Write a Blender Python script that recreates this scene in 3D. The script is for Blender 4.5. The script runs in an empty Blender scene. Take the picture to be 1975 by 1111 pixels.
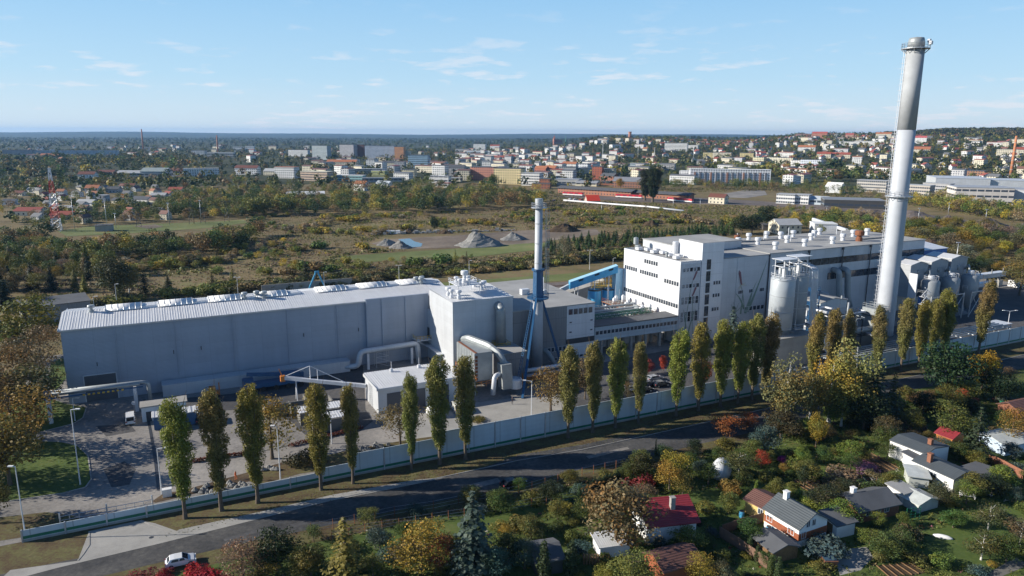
import bpy, math, random
import numpy as np
from mathutils import Vector, Matrix
random.seed(7); RNG = np.random.default_rng(11)
R = math.radians
scene = bpy.context.scene
COL = scene.collection

# ------------------------------------------------------------------ camera
H = 60.0; FPX = 1400.0; TILT = R(12.0); ROLL = R(0.25)
camd = bpy.data.cameras.new('camera'); cam = bpy.data.objects.new('camera', camd); COL.objects.link(cam)
camd.sensor_width = 36.0; camd.lens = FPX / 1975.0 * 36.0
camd.clip_start = 0.5; camd.clip_end = 60000
cam.matrix_world = Matrix.Translation((0, 0, H)) @ Matrix.Rotation(R(90) - TILT, 4, 'X') @ Matrix.Rotation(ROLL, 4, 'Z')
scene.camera = cam

# ------------------------------------------------------------------ sky, sun, exposure
SUN_EL = R(24.0); sdx, sdy = -1.0, -0.06          # direction to the sun on the ground plane
w = bpy.data.worlds.new('World'); scene.world = w; w.use_nodes = True
nt = w.node_tree; nt.nodes.clear(); N = nt.nodes.new; L = nt.links.new
sky = N('ShaderNodeTexSky'); sky.sky_type = 'NISHITA'; sky.sun_disc = False
sky.sun_elevation = SUN_EL; sky.sun_rotation = math.atan2(sdx, sdy)
sky.altitude = 60; sky.air_density = 1.0; sky.dust_density = 0.3; sky.ozone_density = 2.0
bg = N('ShaderNodeBackground'); bg.inputs['Strength'].default_value = 0.071
out = N('ShaderNodeOutputWorld')
# thin fair weather clouds: noise on a flat layer high above, thinned towards the zenith
tc = N('ShaderNodeTexCoord'); sep = N('ShaderNodeSeparateXYZ'); L(tc.outputs['Generated'], sep.inputs[0])
def mth(op, a, b=None, c=None, clamp=False):
    n = nt.nodes.new('ShaderNodeMath'); n.operation = op; n.use_clamp = clamp
    for i, v in enumerate((a, b, c)):
        if v is None: continue
        if isinstance(v, (int, float)): n.inputs[i].default_value = v
        else: nt.links.new(v, n.inputs[i])
    return n.outputs[0]
zz = mth('ADD', mth('MAXIMUM', sep.outputs['Z'], 0.0), 0.12)
cx_ = mth('DIVIDE', sep.outputs['X'], zz); cy_ = mth('DIVIDE', sep.outputs['Y'], zz)
cmb = N('ShaderNodeCombineXYZ'); L(cx_, cmb.inputs[0]); L(cy_, cmb.inputs[1]); cmb.inputs[2].default_value = 3.7
n1 = N('ShaderNodeTexNoise'); n1.inputs['Scale'].default_value = 3.6; n1.inputs['Detail'].default_value = 7; n1.inputs['Roughness'].default_value = 0.56
L(cmb.outputs[0], n1.inputs['Vector'])
n2 = N('ShaderNodeTexNoise'); n2.inputs['Scale'].default_value = 0.5; n2.inputs['Detail'].default_value = 2
L(cmb.outputs[0], n2.inputs['Vector'])
dens = mth('ADD', n1.outputs['Fac'], mth('MULTIPLY', mth('SUBTRACT', n2.outputs['Fac'], 0.5), 0.5))
mask = mth('MULTIPLY', mth('SUBTRACT', dens, 0.565), 8.0, clamp=True)
low = mth('SUBTRACT', 1.0, mth('MULTIPLY', mth('SUBTRACT', sep.outputs['Z'], 0.06), 9.0, clamp=True))
mask = mth('MULTIPLY', mth('MULTIPLY', mask, 0.62), low, clamp=True)
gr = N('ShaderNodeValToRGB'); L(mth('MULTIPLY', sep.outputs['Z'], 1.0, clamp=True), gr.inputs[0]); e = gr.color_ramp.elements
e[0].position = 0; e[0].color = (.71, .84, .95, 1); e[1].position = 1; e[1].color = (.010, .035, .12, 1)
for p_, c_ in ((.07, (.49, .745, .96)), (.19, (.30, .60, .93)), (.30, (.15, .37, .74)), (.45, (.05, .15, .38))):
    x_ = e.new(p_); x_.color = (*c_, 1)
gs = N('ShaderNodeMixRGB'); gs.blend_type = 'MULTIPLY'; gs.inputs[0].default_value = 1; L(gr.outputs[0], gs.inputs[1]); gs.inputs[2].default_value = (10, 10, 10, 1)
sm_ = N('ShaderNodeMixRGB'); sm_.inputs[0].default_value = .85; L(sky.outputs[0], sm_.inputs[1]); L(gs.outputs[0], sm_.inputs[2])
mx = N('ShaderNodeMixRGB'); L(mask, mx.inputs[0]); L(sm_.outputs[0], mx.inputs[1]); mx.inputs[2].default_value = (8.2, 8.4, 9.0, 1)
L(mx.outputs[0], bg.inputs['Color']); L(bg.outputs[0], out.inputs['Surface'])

sl = bpy.data.lights.new('sun', 'SUN'); sl.energy = 5.0; sl.angle = R(0.5); sl.color = (1.0, 0.925, 0.80)
so = bpy.data.objects.new('sun', sl); COL.objects.link(so); so.location = (-300, 100, 200)
_sd = Vector((sdx * math.cos(SUN_EL), sdy * math.cos(SUN_EL), math.sin(SUN_EL))).normalized()
so.rotation_euler = _sd.to_track_quat('Z', 'Y').to_euler()
scene.view_settings.view_transform = 'Standard'; scene.view_settings.look = 'None'
scene.view_settings.exposure = 0.55; scene.view_settings.gamma = 1.0
scene.render.engine = 'CYCLES'
scene.cycles.max_bounces = 5; scene.cycles.diffuse_bounces = 2; scene.cycles.glossy_bounces = 2
scene.cycles.transmission_bounces = 2; scene.cycles.volume_bounces = 0; scene.cycles.transparent_max_bounces = 6

# ------------------------------------------------------------------ where a pixel's ray meets the place
cT, sT = math.cos(TILT), math.sin(TILT)
def ray(px, py):
    u = (px - 987.5) / FPX; v = (555.5 - py) / FPX
    u, v = u * math.cos(ROLL) - v * math.sin(ROLL), u * math.sin(ROLL) + v * math.cos(ROLL)
    return (u, cT + v * sT, -sT + v * cT)
def sm(a, b, x):
    t = max(0.0, min(1.0, (x - a) / (b - a))); return t * t * (3 - 2 * t)
def tz(x, y):
    D = math.hypot(x, y)
    if D < 820: return 0.0
    ta = x / max(y, 1.0)
    z = 56 * sm(1000, 2700, D) * sm(0.14, 0.44, ta)
    z += 34 * sm(1500, 2200, D) * sm(0.06, 0.15, ta) * (1 - sm(0.19, 0.32, ta))
    z += 14 * sm(1200, 2200, D) * sm(-0.1, 0.08, ta) * (1 - sm(0.1, 0.2, ta))
    z += 17 * sm(2500, 3300, D) * sm(0.50, 0.60, ta)
    z = z * (1 - 0.9 * sm(4200, 8000, D))
    z += (50 + 12 * math.sin(ta * 9) + 6 * math.sin(ta * 23 + 1)) * sm(9000, 14500, D)
    return z
def at(px, py, z=None):
    d = ray(px, py)
    if z is not None:
        t = (z - H) / d[2]; return Vector((d[0] * t, d[1] * t, z))
    if py > 345:
        t = -H / d[2]; return Vector((d[0] * t, d[1] * t, 0))
    t = 500.0
    while t < 40000:
        x, y, zz = d[0] * t, d[1] * t, H + d[2] * t
        if zz <= tz(x, y): break
        t *= 1.004
    return Vector((d[0] * t, d[1] * t, tz(d[0] * t, d[1] * t)))
def proj(p):
    X, Y, Z = p[0], p[1] * cT - (p[2] - H) * sT, p[1] * sT + (p[2] - H) * cT
    u, v = X / Y, Z / Y
    u, v = u * math.cos(ROLL) + v * math.sin(ROLL), -u * math.sin(ROLL) + v * math.cos(ROLL)
    return 987.5 + u * FPX, 555.5 - v * FPX
def height(g, py):
    lo, hi = g[2] - 1, g[2] + 200
    for _ in range(40):
        m = (lo + hi) / 2
        if proj((g[0], g[1], m))[1] > py: lo = m
        else: hi = m
    return lo - g[2]
# the works stand on a grid of their own, turned 26.2 degrees
GA = R(26.2); OX, OY = -99.4, 154.2; ca, sa = math.cos(GA), math.sin(GA)
def F(u, v, z=0.0): return Vector((OX + u * ca - v * sa, OY + u * sa + v * ca, z))
def UV(px, py, z=0.0):
    p = at(px, py, z); x, y = p[0] - OX, p[1] - OY
    return (x * ca + y * sa, -x * sa + y * ca)

# ------------------------------------------------------------------ materials
MATS = {}
def newmat(name):
    m = bpy.data.materials.new(name); m.use_nodes = True; t = m.node_tree; t.nodes.clear()
    o = t.nodes.new('ShaderNodeOutputMaterial'); b = t.nodes.new('ShaderNodeBsdfPrincipled')
    t.links.new(b.outputs[0], o.inputs[0]); MATS[name] = m
    return m, t, b, o
def node(t, typ, **kw):
    n = t.nodes.new(typ)
    for k, v in kw.items():
        if k in n.inputs: n.inputs[k].default_value = v
        else: setattr(n, k, v)
    return n
def ramp(t, fac, stops):
    r = t.nodes.new('ShaderNodeValToRGB'); e = r.color_ramp.elements
    e[0].position, e[0].color = stops[0][0], (*stops[0][1], 1)
    e[1].position, e[1].color = stops[-1][0], (*stops[-1][1], 1)
    for p, c in stops[1:-1]:
        x = e.new(p); x.color = (*c, 1)
    t.links.new(fac, r.inputs[0]); return r.outputs[0]
def mixc(t, typ, fac, a, b):
    m = t.nodes.new('ShaderNodeMixRGB'); m.blend_type = typ
    for i, v in ((0, fac), (1, a), (2, b)):
        if isinstance(v, (int, float)): m.inputs[i].default_value = v
        elif isinstance(v, tuple): m.inputs[i].default_value = (*v, 1) if len(v) == 3 else v
        else: t.links.new(v, m.inputs[i])
    return m.outputs[0]
def tmath(t, op, a, b=0.0, clamp=False):
    n = t.nodes.new('ShaderNodeMath'); n.operation = op; n.use_clamp = clamp
    for i, v in enumerate((a, b)):
        if isinstance(v, (int, float)): n.inputs[i].default_value = v
        else: t.links.new(v, n.inputs[i])
    return n.outputs[0]
def noise(t, scale, detail=4, rough=0.6, coord='Object', stretch=None):
    c = t.nodes.new('ShaderNodeTexCoord'); n = t.nodes.new('ShaderNodeTexNoise')
    n.inputs['Scale'].default_value = scale; n.inputs['Detail'].default_value = detail; n.inputs['Roughness'].default_value = rough
    src = c.outputs[coord]
    if stretch:
        mp = t.nodes.new('ShaderNodeMapping'); mp.inputs['Scale'].default_value = stretch
        t.links.new(src, mp.inputs[0]); src = mp.outputs[0]
    t.links.new(src, n.inputs['Vector']); return n.outputs['Fac']
def bump(t, b, h, dist, strength=0.6):
    n = t.nodes.new('ShaderNodeBump'); n.inputs['Distance'].default_value = dist; n.inputs['Strength'].default_value = strength
    t.links.new(h, n.inputs['Height']); t.links.new(n.outputs[0], b.inputs['Normal'])
def plain(name, color=None, rough=0.6, metal=0.0, dirt=0.25, scale=0.35, spec=None, fine=6.0):
    """painted or bare surface with weathering; without a colour it takes the object's own colour"""
    m, t, b, o = newmat(name)
    if color is None:
        oi = t.nodes.new('ShaderNodeObjectInfo'); base = oi.outputs['Color']
    else: base = color
    n1 = noise(t, scale, 5, 0.65); n2 = noise(t, fine, 3, 0.6)
    f = tmath(t, 'ADD', tmath(t, 'MULTIPLY', n1, 0.7), tmath(t, 'MULTIPLY', n2, 0.3))
    v = ramp(t, f, [(0.3, (1 - dirt,) * 3), (0.62, (1 + dirt * 0.35,) * 3)])
    t.links.new(mixc(t, 'MULTIPLY', 1.0, base, v), b.inputs['Base Color'])
    b.inputs['Roughness'].default_value = rough; b.inputs['Metallic'].default_value = metal
    if spec is not None: b.inputs['Specular IOR Level'].default_value = spec
    return m
plain('paint', None, 0.55, 0, 0.16)
plain('metal', (0.55, 0.57, 0.6), 0.42, 0.55, 0.25, 0.5)
plain('galvanised', (0.34, 0.37, 0.385), 0.5, 0.3, 0.22, 0.6)
plain('white_metal', (0.66, 0.68, 0.72), 0.4, 0.1, 0.14, 0.4)
plain('blue_steel', (0.022, 0.095, 0.215), 0.45, 0, 0.25, 0.5)
plain('pale_blue', (0.33, 0.58, 0.76), 0.45, 0, 0.15, 0.5)
plain('light_blue', (0.08, 0.38, 0.66), 0.45, 0, 0.2, 0.5)
plain('yellow_steel', (0.62, 0.40, 0.05), 0.5, 0, 0.25, 0.5)
plain('orange_steel', (0.55, 0.20, 0.04), 0.5, 0, 0.25, 0.5)
plain('green_steel', (0.02, 0.16, 0.09), 0.5, 0, 0.25, 0.5)
plain('dark_steel', (0.06, 0.065, 0.075), 0.5, 0.2, 0.3, 0.5)
plain('rusty', (0.22, 0.08, 0.035), 0.8, 0, 0.45, 1.0)
plain('concrete', (0.34, 0.33, 0.31), 0.85, 0, 0.3, 0.25)
plain('concrete_dark', (0.17, 0.165, 0.155), 0.9, 0, 0.35, 0.2)
plain('silo_paint', (0.42, 0.455, 0.49), 0.45, 0.1, 0.14, 0.4)
plain('chimney_paint', (0.45, 0.48, 0.53), 0.6, 0.0, 0.16, 0.25)
plain('white_plaster', (0.78, 0.78, 0.78), 0.7, 0, 0.13, 0.3)
plain('roof_felt', (0.105, 0.11, 0.12), 0.8, 0, 0.28, 0.25)
plain('roof_felt_light', (0.36, 0.36, 0.355), 0.8, 0, 0.3, 0.12)
plain('door_grey', (0.09, 0.095, 0.11), 0.6, 0, 0.2, 0.4)
plain('wood', (0.20, 0.115, 0.055), 0.75, 0, 0.4, 1.5)
plain('bark', (0.13, 0.10, 0.075), 0.9, 0, 0.45, 2.0)
plain('white_bark', (0.62, 0.60, 0.56), 0.8, 0, 0.4, 3.0)
plain('rubber', (0.02, 0.02, 0.02), 0.8, 0, 0.2, 2.0)
plain('gravel', (0.20, 0.195, 0.19), 0.95, 0, 0.5, 0.6, fine=2.5)
plain('water', (0.05, 0.09, 0.13), 0.08, 0, 0.1)
m, t, b, o = newmat('glass')
c = ramp(t, noise(t, 0.8, 2), [(0.35, (0.015, 0.02, 0.03)), (0.65, (0.07, 0.09, 0.12))])
t.links.new(c, b.inputs['Base Color']); b.inputs['Roughness'].default_value = 0.12; b.inputs['Specular IOR Level'].default_value = 0.7
def cladding(name, color, pitch, axis, seam=6.0, depth=0.03, rough=0.45, dirt=0.12, metal=0.15, lines=0.12):
    """profiled sheet: fine ribs along one UV axis, panel seams across the other; uv is in metres"""
    m, t, b, o = newmat(name)
    uv = t.nodes.new('ShaderNodeUVMap'); s = t.nodes.new('ShaderNodeSeparateXYZ'); t.links.new(uv.outputs[0], s.inputs[0])
    if color is None: base = t.nodes.new('ShaderNodeObjectInfo').outputs['Color']
    else: base = color
    a, c2 = (s.outputs[1], s.outputs[0]) if axis == 'h' else (s.outputs[0], s.outputs[1])
    rib = tmath(t, 'SINE', tmath(t, 'MULTIPLY', a, 2 * math.pi / pitch))
    sf = tmath(t, 'FRACT', tmath(t, 'DIVIDE', c2, seam))
    sl_ = tmath(t, 'LESS_THAN', sf, 0.08 / seam * 2)
    row = tmath(t, 'LESS_THAN', tmath(t, 'FRACT', tmath(t, 'DIVIDE', a, pitch * 5)), 0.12)
    wn = t.nodes.new('ShaderNodeTexWhiteNoise'); wn.noise_dimensions = '2D'
    cc = t.nodes.new('ShaderNodeCombineXYZ'); t.links.new(tmath(t, 'FLOOR', tmath(t, 'DIVIDE', c2, seam)), cc.inputs[0]); t.links.new(tmath(t, 'FLOOR', tmath(t, 'DIVIDE', a, pitch * 5)), cc.inputs[1]); t.links.new(cc.outputs[0], wn.inputs[0])
    n1 = noise(t, 0.12, 5, 0.6); n2 = noise(t, 0.5, 4, 0.7, stretch=(1, 1, 0.12))
    f = tmath(t, 'ADD', tmath(t, 'MULTIPLY', n1, 0.5), tmath(t, 'MULTIPLY', n2, 0.5))
    v = ramp(t, f, [(0.34, (1 - dirt,) * 3), (0.62, (1.04,) * 3)])
    k = tmath(t, 'SUBTRACT', 1.0, tmath(t, 'MULTIPLY', tmath(t, 'MAXIMUM', sl_, tmath(t, 'MULTIPLY', row, 0.35)), lines * 2))
    k = tmath(t, 'MULTIPLY', k, tmath(t, 'ADD', 0.965, tmath(t, 'MULTIPLY', wn.outputs[0], 0.06)))
    cm = t.nodes.new('ShaderNodeCombineXYZ')
    for i in range(3): t.links.new(k, cm.inputs[i])
    c3 = mixc(t, 'MULTIPLY', 1.0, mixc(t, 'MULTIPLY', 1.0, base, v), cm.outputs[0])
    t.links.new(c3, b.inputs['Base Color']); b.inputs['Roughness'].default_value = rough; b.inputs['Metallic'].default_value = metal
    bump(t, b, rib, depth, 0.8)
    return m
cladding('clad_grey', (0.34, 0.385, 0.46), 0.30, 'h', 6.0, 0.015, dirt=.09, lines=0.045)
cladding('clad_pale', (0.56, 0.585, 0.62), 0.30, 'h', 6.0, 0.015, lines=0.05)
cladding('clad_mid', (0.34, 0.36, 0.39), 0.30, 'h', 6.0, 0.02, lines=0.1)
cladding('clad_white', (0.74, 0.76, 0.80), 1.1, 'v', 3.3, 0.012, lines=0.07)
cladding('clad_vertical', (0.27, 0.28, 0.30), 0.5, 'v', 6.0, 0.03)
cladding('clad_blue', (0.03, 0.16, 0.48), 0.5, 'v', 6.0, 0.03)
cladding('wall_panel', (0.49, 0.56, 0.61), 1.0, 'h', 5.55, 0.01, 0.7, 0.14, 0, lines=0.16)
cladding('sheet_roof', (0.68, 0.69, 0.71), 0.33, 'v', 6.0, 0.012, 0.5, 0.1, lines=0.05)
cladding('tiles_red', (0.30, 0.035, 0.045), 0.35, 'h', 0.25, 0.025, 0.5, 0.2, 0, lines=0.06)
cladding('tiles_slate', (0.085, 0.10, 0.112), 0.35, 'h', 0.4, 0.02, 0.6, 0.2, 0, lines=0.06)
cladding('tiles_brown', (0.16, 0.075, 0.06), 0.35, 'h', 0.3, 0.025, 0.7, 0.25, 0, lines=0.06)
cladding('planks', (0.22, 0.13, 0.09), 0.15, 'v', 2.4, 0.02, 0.8, 0.3, 0, lines=0.15)
def facade(name, sx, sy, x0, x1, y0, y1, glass=(0.05, 0.065, 0.09)):
    """wall with punched windows, for buildings hundreds of metres away; wall colour is the object's own"""
    m, t, b, o = newmat(name)
    uv = t.nodes.new('ShaderNodeUVMap'); s = t.nodes.new('ShaderNodeSeparateXYZ'); t.links.new(uv.outputs[0], s.inputs[0])
    oi = t.nodes.new('ShaderNodeObjectInfo')
    fu = tmath(t, 'FRACT', tmath(t, 'DIVIDE', s.outputs[0], sx)); fv = tmath(t, 'FRACT', tmath(t, 'DIVIDE', s.outputs[1], sy))
    def band(f, a, c): return tmath(t, 'MULTIPLY', tmath(t, 'GREATER_THAN', f, a), tmath(t, 'LESS_THAN', f, c))
    win = tmath(t, 'MULTIPLY', band(fu, x0, x1), band(fv, y0, y1))
    g = t.nodes.new('ShaderNodeNewGeometry'); sn = t.nodes.new('ShaderNodeSeparateXYZ'); t.links.new(g.outputs['Normal'], sn.inputs[0])
    win = tmath(t, 'MULTIPLY', win, tmath(t, 'LESS_THAN', tmath(t, 'ABSOLUTE', sn.outputs[2]), 0.4))
    v = ramp(t, noise(t, 0.15, 4), [(0.35, (0.86,) * 3), (0.62, (1.04,) * 3)])
    c3 = mixc(t, 'MIX', win, mixc(t, 'MULTIPLY', 1.0, oi.outputs['Color'], v), glass)
    t.links.new(c3, b.inputs['Base Color']); t.links.new(tmath(t, 'SUBTRACT', 0.8, tmath(t, 'MULTIPLY', win, 0.6)), b.inputs['Roughness'])
    return m
facade('facade_flats', 3.0, 3.0, 0.25, 0.72, 0.3, 0.8)
facade('facade_band', 2.0, 3.2, 0.1, 0.9, 0.32, 0.78)
facade('facade_house', 3.4, 3.0, 0.32, 0.66, 0.32, 0.75)
facade('facade_hall', 6.0, 5.0, 0.06, 0.94, 0.45, 0.8)
def leafmat(name, trans=0.25):
    m, t, b, o = newmat(name)
    oi = t.nodes.new('ShaderNodeObjectInfo'); at_ = t.nodes.new('ShaderNodeVertexColor'); at_.layer_name = 'tint'
    c3 = mixc(t, 'MULTIPLY', 1.0, oi.outputs['Color'], at_.outputs['Color'])
    t.links.new(c3, b.inputs['Base Color']); b.inputs['Roughness'].default_value = 0.6; b.inputs['Specular IOR Level'].default_value = 0.3
    tr = t.nodes.new('ShaderNodeBsdfTranslucent'); t.links.new(c3, tr.inputs[0])
    ms = t.nodes.new('ShaderNodeMixShader'); ms.inputs[0].default_value = trans
    t.links.new(b.outputs[0], ms.inputs[1]); t.links.new(tr.outputs[0], ms.inputs[2]); t.links.new(ms.outputs[0], o.inputs[0])
    return m
leafmat('leaves'); leafmat('tufts', 0.15)
def groundmat(name, stops, scale, fine, bd=0.1, rough=0.95, big=0.02, coord='Object'):
    m, t, b, o = newmat(name)
    f = tmath(t, 'ADD', tmath(t, 'MULTIPLY', noise(t, scale, 6, 0.65, coord), 0.55), tmath(t, 'MULTIPLY', noise(t, fine, 5, 0.7, coord), 0.45))
    c1 = ramp(t, f, stops)
    v = ramp(t, noise(t, big, 4, 0.6, coord), [(0.35, (0.78,) * 3), (0.65, (1.12,) * 3)])
    t.links.new(mixc(t, 'MULTIPLY', 1.0, c1, v), b.inputs['Base Color']); b.inputs['Roughness'].default_value = rough
    b.inputs['Specular IOR Level'].default_value = 0.25
    bump(t, b, f, bd, 0.5)
    return m
groundmat('heath', [(0.32, (0.08, 0.085, 0.03)), (0.44, (0.15, 0.13, 0.055)), (0.52, (0.21, 0.15, 0.08)), (0.60, (0.16, 0.16, 0.06)), (0.7, (0.28, 0.22, 0.12))], 0.05, 0.5, 0.3)
groundmat('grass', [(0.34, (0.055, 0.085, 0.02)), (0.5, (0.085, 0.13, 0.03)), (0.66, (0.15, 0.16, 0.05))], 0.12, 1.6, 0.05)
groundmat('meadow', [(0.34, (0.12, 0.15, 0.045)), (0.5, (0.155, 0.185, 0.065)), (0.66, (0.22, 0.20, 0.09))], 0.04, 0.5, 0.05)
groundmat('garden', [(0.34, (0.035, 0.05, 0.018)), (0.45, (0.07, 0.105, 0.025)), (0.56, (0.105, 0.14, 0.035)), (0.63, (0.11, 0.085, 0.045)), (0.7, (0.15, 0.125, 0.065))], 0.11, 1.3, 0.1)
groundmat('soil', [(0.34, (0.045, 0.03, 0.02)), (0.5, (0.09, 0.062, 0.04)), (0.66, (0.14, 0.11, 0.065))], 0.3, 2.2, 0.08)
groundmat('verge', [(0.34, (0.05, 0.035, 0.022)), (0.46, (0.11, 0.078, 0.042)), (0.56, (0.13, 0.125, 0.05)), (0.68, (0.22, 0.17, 0.09))], 0.3, 2.0, 0.05)
groundmat('asphalt', [(0.36, (0.042, 0.043, 0.047)), (0.48, (0.075, 0.075, 0.077)), (0.53, (0.092, 0.090, 0.089)), (0.64, (0.14, 0.135, 0.128))], 0.16, 1.4, 0.01, 0.85)
groundmat('yard', [(0.34, (0.14, 0.13, 0.125)), (0.5, (0.26, 0.245, 0.23)), (0.64, (0.36, 0.33, 0.30))], 0.07, 1.3, 0.01, 0.85, 0.03)
groundmat('dark_yard', [(0.32, (0.05, 0.05, 0.055)), (0.5, (0.09, 0.09, 0.095)), (0.68, (0.16, 0.15, 0.145))], 0.07, 1.3, 0.01, 0.85, 0.03)
groundmat('dirt', [(0.32, (0.13, 0.105, 0.085)), (0.5, (0.21, 0.17, 0.135)), (0.68, (0.30, 0.25, 0.20))], 0.04, 0.6, 0.1)
groundmat('spoil', [(0.32, (0.14, 0.14, 0.14)), (0.5, (0.24, 0.24, 0.235)), (0.68, (0.36, 0.35, 0.335))], 0.35, 2.0, 0.3)
groundmat('ballast', [(0.32, (0.10, 0.085, 0.08)), (0.5, (0.16, 0.135, 0.125)), (0.68, (0.22, 0.19, 0.175))], 0.1, 1.0, 0.2)
groundmat('far_land', [(0.36, (0.018, 0.028, 0.014)), (0.47, (0.035, 0.048, 0.02)), (0.53, (0.05, 0.055, 0.025)), (0.60, (0.09, 0.10, 0.05)), (0.68, (0.16, 0.15, 0.10))], 0.004, 0.03, 0.5, 1.0, 0.0012)

# ------------------------------------------------------------------ mesh builder
class MB:
    def __init__(s, off=(0, 0, 0)): s.v = []; s.f = []; s.o = Vector(off)
    def add(s, vs, fs):
        k = len(s.v); s.v += [tuple(Vector(v) - s.o) for v in vs]; s.f += [tuple(i + k for i in f) for f in fs]; return s
    def box(s, x0, x1, y0, y1, z0, z1):
        return s.add([(x0, y0, z0), (x1, y0, z0), (x1, y1, z0), (x0, y1, z0), (x0, y0, z1), (x1, y0, z1), (x1, y1, z1), (x0, y1, z1)],
                     [(0, 3, 2, 1), (4, 5, 6, 7), (0, 1, 5, 4), (1, 2, 6, 5), (2, 3, 7, 6), (3, 0, 4, 7)])
    def prism(s, poly, z0, z1):
        n = len(poly); vs = [(x, y, z0) for x, y in poly] + [(x, y, z1) for x, y in poly]
        return s.add(vs, [tuple(range(n))[::-1], tuple(range(n, 2 * n))] + [(i, (i + 1) % n, n + (i + 1) % n, n + i) for i in range(n)])
    def cyl(s, x, y, z0, z1, r0, r1=None, n=20, cap=True):
        r1 = r0 if r1 is None else r1
        vs = [(x + r0 * math.cos(2 * math.pi * i / n), y + r0 * math.sin(2 * math.pi * i / n), z0) for i in range(n)] + \
             [(x + r1 * math.cos(2 * math.pi * i / n), y + r1 * math.sin(2 * math.pi * i / n), z1) for i in range(n)]
        fs = [(i, (i + 1) % n, n + (i + 1) % n, n + i) for i in range(n)]
        if cap: fs += [tuple(range(n))[::-1], tuple(range(n, 2 * n))]
        return s.add(vs, fs)
    def lathe(s, x, y, prof, n=24):
        vs = []; fs = []
        for r, z in prof: vs += [(x + r * math.cos(2 * math.pi * i / n), y + r * math.sin(2 * math.pi * i / n), z) for i in range(n)]
        for k in range(len(prof) - 1): fs += [(k * n + i, k * n + (i + 1) % n, (k + 1) * n + (i + 1) % n, (k + 1) * n + i) for i in range(n)]
        fs += [tuple(range(n))[::-1], tuple(range((len(prof) - 1) * n, len(prof) * n))]
        return s.add(vs, fs)
    def tube(s, p, q, r, n=6, r1=None, sq=False):
        p, q = Vector(p), Vector(q); d = (q - p)
        if d.length < 1e-6: return s
        d.normalize(); a = d.cross(Vector((0, 0, 1)))
        if a.length < 1e-3: a = Vector((1, 0, 0))
        a.normalize(); b = d.cross(a); r1 = r if r1 is None else r1
        if sq: n = 4
        ph = math.pi / 4 if sq else 0
        vs = [p + (a * math.cos(2 * math.pi * i / n + ph) + b * math.sin(2 * math.pi * i / n + ph)) * r for i in range(n)] + \
             [q + (a * math.cos(2 * math.pi * i / n + ph) + b * math.sin(2 * math.pi * i / n + ph)) * r1 for i in range(n)]
        return s.add(vs, [(i, (i + 1) % n, n + (i + 1) % n, n + i) for i in range(n)] + [tuple(range(n))[::-1], tuple(range(n, 2 * n))])
    def pipe(s, pts, r, n=10, bend=0.0):
        pts = [Vector(p) for p in pts]
        if bend > 0:
            q = [pts[0]]
            for i in range(1, len(pts) - 1):
                a, b, c = pts[i - 1], pts[i], pts[i + 1]; d1 = (a - b).normalized(); d2 = (c - b).normalized()
                k = min(bend, (a - b).length * .49, (c - b).length * .49)
                for j in range(6):
                    u = j / 5; q.append((b + d1 * k) * (1 - u) ** 2 + b * 2 * u * (1 - u) + (b + d2 * k) * u * u)
            pts = q + [pts[-1]]
        ref = Vector((0.13, 0.21, 0.97)).normalized(); rings = []
        for i, p in enumerate(pts):
            d = ((pts[min(i + 1, len(pts) - 1)] - pts[max(i - 1, 0)])).normalized()
            a = d.cross(ref)
            if a.length < 0.2: a = d.cross(Vector((0.9, 0.4, 0)))
            a.normalize()
            if rings and a.dot(rings[-1][1]) < 0: a = -a
            b = d.cross(a); rr = r[round(i * (len(r) - 1) / (len(pts) - 1))] if isinstance(r, (list, tuple)) else r
            rings.append(([p + (a * math.cos(2 * math.pi * j / n) + b * math.sin(2 * math.pi * j / n)) * rr for j in range(n)], a))
        vs = [v for rg in rings for v in rg[0]]; fs = []
        for k in range(len(rings) - 1): fs += [(k * n + i, k * n + (i + 1) % n, (k + 1) * n + (i + 1) % n, (k + 1) * n + i) for i in range(n)]
        fs += [tuple(range(n))[::-1], tuple(range((len(rings) - 1) * n, len(rings) * n))]
        return s.add(vs, fs)
    def rail(s, pts, h=1.1, r=0.03, step=1.5, close=False):
        pts = [Vector(p) for p in pts]
        if close: pts.append(pts[0])
        for a, b in zip(pts, pts[1:]):
            for k in (h, h * .55): s.tube(a + Vector((0, 0, k)), b + Vector((0, 0, k)), r, 4)
            n = max(1, int((b - a).length / step))
            for i in range(n + 1):
                p = a.lerp(b, i / n); s.tube(p, p + Vector((0, 0, h)), r, 4)
        return s
    def ladder(s, p, q, wdir, w_=0.5, step=0.5, r=0.03, cage=False):
        p, q, wd = Vector(p), Vector(q), Vector(wdir).normalized() * w_ / 2
        s.tube(p - wd, q - wd, r, 4); s.tube(p + wd, q + wd, r, 4); n = int((q - p).length / step)
        for i in range(n): c_ = p.lerp(q, i / n); s.tube(c_ - wd, c_ + wd, r * .8, 4)
        return s
    def gable(s, x0, x1, y0, y1, z, h, over=0.4, axis='x', t=0.15, ridge=0.5):
        """two roof slabs; ridge along the axis"""
        if axis == 'x':
            ym = y0 + (y1 - y0) * ridge; a, b = y0 - over, y1 + over; k0 = h / (ym - y0) * over; k1 = h / (y1 - ym) * over
            A = [(x0 - over, a, z - k0), (x1 + over, a, z - k0), (x1 + over, ym, z + h), (x0 - over, ym, z + h), (x1 + over, b, z - k1), (x0 - over, b, z - k1)]
        else:
            xm = x0 + (x1 - x0) * ridge; a, b = x0 - over, x1 + over; k0 = h / (xm - x0) * over; k1 = h / (x1 - xm) * over
            A = [(a, y1 + over, z - k0), (a, y0 - over, z - k0), (xm, y0 - over, z + h), (xm, y1 + over, z + h), (b, y0 - over, z - k1), (b, y1 + over, z - k1)]
        B = [(p[0], p[1], p[2] + t) for p in A]
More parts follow.
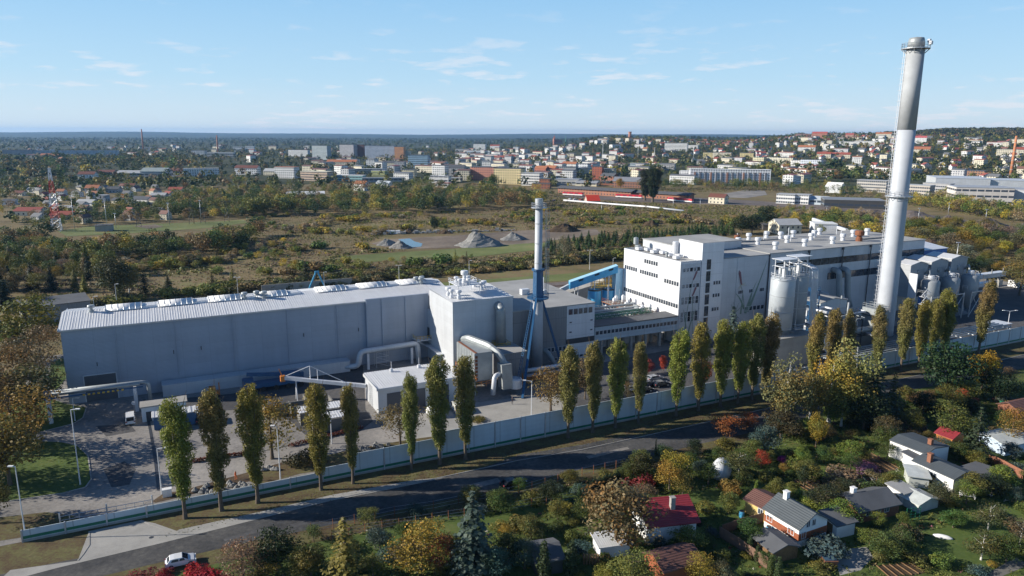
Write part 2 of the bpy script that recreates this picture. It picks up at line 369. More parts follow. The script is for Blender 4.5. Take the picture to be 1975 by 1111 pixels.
        return s.add(A + B, [(6, 7, 8, 9), (9, 8, 10, 11), (1, 0, 3, 2), (2, 3, 5, 4), (0, 1, 7, 6), (4, 5, 11, 10), (1, 2, 8, 7), (2, 4, 10, 8), (3, 0, 6, 9), (5, 3, 9, 11)])
    def gwall(s, x0, x1, y0, y1, z0, z, h, axis='x', ridge=0.5):
        """walls with gable ends"""
        if axis == 'x':
            ym = y0 + (y1 - y0) * ridge
            vs = [(x0, y0, z0), (x1, y0, z0), (x1, y1, z0), (x0, y1, z0), (x0, y0, z), (x1, y0, z), (x1, y1, z), (x0, y1, z), (x0, ym, z + h), (x1, ym, z + h)]
            return s.add(vs, [(0, 1, 5, 4), (1, 2, 6, 9, 5), (2, 3, 7, 6), (3, 0, 4, 8, 7), (4, 5, 9, 8), (6, 7, 8, 9), (0, 3, 2, 1)])
        xm = x0 + (x1 - x0) * ridge
        vs = [(x0, y0, z0), (x1, y0, z0), (x1, y1, z0), (x0, y1, z0), (x0, y0, z), (x1, y0, z), (x1, y1, z), (x0, y1, z), (xm, y0, z + h), (xm, y1, z + h)]
        return s.add(vs, [(0, 1, 5, 8, 4), (1, 2, 6, 5), (2, 3, 7, 9, 6), (3, 0, 4, 7), (4, 8, 9, 7), (5, 6, 9, 8), (0, 3, 2, 1)])
    def build(s, name, mat, parent=None, smooth=False, color=None):
        me = bpy.data.meshes.new(name); me.from_pydata(s.v, [], s.f); me.update()
        nl = len(me.loops)
        if nl:
            uvl = me.uv_layers.new(name='uv'); co = np.empty(len(me.vertices) * 3, np.float32); me.vertices.foreach_get('co', co); co = co.reshape(-1, 3)
            vi = np.empty(nl, np.int32); me.loops.foreach_get('vertex_index', vi)
            nf = len(me.polygons); nor = np.empty(nf * 3, np.float32); me.polygons.foreach_get('normal', nor); nor = nor.reshape(-1, 3)
            lt = np.empty(nf, np.int32); me.polygons.foreach_get('loop_total', lt)
            ln = np.repeat(nor, lt, axis=0); p = co[vi]
            hz = np.hypot(ln[:, 0], ln[:, 1]) + 1e-9; tx, ty = -ln[:, 1] / hz, ln[:, 0] / hz
            flat = np.abs(ln[:, 2]) > 0.995
            tx = np.where(flat, 1.0, tx); ty = np.where(flat, 0.0, ty)
            u = p[:, 0] * tx + p[:, 1] * ty
            slope = -(p[:, 0] * ty - p[:, 1] * tx)
            vv = np.where(np.abs(ln[:, 2]) < 0.5, p[:, 2], np.where(flat, p[:, 1], slope))
            uvl.data.foreach_set('uv', np.stack([u, vv], 1).astype(np.float32).ravel())
        me.materials.append(MATS[mat])
        if smooth: me.polygons.foreach_set('use_smooth', [True] * len(me.polygons))
        ob = bpy.data.objects.new(name, me); COL.objects.link(ob)
        if parent: ob.parent = parent
        if color: ob.color = (*color[:3], 1)
        return ob
def tag(o, label=None, cat=None, group=None, kind=None):
    if label: o['label'] = label
    if cat: o['category'] = cat
    if group: o['group'] = group
    if kind: o['kind'] = kind
    return o
def thing(name, label, cat, loc, rz=0.0, group=None):
    o = bpy.data.objects.new(name, None); COL.objects.link(o); o.empty_display_size = 0.5
    o.location = loc; o.rotation_euler = (0, 0, rz); return tag(o, label, cat, group)
def fthing(name, label, cat, u, v, group=None, z=0.0): return thing(name, label, cat, F(u, v, z), GA, group)
def copy_thing(root, loc, rz=None, label=None, scale=None, color=None, group=None):
    def rec(o, par):
        c_ = o.copy(); COL.objects.link(c_); c_.parent = par
        for ch in o.children: rec(ch, c_)
        return c_
    r = rec(root, None); r.location = loc
    if rz is not None: r.rotation_euler = (0, 0, rz)
    if scale is not None: r.scale = scale if isinstance(scale, (tuple, list)) else (scale,) * 3
    if label: r['label'] = label
    if group: r['group'] = group
    if color:
        for ch in [r] + list(r.children): ch.color = (*color, 1)
    return r
def struct(name, mb, mat, color=None, smooth=False): return tag(mb.build(name, mat, None, smooth, color), kind='structure')
def sheet(name, pts, z, mat, side=0.0):
    """flat ground cover laid on the terrain; subdivided fan is not needed, the ground is level there"""
    mb = MB(); n = len(pts)
    mb.add([(p[0], p[1], z) for p in pts], [tuple(range(n))])
    ob = struct(name, mb, mat)
    if ob.data.polygons[0].normal.z < 0: ob.data.flip_normals()
    return ob
def fsheet(name, uvs, z, mat): return sheet(name, [F(*p) for p in uvs], z, mat)
def psheet(name, pxs, z, mat): return sheet(name, [at(*p) for p in pxs], z, mat)

# ------------------------------------------------------------------ the land
def make_ground():
    # polar sheet, fine near the works, reaching the horizon
    rad = [0.1] + list(np.concatenate([np.linspace(40, 800, 24), np.geomspace(860, 4500, 60), np.geomspace(4800, 15200, 24)]))
    ang = np.concatenate([np.linspace(-180, -50, 14)[:-1], np.linspace(-50, 50, 130), np.linspace(50, 180, 14)[1:]])
    vs = []; fs = []; n = len(ang)
    for r in rad:
        for a in ang:
            x, y = r * math.sin(R(a)), r * math.cos(R(a))
            z = tz(x, y) if abs(a) < 60 else 0.0
            if r > 1500: z += 1.5 * math.sin(x * .006) * math.sin(y * .004)
            vs.append((x, y, z - 0.05))
    for i in range(len(rad) - 1):
        for j in range(n - 1): fs.append((i * n + j, i * n + j + 1, (i + 1) * n + j + 1, (i + 1) * n + j))
    mb = MB(); mb.v = vs; mb.f = [f[::-1] for f in fs]
    g = struct('ground', mb, 'heath', smooth=True)
    g.data.materials.append(MATS['far_land'])
    far = [1 if rad[i] > 900 else 0 for i in range(len(rad) - 1) for j in range(n - 1)]
    g.data.polygons.foreach_set('material_index', far)
    if g.data.polygons[600].normal.z < 0: g.data.flip_normals()
make_ground()

# ------------------------------------------------------------------ foliage
def leafmesh(name, P, Nn, S, T, mat='leaves', stems=None):
    """P centres, Nn normals, S half sizes, T tints; every leaf is one four-cornered face"""
    n = len(P); Nn = Nn / (np.linalg.norm(Nn, axis=1, keepdims=True) + 1e-9)
    ref = RNG.normal(size=(n, 3)); a = np.cross(Nn, ref); a /= np.linalg.norm(a, axis=1, keepdims=True) + 1e-9; b = np.cross(Nn, a)
    S = S[:, None]; asp = RNG.uniform(0.6, 1.0, (n, 1))
    V = np.stack([P + a * S, P + b * S * asp, P - a * S, P - b * S * asp], 1).reshape(-1, 3)
    me = bpy.data.meshes.new(name); me.vertices.add(4 * n); me.loops.add(4 * n); me.polygons.add(n)
    me.vertices.foreach_set('co', V.astype(np.float32).ravel())
    me.loops.foreach_set('vertex_index', np.arange(4 * n, dtype=np.int32))
    me.polygons.foreach_set('loop_start', np.arange(0, 4 * n, 4, dtype=np.int32)); me.polygons.foreach_set('loop_total', np.full(n, 4, np.int32))
    me.update()
    ca_ = me.color_attributes.new('tint', 'FLOAT_COLOR', 'POINT'); c = np.ones((4 * n, 4), np.float32); c[:, :3] = np.repeat(T, 4, axis=0)
    ca_.data.foreach_set('color', c.ravel()); me.materials.append(MATS[mat]); return me
def clumps_to_leaves(cl, per, size, jitter=0.5, tintvar=0.22):
    """cl rows: x y z rx ry rz tr tg tb"""
    cl = np.array(cl, float); vol = (cl[:, 3] * cl[:, 4] + cl[:, 3] * cl[:, 5]); k = np.maximum(4, (vol / vol.mean() * per)).astype(int)
    idx = np.repeat(np.arange(len(cl)), k); n = len(idx)
    d = RNG.normal(size=(n, 3)); d /= np.linalg.norm(d, axis=1, keepdims=True)
    rr = RNG.uniform(0.72, 1.12, (n, 1)); P = cl[idx, :3] + d * rr * cl[idx, 3:6]
    Nn = d / cl[idx, 3:6] * cl[idx, 3:4] + RNG.normal(size=(n, 3)) * jitter
    S = RNG.uniform(0.6, 1.15, n) * size
    T = cl[idx, 6:9] * RNG.uniform(1 - tintvar, 1 + tintvar, (n, 1)); return P, Nn, S, T
def trunkmesh(name, h, r, crown0, spread, limbs, mat, lean=0.0, seed=0):
    rd = random.Random(seed); mb = MB()
    pts = [(lean * t * t * h + rd.uniform(-.05, .05) * h * .15 * t, rd.uniform(-.05, .05) * h * .15 * t, h * t) for t in (0, .12, .3, .5, .72, .95)]
    mb.pipe(pts, [r * 1.35, r, r * .85, r * .62, r * .4, r * .12], 7)
    for i in range(limbs):
        t = crown0 + (0.85 - crown0) * (i + .5) / limbs; a = i * 2.4 + rd.random(); z = h * t; L_ = spread * (1.15 - t) * rd.uniform(.7, 1.1)
        mb.pipe([(0, 0, z), (math.cos(a) * L_ * .5, math.sin(a) * L_ * .5, z + L_ * .35), (math.cos(a) * L_, math.sin(a) * L_, z + L_ * .85)], [r * .4, r * .25, r * .07], 5)
    me_o = mb.build(name, mat); me = me_o.data; bpy.data.objects.remove(me_o); return me
PROTO = {}
def proto(kind, crown_me, trunk_me): PROTO.setdefault(kind, []).append((crown_me, trunk_me))
def mk_broad(kind, n, hh, rr, nclump, per, size, base=0.28, seed=0, flat=1.0, tint=0.25, droop=0.0, limbmat='bark', warm=0.0):
    for i in range(n):
        rd = random.Random(seed + i); cl = []
        for k in range(nclump):
            while True:
                x, y, z = rd.uniform(-1, 1), rd.uniform(-1, 1), rd.uniform(-1, 1)
                q = x * x + y * y + z * z
                if q < 1 and q > 0.15: break
            f = 0.82 - 0.12 * max(z, 0)
            cz = hh * (base + (1 - base) / 2); g = rd.uniform(0.75, 1.2); c_ = 0.30 + 0.14 * rd.random()
            lop = 1 + 0.22 * math.sin(math.atan2(y, x) * 2 + i * 1.7)
            hue = rd.uniform(-tint, tint); wv = warm * max(0, z * .6 + rd.uniform(-.3, .6))
            cl.append((x * rr * f * lop, y * rr * f * lop, cz + z * hh * (1 - base) / 2 * .86 - droop * (x * x + y * y) * hh * .2, rr * c_, rr * c_, rr * c_ * (0.75 * flat + droop), g * (1 + hue) * (1 + wv), g * (1 + wv * .3), g * (1 - hue)))
        P, Nn, S, T = clumps_to_leaves(cl, per, size)
        low = P[:, 2] < hh * .06; P[low, 2] = hh * .06 + RNG.random(low.sum()) * hh * .1
        proto(kind, leafmesh('crown', P, Nn, S, T), trunkmesh('trunk', hh * .93, 0.018 * hh + .03, .28, rr * .95, 7, limbmat, 0, seed + i))
# unit trees are about ten metres high
mk_broad('round', 5, 10, 4.2, 38, 110, 0.20, .2, 10)
mk_broad('loose', 4, 10, 4.0, 36, 80, 0.165, .22, 30, tint=.2, warm=.3)
mk_broad('birch', 4, 10, 2.7, 48, 120, 0.14, .2, 50, droop=.5, limbmat='white_bark', warm=.35)
mk_broad('fruit', 3, 10, 5.0, 30, 80, 0.21, .3, 70, limbmat='white_bark', warm=.3)
mk_broad('far', 5, 10, 4.4, 13, 24, 0.62, .1, 90)
def mk_shrub(kind, n, per, size, nc=9, tall=1.0, seed=0, tint=.2):
    for i in range(n):
        rd = random.Random(seed + i); cl = []
        for k in range(nc):
            a = rd.uniform(0, 6.28); q = math.sqrt(rd.random()) * .6; z = rd.uniform(.25, .75) * (1 - q * .4) * tall; g = rd.uniform(.75, 1.2); h = rd.uniform(-tint, tint)
            cl.append((math.cos(a) * q, math.sin(a) * q, z, .38, .38, .32 * tall, g * (1 + h), g, g * (1 - h)))
        P, Nn, S, T = clumps_to_leaves(cl, per, size); P[:, 2] = np.abs(P[:, 2])
        mb = MB()
        for k in range(4):
            a = k * 1.6; mb.tube((0, 0, 0), (math.cos(a) * .3, math.sin(a) * .3, .55 * tall), .03, 5, .01)
        o = mb.build('stem', 'bark'); me = o.data; bpy.data.objects.remove(o)
        proto(kind, leafmesh('leaves', P, Nn, S, T), me)
mk_shrub('shrub', 5, 150, 0.06)
mk_shrub('ball', 2, 420, 0.055, 1, 1.1, 40)
PROTO['ball'] = []
for i in range(2):
    P, Nn, S, T = clumps_to_leaves([(0, 0, .62, .6, .6, .6, 1, 1, 1)], 620, .075, .4)
    o = MB().tube((0, 0, 0), (0, 0, .5), .05, 6).build('stem', 'bark'); me = o.data; bpy.data.objects.remove(o)
    proto('ball', leafmesh('leaves', P, Nn, S, T), me)
def mk_conifer(kind, n, rr, layers, per, size, seed, drop=.35, ragged=.25):
    for i in range(n):
        rd = random.Random(seed + i); P = []; Nn = []; S = []; T = []
        for l in range(layers):
            t = (l + .5) / layers; z = 0.6 + 9.2 * t; rad = rr * (1 - t) ** .85 + .12
            nb = int(6 + 8 * (1 - t))
            for b_ in range(nb):
                a = 6.283 * (b_ + rd.random() * .8) / nb; L_ = rad * rd.uniform(1 - ragged, 1.1); g = rd.uniform(.7, 1.25)
                m_ = max(3, int(per * L_ / rr))
                for k in range(m_):
                    u = (k + rd.random()) / m_; q = L_ * u; wv = .16 * L_ * (1 - u * .5)
                    ang = a + rd.uniform(-1, 1) * wv / max(q, .3)
                    P.append((math.cos(ang) * q, math.sin(ang) * q, z - drop * q * u + .25 * u * u * L_ + rd.uniform(-.12, .12)))
                    Nn.append((math.cos(a) * .7 + rd.uniform(-.6, .6), math.sin(a) * .7 + rd.uniform(-.6, .6), .9 + rd.uniform(-.5, .3))); S.append(size * rd.uniform(.6, 1.1)); T.append((g, g, g * rd.uniform(.9, 1.1)))
        o = MB().tube((0, 0, 0), (0, 0, 9.6), .16, 7, .03).build('trunk', 'bark'); me = o.data; bpy.data.objects.remove(o)
        proto(kind, leafmesh('crown', np.array(P), np.array(Nn), np.array(S), np.array(T)), me)
mk_conifer('spruce', 3, 2.3, 17, 16, .27, 5)
mk_conifer('larch', 3, 2.6, 15, 13, .24, 25, .1, .4)
mk_conifer('pine_small', 3, 2.5, 9, 7, .4, 45, .25)
# clipped column (thuja) and lombardy poplars
for i in range(3):
    rd = random.Random(i); cl = [(rd.uniform(-.12, .12), rd.uniform(-.12, .12), .6 + k * .72, .75 * (1 - (k / 13) ** 2.2) + .16, .75 * (1 - (k / 13) ** 2.2) + .16, .8, *( [rd.uniform(.85, 1.15)] * 3)) for k in range(13)]
    P, Nn, S, T = clumps_to_leaves(cl, 120, .17, .5); P[:, 2] = np.abs(P[:, 2])
    o = MB().tube((0, 0, 0), (0, 0, 8), .1, 6, .03).build('trunk', 'bark'); me = o.data; bpy.data.objects.remove(o)
    proto('thuja', leafmesh('crown', P, Nn, S, T), me)
def poplar_meshes(seed, brown, wide):
    rd = random.Random(seed); cl = []; hh = 20.0; nlead = rd.choice((1, 2, 2, 3))
    leads = [(rd.uniform(-.35, .35) * wide if nlead > 1 else 0, rd.uniform(-.35, .35) * wide if nlead > 1 else 0, rd.uniform(.86, 1.0)) for _ in range(nlead)]; leads[0] = (leads[0][0] * .4, leads[0][1] * .4, 1.0)
    for k in range(240):
        t = rd.random() ** 0.9; z = 3.6 + t * (hh - 4.0); ld = rd.choice(leads)
        if z > hh * ld[2]: continue
        tt = (z - 3.8) / (hh * ld[2] - 3.8)
        prof = wide * (.40 + .60 * sm(0, .5, tt)) * (1 if tt < .8 else (max(0, 1 - tt) / .2) ** .45)
        a = rd.uniform(0, 6.28); q = prof * math.sqrt(rd.random()) * .72; mxx = ld[0] * 1.9 * max(0, tt - .45); my = ld[1] * 1.9 * max(0, tt - .45)
        g = rd.uniform(.78, 1.2); br = brown * max(0, min(1, (tt - .38) / .25 + rd.uniform(-.3, .3))) * (1 if tt < .86 else .35)
        yel = .5 * max(0, tt - .3) * rd.random()
        cl.append((q * math.cos(a) + mxx, q * math.sin(a) + my, z - .5 * (tt > .9), .34 + .12 * prof, .34 + .12 * prof, .95, g * (1 + yel + br * .5), g * (1 + yel * .5 + br * .02), g * (1 + br * .7)))
    P, Nn, S, T = clumps_to_leaves(cl, 80, .135, .42)
    P[:, 0] += .12 * np.sin(P[:, 2] * 1.9 + seed)
    mb = MB(); mb.pipe([(0, 0, 0), (.05, 0, 1.2), (0, .05, 5), (.1, 0, 12), (0, 0, 18.5)], [.42, .30, .26, .16, .04], 8)
    for k in range(16):
        a = k * 2.4; z = 4.2 + k * .85; L_ = wide * .75
        mb.pipe([(0, 0, z), (math.cos(a) * L_ * .6, math.sin(a) * L_ * .6, z + 1.3), (math.cos(a) * L_ * .95, math.sin(a) * L_ * .95, z + 3.6)], [.09, .06, .02], 5)
    o = mb.build('trunk', 'bark'); me = o.data; bpy.data.objects.remove(o)
    return leafmesh('crown', P, Nn, S, T), me
for i in range(7): PROTO.setdefault('poplar', []).append(poplar_meshes(100 + i, (0.0, .15, .0, .28, .12, .2, .5)[i], (2.55, 2.4, 2.6, 2.35, 2.45, 2.2, 2.3)[i]))
LEAFNAME = {'shrub': 'shrub', 'ball': 'clipped_shrub', 'round': 'tree', 'loose': 'tree', 'birch': 'birch_tree', 'fruit': 'fruit_tree', 'far': 'tree', 'spruce': 'spruce_tree', 'larch': 'larch_tree', 'pine_small': 'pine_tree', 'thuja': 'thuja', 'poplar': 'poplar_tree'}
def plant(kind, p, h, color, label, cat='tree', group=None, wide=1.0, rz=None, var=None, split=True, name=None):
    """one tree or shrub standing at p; h is its height"""
    vs = PROTO[kind]; cm, tm = vs[(var if var is not None else random.randrange(len(vs))) % len(vs)]
    unit = {'shrub': 1.05, 'ball': 1.22, 'poplar': 20.2, 'thuja': 10.0}.get(kind, 10.0)
    s = h / unit; rz = random.uniform(0, 6.28) if rz is None else rz
    col = tuple(max(0.004, c * random.uniform(.88, 1.12)) for c in color)
    if split:
        e = thing(name or LEAFNAME[kind], label, cat, p, rz, group); e.scale = (s * wide, s * wide, s)
        a = bpy.data.objects.new(cm.name.split('.')[0], cm); COL.objects.link(a); a.parent = e; a.color = (*col, 1)
        b = bpy.data.objects.new(tm.name.split('.')[0], tm); COL.objects.link(b); b.parent = e
        return e
    a = bpy.data.objects.new(name or LEAFNAME[kind], cm); COL.objects.link(a); a.location = p; a.rotation_euler = (0, 0, rz); a.scale = (s * wide, s * wide, s); a.color = (*col, 1)
    return tag(a, label, cat, group)
GREEN = (.070, .105, .024); DARK = (.026, .043, .016); OLIVE = (.135, .138, .032); YEL = (.34, .27, .035); GOLD = (.25, .20, .035); BROWN = (.16, .122, .058); ORANGE = (.30, .165, .04); RED = (.17, .05, .04); LIME = (.145, .19, .035); BLUEG = (.075, .115, .095); GREY = (.15, .12, .085); SPR = (.020, .036, .020)
def inpoly(x, y, poly):
    c = False; j = len(poly) - 1
    for i in range(len(poly)):
        xi, yi = poly[i][0], poly[i][1]; xj, yj = poly[j][0], poly[j][1]
        if (yi > y) != (yj > y) and x < (xj - xi) * (y - yi) / (yj - yi) + xi: c = not c
        j = i
    return c
CLEAR = []      # ground polygons that stay free of scattered trees
from mathutils import noise as mnoise
def fbm(x, y, s, seed=0): return mnoise.fractal(Vector((x / s, y / s, seed * 7.3)), 1.0, 2.0, 3)
def scatter(pxpoly, n, seed, mind=3.0, world=False, clump=None):
    P = pxpoly if world else [at(*p) for p in pxpoly]; rd = random.Random(seed)
    xs = [p[0] for p in P]; ys = [p[1] for p in P]; res = []; tries = 0; grid = {}
    while len(res) < n and tries < n * 40:
        tries += 1; x, y = rd.uniform(min(xs), max(xs)), rd.uniform(min(ys), max(ys))
        if not inpoly(x, y, P) or any(inpoly(x, y, c) for c in CLEAR): continue
        if clump is not None and fbm(x, y, clump, seed) < -.02 + .25 * rd.random(): continue
        gk = (int(x // mind), int(y // mind)); ok = True
        for i in (-1, 0, 1):
            for j in (-1, 0, 1):
                for q in grid.get((gk[0] + i, gk[1] + j), ()):
                    if (q[0] - x) ** 2 + (q[1] - y) ** 2 < mind * mind: ok = False
        if ok: grid.setdefault(gk, []).append((x, y)); res.append(Vector((x, y, tz(x, y))))
    return res
def tuft_stuff(name, label, pts, sizes, cols, leaves=14, lsize=.3, flat=.7, mat='tufts'):
    """ground cover nobody could count: one object of many small leaf tufts; pts get leaves in a low dome"""
    pts = np.array([tuple(p) for p in pts]); sizes = np.array(sizes, float); cols = np.array(cols, float)
    idx = np.repeat(np.arange(len(pts)), leaves); n = len(idx); d = RNG.normal(size=(n, 3)); d[:, 2] = np.abs(d[:, 2]); d /= np.linalg.norm(d, axis=1, keepdims=True)
    s = sizes[idx][:, None]; P = pts[idx] + d * s * RNG.uniform(.45, 1.05, (n, 1)) * np.array([1, 1, flat * 1.4])
    Nn = d + RNG.normal(size=(n, 3)) * .5; me = leafmesh(name, P, Nn, sizes[idx] * lsize * RNG.uniform(.7, 1.2, n), cols[idx] * RNG.uniform(.75, 1.25, (n, 1)), mat)
    o = bpy.data.objects.new(name, me); COL.objects.link(o); o.color = (1, 1, 1, 1)
    return tag(o, label, 'vegetation', None, 'stuff')
def pick(rd, pal):
    r = rd.random() * sum(w_ for _, w_ in pal)
    for c_, w_ in pal:
        r -= w_
        if r <= 0: return c_
    return pal[-1][0]

# ================================================================== THE WORKS
def fm(t): return MB(t['_o'])
_ft = fthing
def ft(name, label, cat, u, v, group=None, z=0.0):
    t = _ft(name, label, cat, u, v, group, z); t['_o'] = (u, v, z); return t
WINM = {}
def winmesh(w_, h_, nx, ny, frame='white_metal'):
    k = (w_, h_, nx, ny, frame)
    if k not in WINM:
        mb = MB(); f = .09
        mb.box(0, w_, -.06, .02, 0, f).box(0, w_, -.06, .02, h_ - f, h_).box(0, f, -.06, .02, f, h_ - f).box(w_ - f, w_, -.06, .02, f, h_ - f)
        for i in range(1, nx): mb.box(w_ * i / nx - .035, w_ * i / nx + .035, -.05, .02, f, h_ - f)
        for i in range(1, ny): mb.box(f, w_ - f, -.045, .02, h_ * i / ny - .035, h_ * i / ny + .035)
        o = mb.build('window', frame); g = MB().box(f, w_ - f, -.02, .015, f, h_ - f).build('pane', 'glass')
        WINM[k] = (o.data, g.data); bpy.data.objects.remove(o); bpy.data.objects.remove(g)
    return WINM[k]
def window(parent, x, y, z, w_, h_, rz=0.0, nx=1, ny=1, frame='white_metal', label=None):
    a, b = winmesh(w_, h_, nx, ny, frame)
    o = bpy.data.objects.new('window', a); COL.objects.link(o); o.parent = parent; o.location = (x, y, z); o.rotation_euler = (0, 0, rz)
    p = bpy.data.objects.new('pane', b); COL.objects.link(p); p.parent = o
    if label: o['label'] = label
    return o

# ---- long warehouse
t = ft('warehouse', 'very long windowless grey warehouse with ribbed metal roof and skylight ridge', 'warehouse', 0, 0)
mb = fm(t); mb.gwall(0, 92, 0, 22, 0, 17.1, 1.7, 'x'); mb.build('wall', 'clad_grey', t)
mb = fm(t)
def ribbed_roof(mb, u0, u1, v0, v1, z0, z1, pitch=.55, h=.035, t_=.12):
    n = int((u1 - u0) / pitch); vs = []; fs = []
    for i in range(n):
        a = u0 + (u1 - u0) * i / n; b = (u1 - u0) / n
        for q, k in ((a, 0), (a + b * .55, 0), (a + b * .65, h), (a + b * .9, h)):
            vs += [(q, v0, z0 + k), (q, v1, z1 + k)]
    vs += [(u1, v0, z0), (u1, v1, z1)]; m_ = len(vs) // 2
    fs = [(2 * i, 2 * i + 2, 2 * i + 3, 2 * i + 1) for i in range(m_ - 1)]
    return mb.add(vs, fs)
ribbed_roof(mb, -.5, 92.4, -.35, 11, 17.15, 18.95); ribbed_roof(mb, -.5, 92.4, 11, 22.4, 18.95, 17.15)
mb.build('roof', 'sheet_roof', t)
mb = fm(t); mb.box(-.55, 92.4, -.5, -.3, 16.95, 17.28).box(-.55, -.35, -.5, 22.5, 16.95, 17.4)
mb.build('gutter', 'metal', t)
for k in range(7):
    u0 = 8.5 + k * 11.3 + (4 if k > 3 else 0); mb = fm(t)
    n = 12; vs = []; L_ = 7.6
    for j in range(n + 1):
        a = math.pi * j / n; vs += [(u0, 11 + 2.5 * math.cos(a), 18.7 + .95 * math.sin(a)), (u0 + L_, 11 + 2.5 * math.cos(a), 18.7 + .95 * math.sin(a))]
    mb.add(vs, [(2 * j, 2 * j + 1, 2 * j + 3, 2 * j + 2) for j in range(n)] + [tuple(range(0, 2 * n + 2, 2)), tuple(range(1, 2 * n + 3, 2))[::-1]])
    s_ = mb.build('skylight', 'white_plaster', t, True)
    mb = fm(t)
    for j in range(7):
        q = u0 + L_ * j / 6
        for a in np.linspace(.12, math.pi - .12, 9)[:-1]:
            b = a + (math.pi - .24) / 8; mb.tube((q, 11 + 2.53 * math.cos(a), 18.7 + .98 * math.sin(a)), (q, 11 + 2.53 * math.cos(b), 18.7 + .98 * math.sin(b)), .05, 4)
    mb.build('skylight_grid', 'metal', s_).location = (0, 0, 0)
    mb = fm(t); g0 = u0 + L_ + .15
    mb.box(g0, g0 + 3.3, 8.9, 13.1, 18.3, 19.05); mb.build('smoke_hatch', 'white_metal', t)
    mb = fm(t); mb.box(g0 + .4, g0 + 2.9, 9.3, 10.9, 19.06, 19.16).box(g0 + .4, g0 + 2.9, 11.1, 12.7, 19.06, 19.16); mb.build('hatch_flap', 'sheet_roof', t)
def roof_fan(parent, u, v, z, r=.75, h=1.9, mat='galvanised'):
    mb = fm(parent); mb.lathe(u, v, [(r * .75, z), (r * .75, z + h * .35), (r * .5, z + h * .4), (r * .5, z + h * .6), (r, z + h * .68), (r * 1.05, z + h * .9), (r * .9, z + h)], 14)
    return mb.build('roof_fan', mat, parent)
for u, v in ((5.6, 9.5), (39.5, 9), (42.5, 9.4), (44.2, 8.4), (85.5, 10), (87.3, 10.4), (86.5, 8.6)): roof_fan(t, u, v, 18.5)
mb = fm(t); mb.box(3.4, 9.7, -.08, .05, 0.05, 6.1); mb.build('door', 'door_grey', t)
mb = fm(t); mb.box(3.2, 3.4, -.16, .04, 0, 6.3).box(9.7, 9.9, -.16, .04, 0, 6.3).box(3.2, 9.9, -.16, .04, 6.1, 6.3); mb.build('door_frame', 'clad_pale', t)
mb = fm(t); mb.box(68, 85.2, -.75, -.02, 0, 17.75); mb.build('raised_panel', 'clad_grey', t)
for u in (68.1, 72.2, 78.6): mb = fm(t); mb.box(u, u + 1.3, -1.0, -.77, 0, 17.8); mb.build('pilaster', 'clad_grey', t)
for u in (10.5, 22.8, 35.4, 48.2, 60.6): mb = fm(t); mb.tube((u, -.42, 17), (u, -.42, .2), .09, 6).box(u - .25, u + .25, -.55, -.1, 16.7, 17.0); mb.build('downpipe', 'clad_grey', t)
mb = fm(t); mb.box(19, 62.5, -4.1, -1.0, 0, 2.7).box(18.9, 62.6, -4.2, -.5, 2.72, 2.85); mb.build('service_duct', 'clad_pale', t)
for u, z in ((6.2, 8.2), (22, 9), (28, 9.2), (52, 9.5), (66, 9.3)): mb = fm(t); mb.box(u, u + .16, -.2, -.02, z, z + .9); mb.build('wall_lamp', 'dark_steel', t)

# ---- tall process hall with the bright end wall
t = ft('process_hall', 'tall boxy grey hall with a bright end wall and fans on its roof', 'factory hall', 84.7, -20)
mb = fm(t); mb.box(84.7, 101.2, -20, -3.2, 0, 19.3); mb.build('wall', 'clad_pale', t)
mb = fm(t); mb.box(84.9, 101.2, -3.2, -.02 + 0, 0, 13.5).box(83.2, 84.68, -13.5, -1.2, 4.2, 4.4); mb.build('lower_wing', 'clad_pale', t)
mb = fm(t); ribbed_roof(mb, 84.5, 101.4, -20.2, -3.0, 19.35, 19.9); mb.build('roof', 'sheet_roof', t)
mb = fm(t); mb.box(84.62, 101.3, -20.15, -19.95, 19.0, 19.5); mb.build('fascia', 'clad_pale', t)
mb = fm(t); mb.box(84.6, 84.72, -2.3, -1.2, 6.2, 8.6); mb.build('door', 'dark_steel', t)
mb = fm(t); mb.box(80.5, 84.68, -4.2, -.6, 5.7, 5.9); mb.tube((80.9, -4, 5.7), (84.6, -4, 3.1), .08).tube((80.9, -.8, 5.7), (84.6, -.8, 3.1), .08); mb.build('balcony', 'white_metal', t)
mb = fm(t); mb.rail([(84.6, -4.2, 5.9), (80.5, -4.2, 5.9), (80.5, -.6, 5.9), (84.6, -.6, 5.9)], 1.1, .06, 1.0); mb.build('handrail', 'yellow_steel', t)
mb = fm(t)
for x in (88, 94):
    for y in (-15.5, -9.5): mb.tube((x, y, 19.3), (x, y, 22.3), .1)
mb.box(87.8, 94.2, -15.7, -9.3, 22.3, 22.45); mb.rail([(87.8, -15.7, 22.4), (94.2, -15.7, 22.4), (94.2, -9.3, 22.4), (87.8, -9.3, 22.4)], 1.0, .05, 1.5, True); mb.build('fan_platform', 'white_metal', t)
roof_fan(t, 91, -12.5, 22.4, .95, 3.2, 'white_metal')
for u, v in ((89.3, -11), (92.5, -11.2), (91.2, -14.6), (89.0, -14.2)): roof_fan(t, u, v, 22.4, .6, 1.5, 'white_metal')
for u, v in ((86.3, -13), (86.1, -15.8), (87.4, -17.4), (96.6, -10.6), (97.9, -9.2), (96.2, -6.8)): roof_fan(t, u, v, 19.6, .7, 2.2, 'white_metal')
mb = fm(t); mb.pipe([(97, -19.5, 17.3), (97, -21.6, 17.1), (97, -21.8, 7.6)], 1.25, 12, .9); mb.build('exhaust_duct', 'galvanised', t, True)
mb = fm(t); mb.box(95.2, 98.9, -23.6, -20.1, 7.2, 7.35); mb.rail([(95.2, -23.6, 7.3), (98.9, -23.6, 7.3), (98.9, -20.2, 7.3), (95.2, -20.2, 7.3)], 1.1, .06, 1.2, True); mb.build('service_platform', 'yellow_steel', t)

